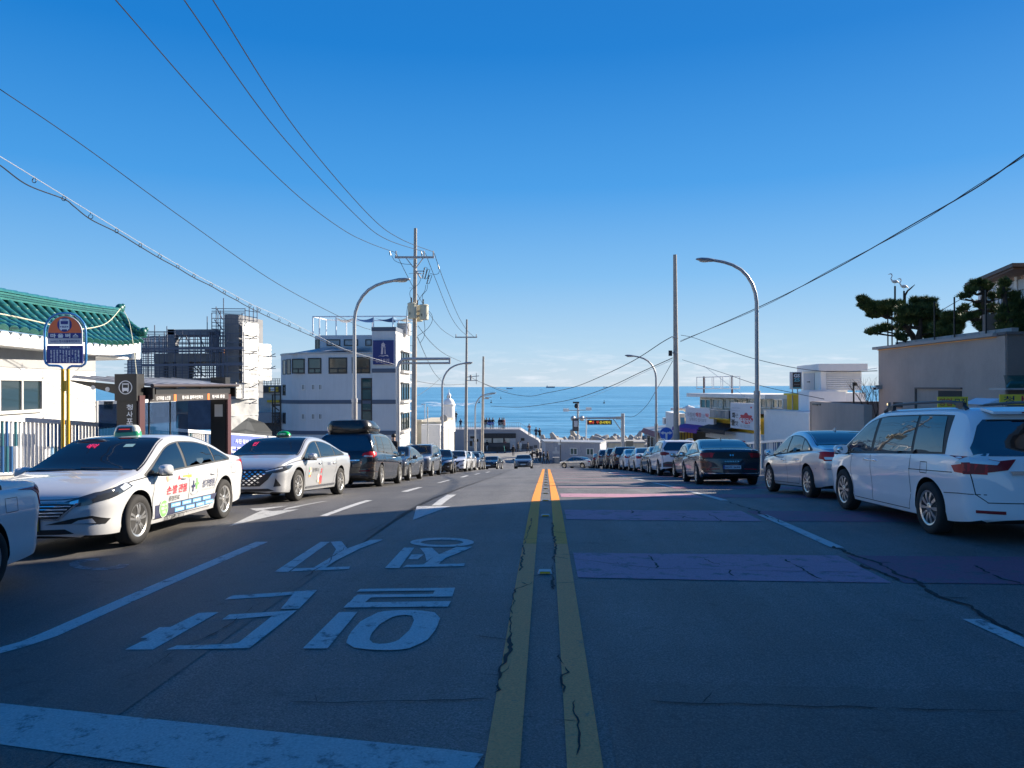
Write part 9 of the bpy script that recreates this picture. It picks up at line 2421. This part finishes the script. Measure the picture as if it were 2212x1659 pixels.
# black minivan with a roof box
c = car('parked_minivan', 'black minivan with a long roof box, parked tail towards the viewer', 'minivan', PARK_L)
sh = VAN['shell']; w = sh.Wh
van_parts(c, P_black, M_chrome)
add_wheels(c, VAN, 'ten')
rear_tall(c, sh, None, M_red, (1.14, 1.60), (0.93, 1.10), None)
for sg in (1, -1):
 m_ = MB(); sh.lay(m_, [(sg * (w - 0.36), 0.955), (sg * (w - 0.12), 0.945), (sg * (w - 0.12), 0.99), (sg * (w - 0.36), 1.0)], 'y', -1, 0.016, 0.05); m_.build('clear_lens', M_clear, c)
m_ = MB(); sh.lay(m_, [(-0.50, 0.83), (0.50, 0.83), (0.50, 0.865), (-0.50, 0.865)], 'y', -1, 0.02, 0.08); m_.build('chrome_bar', M_chrome, c)
m_ = MB(); sh.strip(m_, [(-0.75, 0.36), (-0.55, 0.42), (0.55, 0.42), (0.75, 0.36)], 'y', -1, 0.06, 0.012); m_.build('bumper_insert', M_clad, c)
plate(c, sh, -1, 0, 0.72, 0.52, 0.11, None, M_blk)
m_ = MB(); n = 20; P = []; zb = 1.715
for (z, kx, ky, sy_) in ((zb, 0.86, 0.97, 0), (zb + 0.06, 0.97, 1.0, 0), (zb + 0.14, 1.0, 1.0, 0), (zb + 0.24, 0.96, 0.97, -0.02), (zb + 0.35, 0.84, 0.90, -0.05), (zb + 0.375, 0.6, 0.7, -0.08)):
 for j in range(n):
  a = 2 * math.pi * j / n
  cx_ = math.copysign(abs(math.cos(a)) ** 0.45, math.cos(a)); cy_ = math.copysign(abs(math.sin(a)) ** 0.45, math.sin(a))
  tap = 1 - 0.12 * max(0, cy_)
  P.append((0.77 * kx * cx_ * tap, -1.08 + sy_ + 1.02 * ky * cy_, zb + (z - zb) * 1.15 - (0.05 * max(0, cy_) * (z - zb) / 0.33)))
fs = [(k * n + j, k * n + (j + 1) % n, (k + 1) * n + (j + 1) % n, (k + 1) * n + j) for k in range(5) for j in range(n)] + [tuple(range(n - 1, -1, -1)), tuple(5 * n + j for j in range(n))]
m_.add(P, fs); rb = m_.build('roof_box', mat('box_black', (0.012, 0.012, 0.013), 0.25, coat=0.4), c, smooth=45)
for yy in (-1.7, -0.5): MB().box((0, yy, 1.745), (1.30, 0.06, 0.035)).build('roof_bar', M_blk, rb)
place(c, -6.25, 25.95, 0)
# ---- the further cars: four base cars are built, then copied and repainted
def finish(root, paint_):
 for o in list(root.children):
  if o.name.split('.')[0] in ('body', 'wing_mirror', 'door_handle') and o.data.materials and o.data.materials[0].name.startswith('car_paint'):
   o.material_slots[0].link = 'OBJECT'; o.material_slots[0].material = paint_
base = {}
r = car('parked_sedan', 'base', 'car'); sedan_common(r, SED_B, P_white, 'blade'); front_generic(r, SED_B['shell'], 0.69, 'mesh', '', M_hl); rear_sedan(r, SED_B['shell'], ''); base['B'] = r
r = car('parked_sedan', 'base', 'car'); sedan_common(r, SED_A, P_white, 'ten', hm=M_chrome); front_generic(r, SED_A['shell'], 0.71, 'bars', '', M_clear); rear_sedan(r, SED_A['shell'], '', M_red, -0.03); base['A'] = r
r = car('parked_suv', 'base', 'car'); sedan_common(r, SUV, P_white, 'blade'); front_generic(r, SUV['shell'], 0.92, 'mesh', '', M_clear); rear_tall(r, SUV['shell'], '', M_dred, (1.16, 1.56), (0.94, 1.10), M_clad)
for sg in (1, -1):
 m_ = MB(); xr = SUV['shell'].cab(-0.5)[5] - 0.06; zt = SUV['shell'].top(-0.6)
 m_.tube([(sg * xr, -1.75, zt - 0.06), (sg * xr, -1.6, zt + 0.02), (sg * xr, -0.6, zt + 0.04), (sg * xr, 0.1, zt + 0.01), (sg * xr, 0.3, zt - 0.07)], 0.02, 6); m_.build('roof_rail', M_rim, r, smooth=50)
base['S'] = r
used = set()
def put_car(kind, paint_, x, y, head, name, label, group):
 r = base[kind] if kind not in used else dup(base[kind])
 used.add(kind)
 r.name = name; r['label'] = label; r['category'] = 'car'
 if group: r['group'] = group
 finish(r, paint_)
 place(r, x, y, head)
 return r
U = math.pi
cars = [
 ('B', P_brown, 6.45, 32.3, 0, 'parked_sedan', 'dark brown sedan mostly hidden ahead of the glossy black sedan', PARK_R),
 ('S', P_white, 6.15, 37.7, 0, 'parked_suv', 'white suv with grey lower bumper parked before the blue turn sign', PARK_R),
 ('A', P_brown, 6.35, 43.0, 0, 'parked_sedan', 'dark sedan between the white suv and a white hatchback', PARK_R),
 ('A', P_white, 6.2, 48.2, 0, 'parked_sedan', 'white sedan with large red tail lamps, third beyond the white suv', PARK_R),
 ('B', P_white, 6.05, 53.3, 0, 'parked_sedan', 'white sedan just behind the black boxy suv on the right', PARK_R),
 ('S', P_black, 5.85, 58.9, 0, 'parked_suv', 'black suv with silver roof rails, first beyond the white sedans', PARK_R),
 ('S', P_dgrey, 5.7, 64.3, 0, 'parked_suv', 'dark grey suv second in line past the white sedans', PARK_R),
 ('S', P_grey, 5.45, 70.0, 0, 'parked_suv', 'grey suv third in line past the white sedans', PARK_R),
 ('B', P_black, 5.3, 75.6, 0, 'parked_sedan', 'last black sedan at the foot of the right hand row', PARK_R),
 ('B', P_dgrey, -6.5, 32.8, U, 'parked_sedan', 'dark grey sedan facing the viewer right behind the black minivan', PARK_L),
 ('S', P_grey, -6.8, 41.1, U, 'parked_suv', 'shiny grey suv facing uphill between two dark sedans', PARK_L),
 ('A', P_black, -6.55, 47.0, U + R(4), 'parked_sedan', 'black sedan with bright headlamps and its front wheel turned out', PARK_L),
 ('B', P_white, -6.3, 53.5, U, 'parked_sedan', 'white sedan facing uphill with a wide black grille', PARK_L),
 ('A', P_white, -6.45, 58.9, U, 'parked_sedan', 'second white sedan facing uphill, behind the one with black grille', PARK_L),
 ('B', P_grey, -6.35, 65.0, U, 'parked_sedan', 'grey sedan parked behind the two white sedans facing uphill', PARK_L),
 ('S', P_dgrey, -6.7, 71.0, U, 'parked_suv', 'dark suv whose roof shows above the grey sedan below the pole', PARK_L),
 ('B', P_black, -5.9, 83.4, U - R(6), 'moving_sedan', 'black sedan with pale plate standing alone past the parked row', None),
 ('B', P_grey, -2.35, 79.8, U, 'moving_sedan', 'dark grey sedan driving uphill in the middle of the lane', None),
 ('A', P_pale, 3.9, 96.5, R(52), 'turning_sedan', 'silver sedan turning left at the foot of the hill', None),
]
for a in cars: put_car(*a)
# dark pickup at the junction, side on
c = car('pickup_truck', 'dark pickup truck with an open flat bed at the junction', 'truck')
m_ = MB(); m_.prism([(-0.85, 0.5, 0.62), (-0.85, 1.9, 0.62), (-0.85, 1.98, 1.15), (-0.85, 1.55, 1.88), (-0.85, 0.55, 1.92)], (1.7, 0, 0)); m_.build('cab', P_dgrey, c)
m_ = MB(); m_.prism([(-0.86, 0.68, 1.25), (-0.86, 1.78, 1.25), (-0.86, 1.5, 1.75), (-0.86, 0.68, 1.78)], (1.72, 0, 0)); m_.build('side_window', M_glass, c)
m_ = MB(); m_.prism([(-0.72, 1.965, 1.2), (0.72, 1.965, 1.2), (0.66, 1.62, 1.8), (-0.66, 1.62, 1.8)], (0, 0.03, 0.01)); m_.build('windscreen', M_glass, c)
m_ = MB(); m_.box((0, -0.95, 0.72), (1.74, 2.85, 0.08))
for sg in (1, -1): m_.box((sg * 0.85, -0.95, 0.94), (0.04, 2.85, 0.36))
m_.box((0, -2.36, 0.94), (1.66, 0.04, 0.36)); m_.build('load_bed', mat('bed_grey', (0.05, 0.055, 0.06), 0.6), c)
m_ = MB(); m_.box((0, -0.2, 0.52), (0.9, 4.0, 0.16)); m_.build('chassis', M_under, c)
add_wheels(c, dict(W=1.74, wr=0.32, axles=(1.35, -1.35), tw=0.2), 'ten')
place(c, 6.2, 100.5, R(-90))
# ------------------------------------------------------------------ people, small vehicles, ships
M_skin = mat('skin', (0.50, 0.32, 0.23), 0.6); M_hair = mat('hair_black', (0.012, 0.010, 0.009), 0.5)
cloth = lambda nm, c: mat('cloth_' + nm, c, 0.85, var=0.12, vscale=10)
CB, CN, CGY, CW_, CBR, CJ = cloth('black', (0.012, 0.012, 0.014)), cloth('navy', (0.02, 0.03, 0.06)), cloth('grey', (0.16, 0.16, 0.17)), cloth('pale', (0.60, 0.58, 0.55)), cloth('rust', (0.22, 0.10, 0.09)), cloth('denim', (0.07, 0.11, 0.18))
def person_meshes(pose):
 if ('pp', pose) in MATS: return MATS[('pp', pose)]
 st = 0.22 if pose == 'walk' else 0.04
 lean = 0.22 if pose == 'lean' else 0.02
 J = dict(pel=(0, 0, 0.95), wst=(0, lean * 0.3, 1.10), chs=(0, lean * 0.8, 1.32), nck=(0, lean * 1.05, 1.47), hd0=(0, lean * 1.15 + 0.01, 1.56), hd1=(0, lean * 1.2 + 0.015, 1.67),
  hL=(-0.09, 0, 0.90), kL=(-0.10, st * 0.6 + 0.03, 0.50), aL=(-0.10, st * 0.55, 0.09), fL=(-0.10, st * 0.55 + 0.14, 0.035),
  hR=(0.09, 0, 0.90), kR=(0.10, -st * 0.25 + 0.02, 0.50), aR=(0.10, -st * 1.1, 0.10), fR=(0.10, -st * 1.1 + 0.13, 0.045),
  sL=(-0.17, lean * 0.85, 1.40), eL=(-0.24, lean - st * 0.5, 1.13), wL=(-0.22, lean + 0.10 - st * 0.5, 0.90), sR=(0.17, lean * 0.85, 1.40), eR=(0.24, lean + st * 0.5, 1.13), wR=(0.22, lean + 0.12 + st * 0.6, 0.92),
  gL=(-0.215, lean + 0.13 - st * 0.5, 0.82), gR=(0.215, lean + 0.15 + st * 0.6, 0.84))
 if pose in ('lean', 'hold'):
  J['eL'] = (-0.25, lean + 0.10, 1.16); J['wL'] = (-0.16, lean + 0.34, 1.15); J['gL'] = (-0.12, lean + 0.42, 1.16)
  J['eR'] = (0.25, lean + 0.10, 1.16); J['wR'] = (0.16, lean + 0.34, 1.15); J['gR'] = (0.12, lean + 0.42, 1.16)
 if pose == 'hold':
  for k_ in ('wL', 'wR', 'gL', 'gR'): J[k_] = (J[k_][0] * 0.7, J[k_][1] - 0.06, 1.36)
 E = [('pel', 'wst'), ('wst', 'chs'), ('chs', 'nck'), ('nck', 'hd0'), ('hd0', 'hd1'), ('pel', 'hL'), ('hL', 'kL'), ('kL', 'aL'), ('aL', 'fL'), ('pel', 'hR'), ('hR', 'kR'), ('kR', 'aR'), ('aR', 'fR'), ('chs', 'sL'), ('sL', 'eL'), ('eL', 'wL'), ('wL', 'gL'), ('chs', 'sR'), ('sR', 'eR'), ('eR', 'wR'), ('wR', 'gR')]
 Rr = dict(pel=0.15, wst=0.145, chs=0.16, nck=0.06, hd0=0.085, hd1=0.085, hL=0.10, hR=0.10, kL=0.068, kR=0.068, aL=0.05, aR=0.05, fL=0.042, fR=0.042, sL=0.085, sR=0.085, eL=0.06, eR=0.06, wL=0.048, wR=0.048, gL=0.036, gR=0.036)
 ks = list(J); me = bpy.data.meshes.new('person'); me.from_pydata([J[k_] for k_ in ks], [(ks.index(a), ks.index(b_)) for a, b_ in E], [])
 o = bpy.data.objects.new('tmp', me); COL.objects.link(o)
 sk = o.modifiers.new('s', 'SKIN'); sb = o.modifiers.new('u', 'SUBSURF'); sb.levels = 1; sb.render_levels = 1
 for i, k_ in enumerate(ks): me.skin_vertices[0].data[i].radius = (Rr[k_], Rr[k_] * (0.8 if k_ in ('pel', 'wst', 'chs') else 1.0))
 me.skin_vertices[0].data[ks.index('pel')].use_root = True
 nm = bpy.data.meshes.new_from_object(o.evaluated_get(bpy.context.evaluated_depsgraph_get()))
 bpy.data.objects.remove(o)
 nm.name = 'person'
 for m in (CJ, CB, M_skin, M_ink): nm.materials.append(m)
 gl = [Vector(J['gL']), Vector(J['gR'])]
 mi = []
 for p in nm.polygons:
  c = p.center
  if c.z > 1.49: mi.append(2)
  elif any((c - g).length < 0.075 for g in gl): mi.append(2)
  elif c.z < 0.08: mi.append(3)
  elif c.z < 0.84 and abs(c.x) < 0.185: mi.append(0)
  else: mi.append(1)
 nm.polygons.foreach_set('material_index', mi); nm.polygons.foreach_set('use_smooth', [True] * len(nm.polygons))
 hm = MB(); hc = Vector(J['hd1']); vs = []
 hm.ellipsoid((hc.x, hc.y - 0.015, hc.z + 0.012), (0.098, 0.105, 0.10), 10, 7)
 hme = hm.mesh('hair', 60); hme.materials.append(M_hair)
 cm_ = MB(); n = 12; P = []
 for z, rx_, ry_ in ((0.62, 0.22, 0.17), (0.90, 0.205, 0.165), (1.15, 0.195, 0.16), (1.34, 0.205, 0.15), (1.42, 0.15, 0.11)):
  for j in range(n): a = 2 * math.pi * j / n; P.append((rx_ * math.cos(a), lean * (z - 0.6) + ry_ * math.sin(a), z))
 cm_.add(P, [(k_ * n + j, k_ * n + (j + 1) % n, (k_ + 1) * n + (j + 1) % n, (k_ + 1) * n + j) for k_ in range(4) for j in range(n)])
 cme = cm_.mesh('coat', 60); cme.materials.append(CB)
 MATS[('pp', pose)] = (nm, hme, cme)
 return nm, hme, cme
def person(label, loc, rz, pose, coat, legs, group, long_coat=False, hood=False, sc=1.0):
 nm, hme, cme = person_meshes(pose)
 T_ = thing('person', label, 'person', loc, (0, 0, rz), group); T_.scale = (sc,) * 3
 b_ = inst('body', nm, T_)
 for i, m in ((0, legs), (1, coat)): b_.material_slots[i].link = 'OBJECT'; b_.material_slots[i].material = m
 inst('hair', hme, T_, (0, -0.006, 0.0))
 if long_coat:
  c = inst('coat', cme, T_); c.material_slots[0].link = 'OBJECT'; c.material_slots[0].material = coat
 return T_
GR, GW_ = 'people on the pavilion roof', 'people walking by the junction'
yp_ = yk + 0.9
for (x, pose, rz, coat, legs, lc, lab) in (
 (248, 'stand', 0.3, CB, CB, False, 'person in black half hidden by the concrete pole on the pavilion roof'),
 (290, 'lean', 0.0, CB, CGY, False, 'person in black leaning on the railing left of the blue banner'),
 (345, 'stand', 0.1, CN, CN, True, 'person in a dark long coat standing behind the blue banner'),
 (397, 'lean', -0.1, CB, CN, False, 'person in black leaning on the railing at the banner end'),
 (520, 'stand', 0.2, CN, CJ, True, 'person in navy coat, left of the trio on the pavilion roof'),
 (563, 'stand', -0.3, CB, CB, False, 'person in black in the middle of the roof trio'),
 (596, 'hold', 0.6, CBR, CB, True, 'person in a rust coat, right of the trio on the pavilion roof')):
 person(lab, (WY(q7x(x), 927, yp_).x, yp_, zr_), rz, pose, coat, legs, GR, lc, sc=1.1)
for (x, yft, pose, coat, legs, lc, lab) in ((1038, 502, 'lean', CBR, CB, False, 'person in dark red leaning where the wing wall starts to slope'), (1155, 565, 'hold', CN, CGY, True, 'person in a dark coat high on the sloping wing wall'), (1220, 580, 'lean', CB, CGY, True, 'person crouching lowest on the sloping wing wall')):
 p = WY(q7x(x), q7y(yft), yp_ - 0.2); person(lab, p, 0.2, pose, coat, legs, GR, lc, sc=1.1)
for (x, yft, coat, lab) in ((1650, 1165, CB, 'person in black at the rail left of the second pole'), (1688, 1225, CN, 'person in navy at the rail right of the lighthouse turret')):
 p = WY(rx(x), ry(yft), 126); person(lab, p, 0.2, 'hold', coat, CJ, GR)
def gp(x, yft, y=None):
 v, w_ = q7x(x), q7y(yft); lo, hi = 60, 140
 return G(v, w_)
for (x, yft, pose, rz, coat, legs, lc, lab) in (
 (300, 770, 'walk', 2.6, CB, CW_, False, 'person in black jacket and pale trousers before the pavilion shop'),
 (615, 765, 'stand', 2.8, CBR, CB, True, 'person in brown coat beside the pavilion notice wall'),
 (757, 868, 'walk', math.pi, CB, CN, True, 'person in a black padded coat with a white mask walking uphill'),
 (845, 800, 'walk', 1.2, CB, CB, True, 'person in a flowing black coat near the grey wing wall'),
 (882, 785, 'stand', 2.8, CW_, CW_, True, 'person in a pale coat behind the flowing black coat'),
 (1015, 810, 'walk', 1.3, CB, CB, False, 'dark clothed person beside the motorcycle'),
 (1090, 965, 'walk', 1.5, CB, CB, False, 'leftmost of the dark group crossing by the cabin'),
 (1175, 955, 'walk', 1.3, CB, CB, False, 'second dark figure of the group crossing by the cabin'),
 (1228, 970, 'stand', 2.6, CN, CB, False, 'third dark figure of the group, slightly shorter'),
 (1285, 998, 'walk', -1.3, CB, CB, False, 'fourth figure in a furred black coat, leading the group'),
 (1360, 1000, 'walk', 1.4, CB, CB, True, 'last dark figure of the group, nearest the turning silver sedan')):
 p = gp(x, yft); person(lab, p, rz, pose, coat, legs, GW_, lc, sc=1.0)
p = W(1284, 1000, 92); person('person in patterned dark jacket beside the turning silver sedan', (p.x, p.y, gz(p.x, p.y)), 1.2, 'hold', CGY, CB, GW_)
p = W(851, 960, 31.0); person('person in black standing on the kerb behind the black minivan', (p.x, p.y, gz(p.x, p.y) + 0.15), 2.6, 'hold', CB, CB, GW_)
# motorcycle, kick scooter, concrete block
p = gp(1120, 880)
mc = thing('motorcycle', 'dark delivery motorcycle with a pale top box by the cabin', 'motorcycle', p, (0, 0, 2.2))
for y in (-0.62, 0.62): m_ = MB(); m_.lathe([(0.22, -0.05), (0.30, -0.05), (0.30, 0.05), (0.22, 0.05)], 20, (0, y, 0.30), 'x'); m_.build('wheel', M_tyre, mc)
m_ = MB(); m_.tube([(0, -0.5, 0.45), (0, -0.1, 0.55), (0, 0.25, 0.6), (0, 0.45, 0.85)], [0.14, 0.18, 0.13, 0.07], 10); m_.build('body', M_black if 'M_black' in globals() else P_black, mc, smooth=60)
MB().box((0, -0.12, 0.76), (0.26, 0.62, 0.10)).build('seat', M_blk, mc); MB().box((0, -0.55, 1.0), (0.45, 0.42, 0.40)).build('top_box', M_cream, mc)
m_ = MB(); m_.tube([(-0.33, 0.38, 1.05), (-0.1, 0.46, 0.98), (0.1, 0.46, 0.98), (0.33, 0.38, 1.05)], 0.02, 6); m_.tube([(0, 0.46, 0.98), (0, 0.62, 0.30)], 0.035, 6); m_.build('handlebar', M_rim, mc)
p = gp(545, 815)
ks = thing('kick_scooter', 'mint green electric kick scooter parked before the pavilion', 'scooter', p, (0, 0, -1.57))
for y in (-0.5, 0.5): m_ = MB(); m_.lathe([(0.08, -0.03), (0.13, -0.03), (0.13, 0.03), (0.08, 0.03)], 14, (0, y * 1.3, 0.13), 'x'); m_.build('wheel', M_tyre, ks)
M_mint = mat('mint', (0.15, 0.52, 0.42), 0.4); MB().box((0, 0, 0.2), (0.18, 1.1, 0.06)).build('deck', M_dark, ks)
m_ = MB(); m_.tube([(0, 0.62, 0.15), (0, 0.5, 1.15)], 0.035, 8); m_.tube([(-0.26, 0.48, 1.17), (0.26, 0.48, 1.17)], 0.025, 6); m_.build('stem', M_mint, ks)
p = gp(1500, 990); cbk = thing('concrete_block', 'pale concrete block on the pavement corner by the cabin', 'block', p)
m_ = MB(); m_.box((0, 0, 0.42), (1.0, 0.7, 0.84), 0, 0, 0.96); m_.build('block', M_conc, cbk); MB().box((-0.35, -0.36, 0.42), (0.28, 0.04, 0.7)).build('block_panel', M_band, cbk)
# ships
def ship(label, v0, v1, vy, d, nm='cargo_ship', c=(0.10, 0.13, 0.20)):
 a, b_ = W(v0, vy, d), W(v1, vy, d); L_ = b_.x - a.x; z = SEA; y = (a.y + b_.y) / 2; x0 = a.x
 T_ = thing(nm, label, 'ship'); h = L_ * 0.13
 m_ = MB(); m_.prism([(x0, y, z - 1), (x0 + L_ * 0.97, y, z - 1), (x0 + L_, y, z + h * 1.25), (x0 + L_ * 0.9, y, z + h), (x0 + L_ * 0.1, y, z + h), (x0, y, z + h * 1.1)], (0, L_ * 0.15, 0)); m_.build('hull', mat('hull_%s' % nm, c, 0.7), T_)
 m_ = MB(); m_.box((x0 + L_ * 0.13, y + L_ * 0.07, z + h + L_ * 0.05), (L_ * 0.10, L_ * 0.12, L_ * 0.10)); m_.box((x0 + L_ * 0.11, y + L_ * 0.07, z + h + L_ * 0.12), (L_ * 0.04, L_ * 0.04, L_ * 0.06)); m_.build('bridge', mat('ship_white', (0.42, 0.45, 0.50), 0.7), T_)
 m_ = MB()
 for fx in (0.35, 0.55, 0.75): m_.box((x0 + L_ * fx, y + L_ * 0.07, z + h + L_ * 0.02), (L_ * 0.012, L_ * 0.012, L_ * 0.05))
 m_.box((x0 + L_ * 0.55, y + L_ * 0.07, z + h + L_ * 0.006), (L_ * 0.6, L_ * 0.08, L_ * 0.012)); m_.build('deck_gear', mat('ship_gear', (0.15, 0.18, 0.24), 0.7), T_)
ship('dark cargo ship on the horizon left of the right crossing cable', 1179.5, 1199, 835.5, 9500)
ship('fainter pale ship on the horizon in the middle of the sea', 1303, 1312, 835.5, 11000, 'distant_ship', (0.35, 0.38, 0.44))
ship('long low vessel just below the horizon', 1094, 1108, 838, 4800, 'barge', (0.20, 0.27, 0.35))
ship('tiny white boat below the dark cargo ship', 1166, 1172, 841.5, 3200, 'motor_boat', (0.6, 0.62, 0.65))
for k, (x, y) in enumerate(((1035, 870), (1061, 870), (1082, 861), (1305, 872))):
 d = (CH - SEA) / ((y - 835.5) / FV); p = W(x, y, d)
 by = thing('buoy', 'dark navigation buoy or surfer on the water, number of four small specks', 'buoy', (p.x, p.y, SEA), group='dark specks on the sea')
 by['label'] = 'tiny dark speck floating on the open water'
 MB().lathe([(1.0, -0.2), (0.9, 0.5), (0.25, 0.9), (0.2, 2.6), (0.05, 3.0)], 10).build('float', M_dark, by)
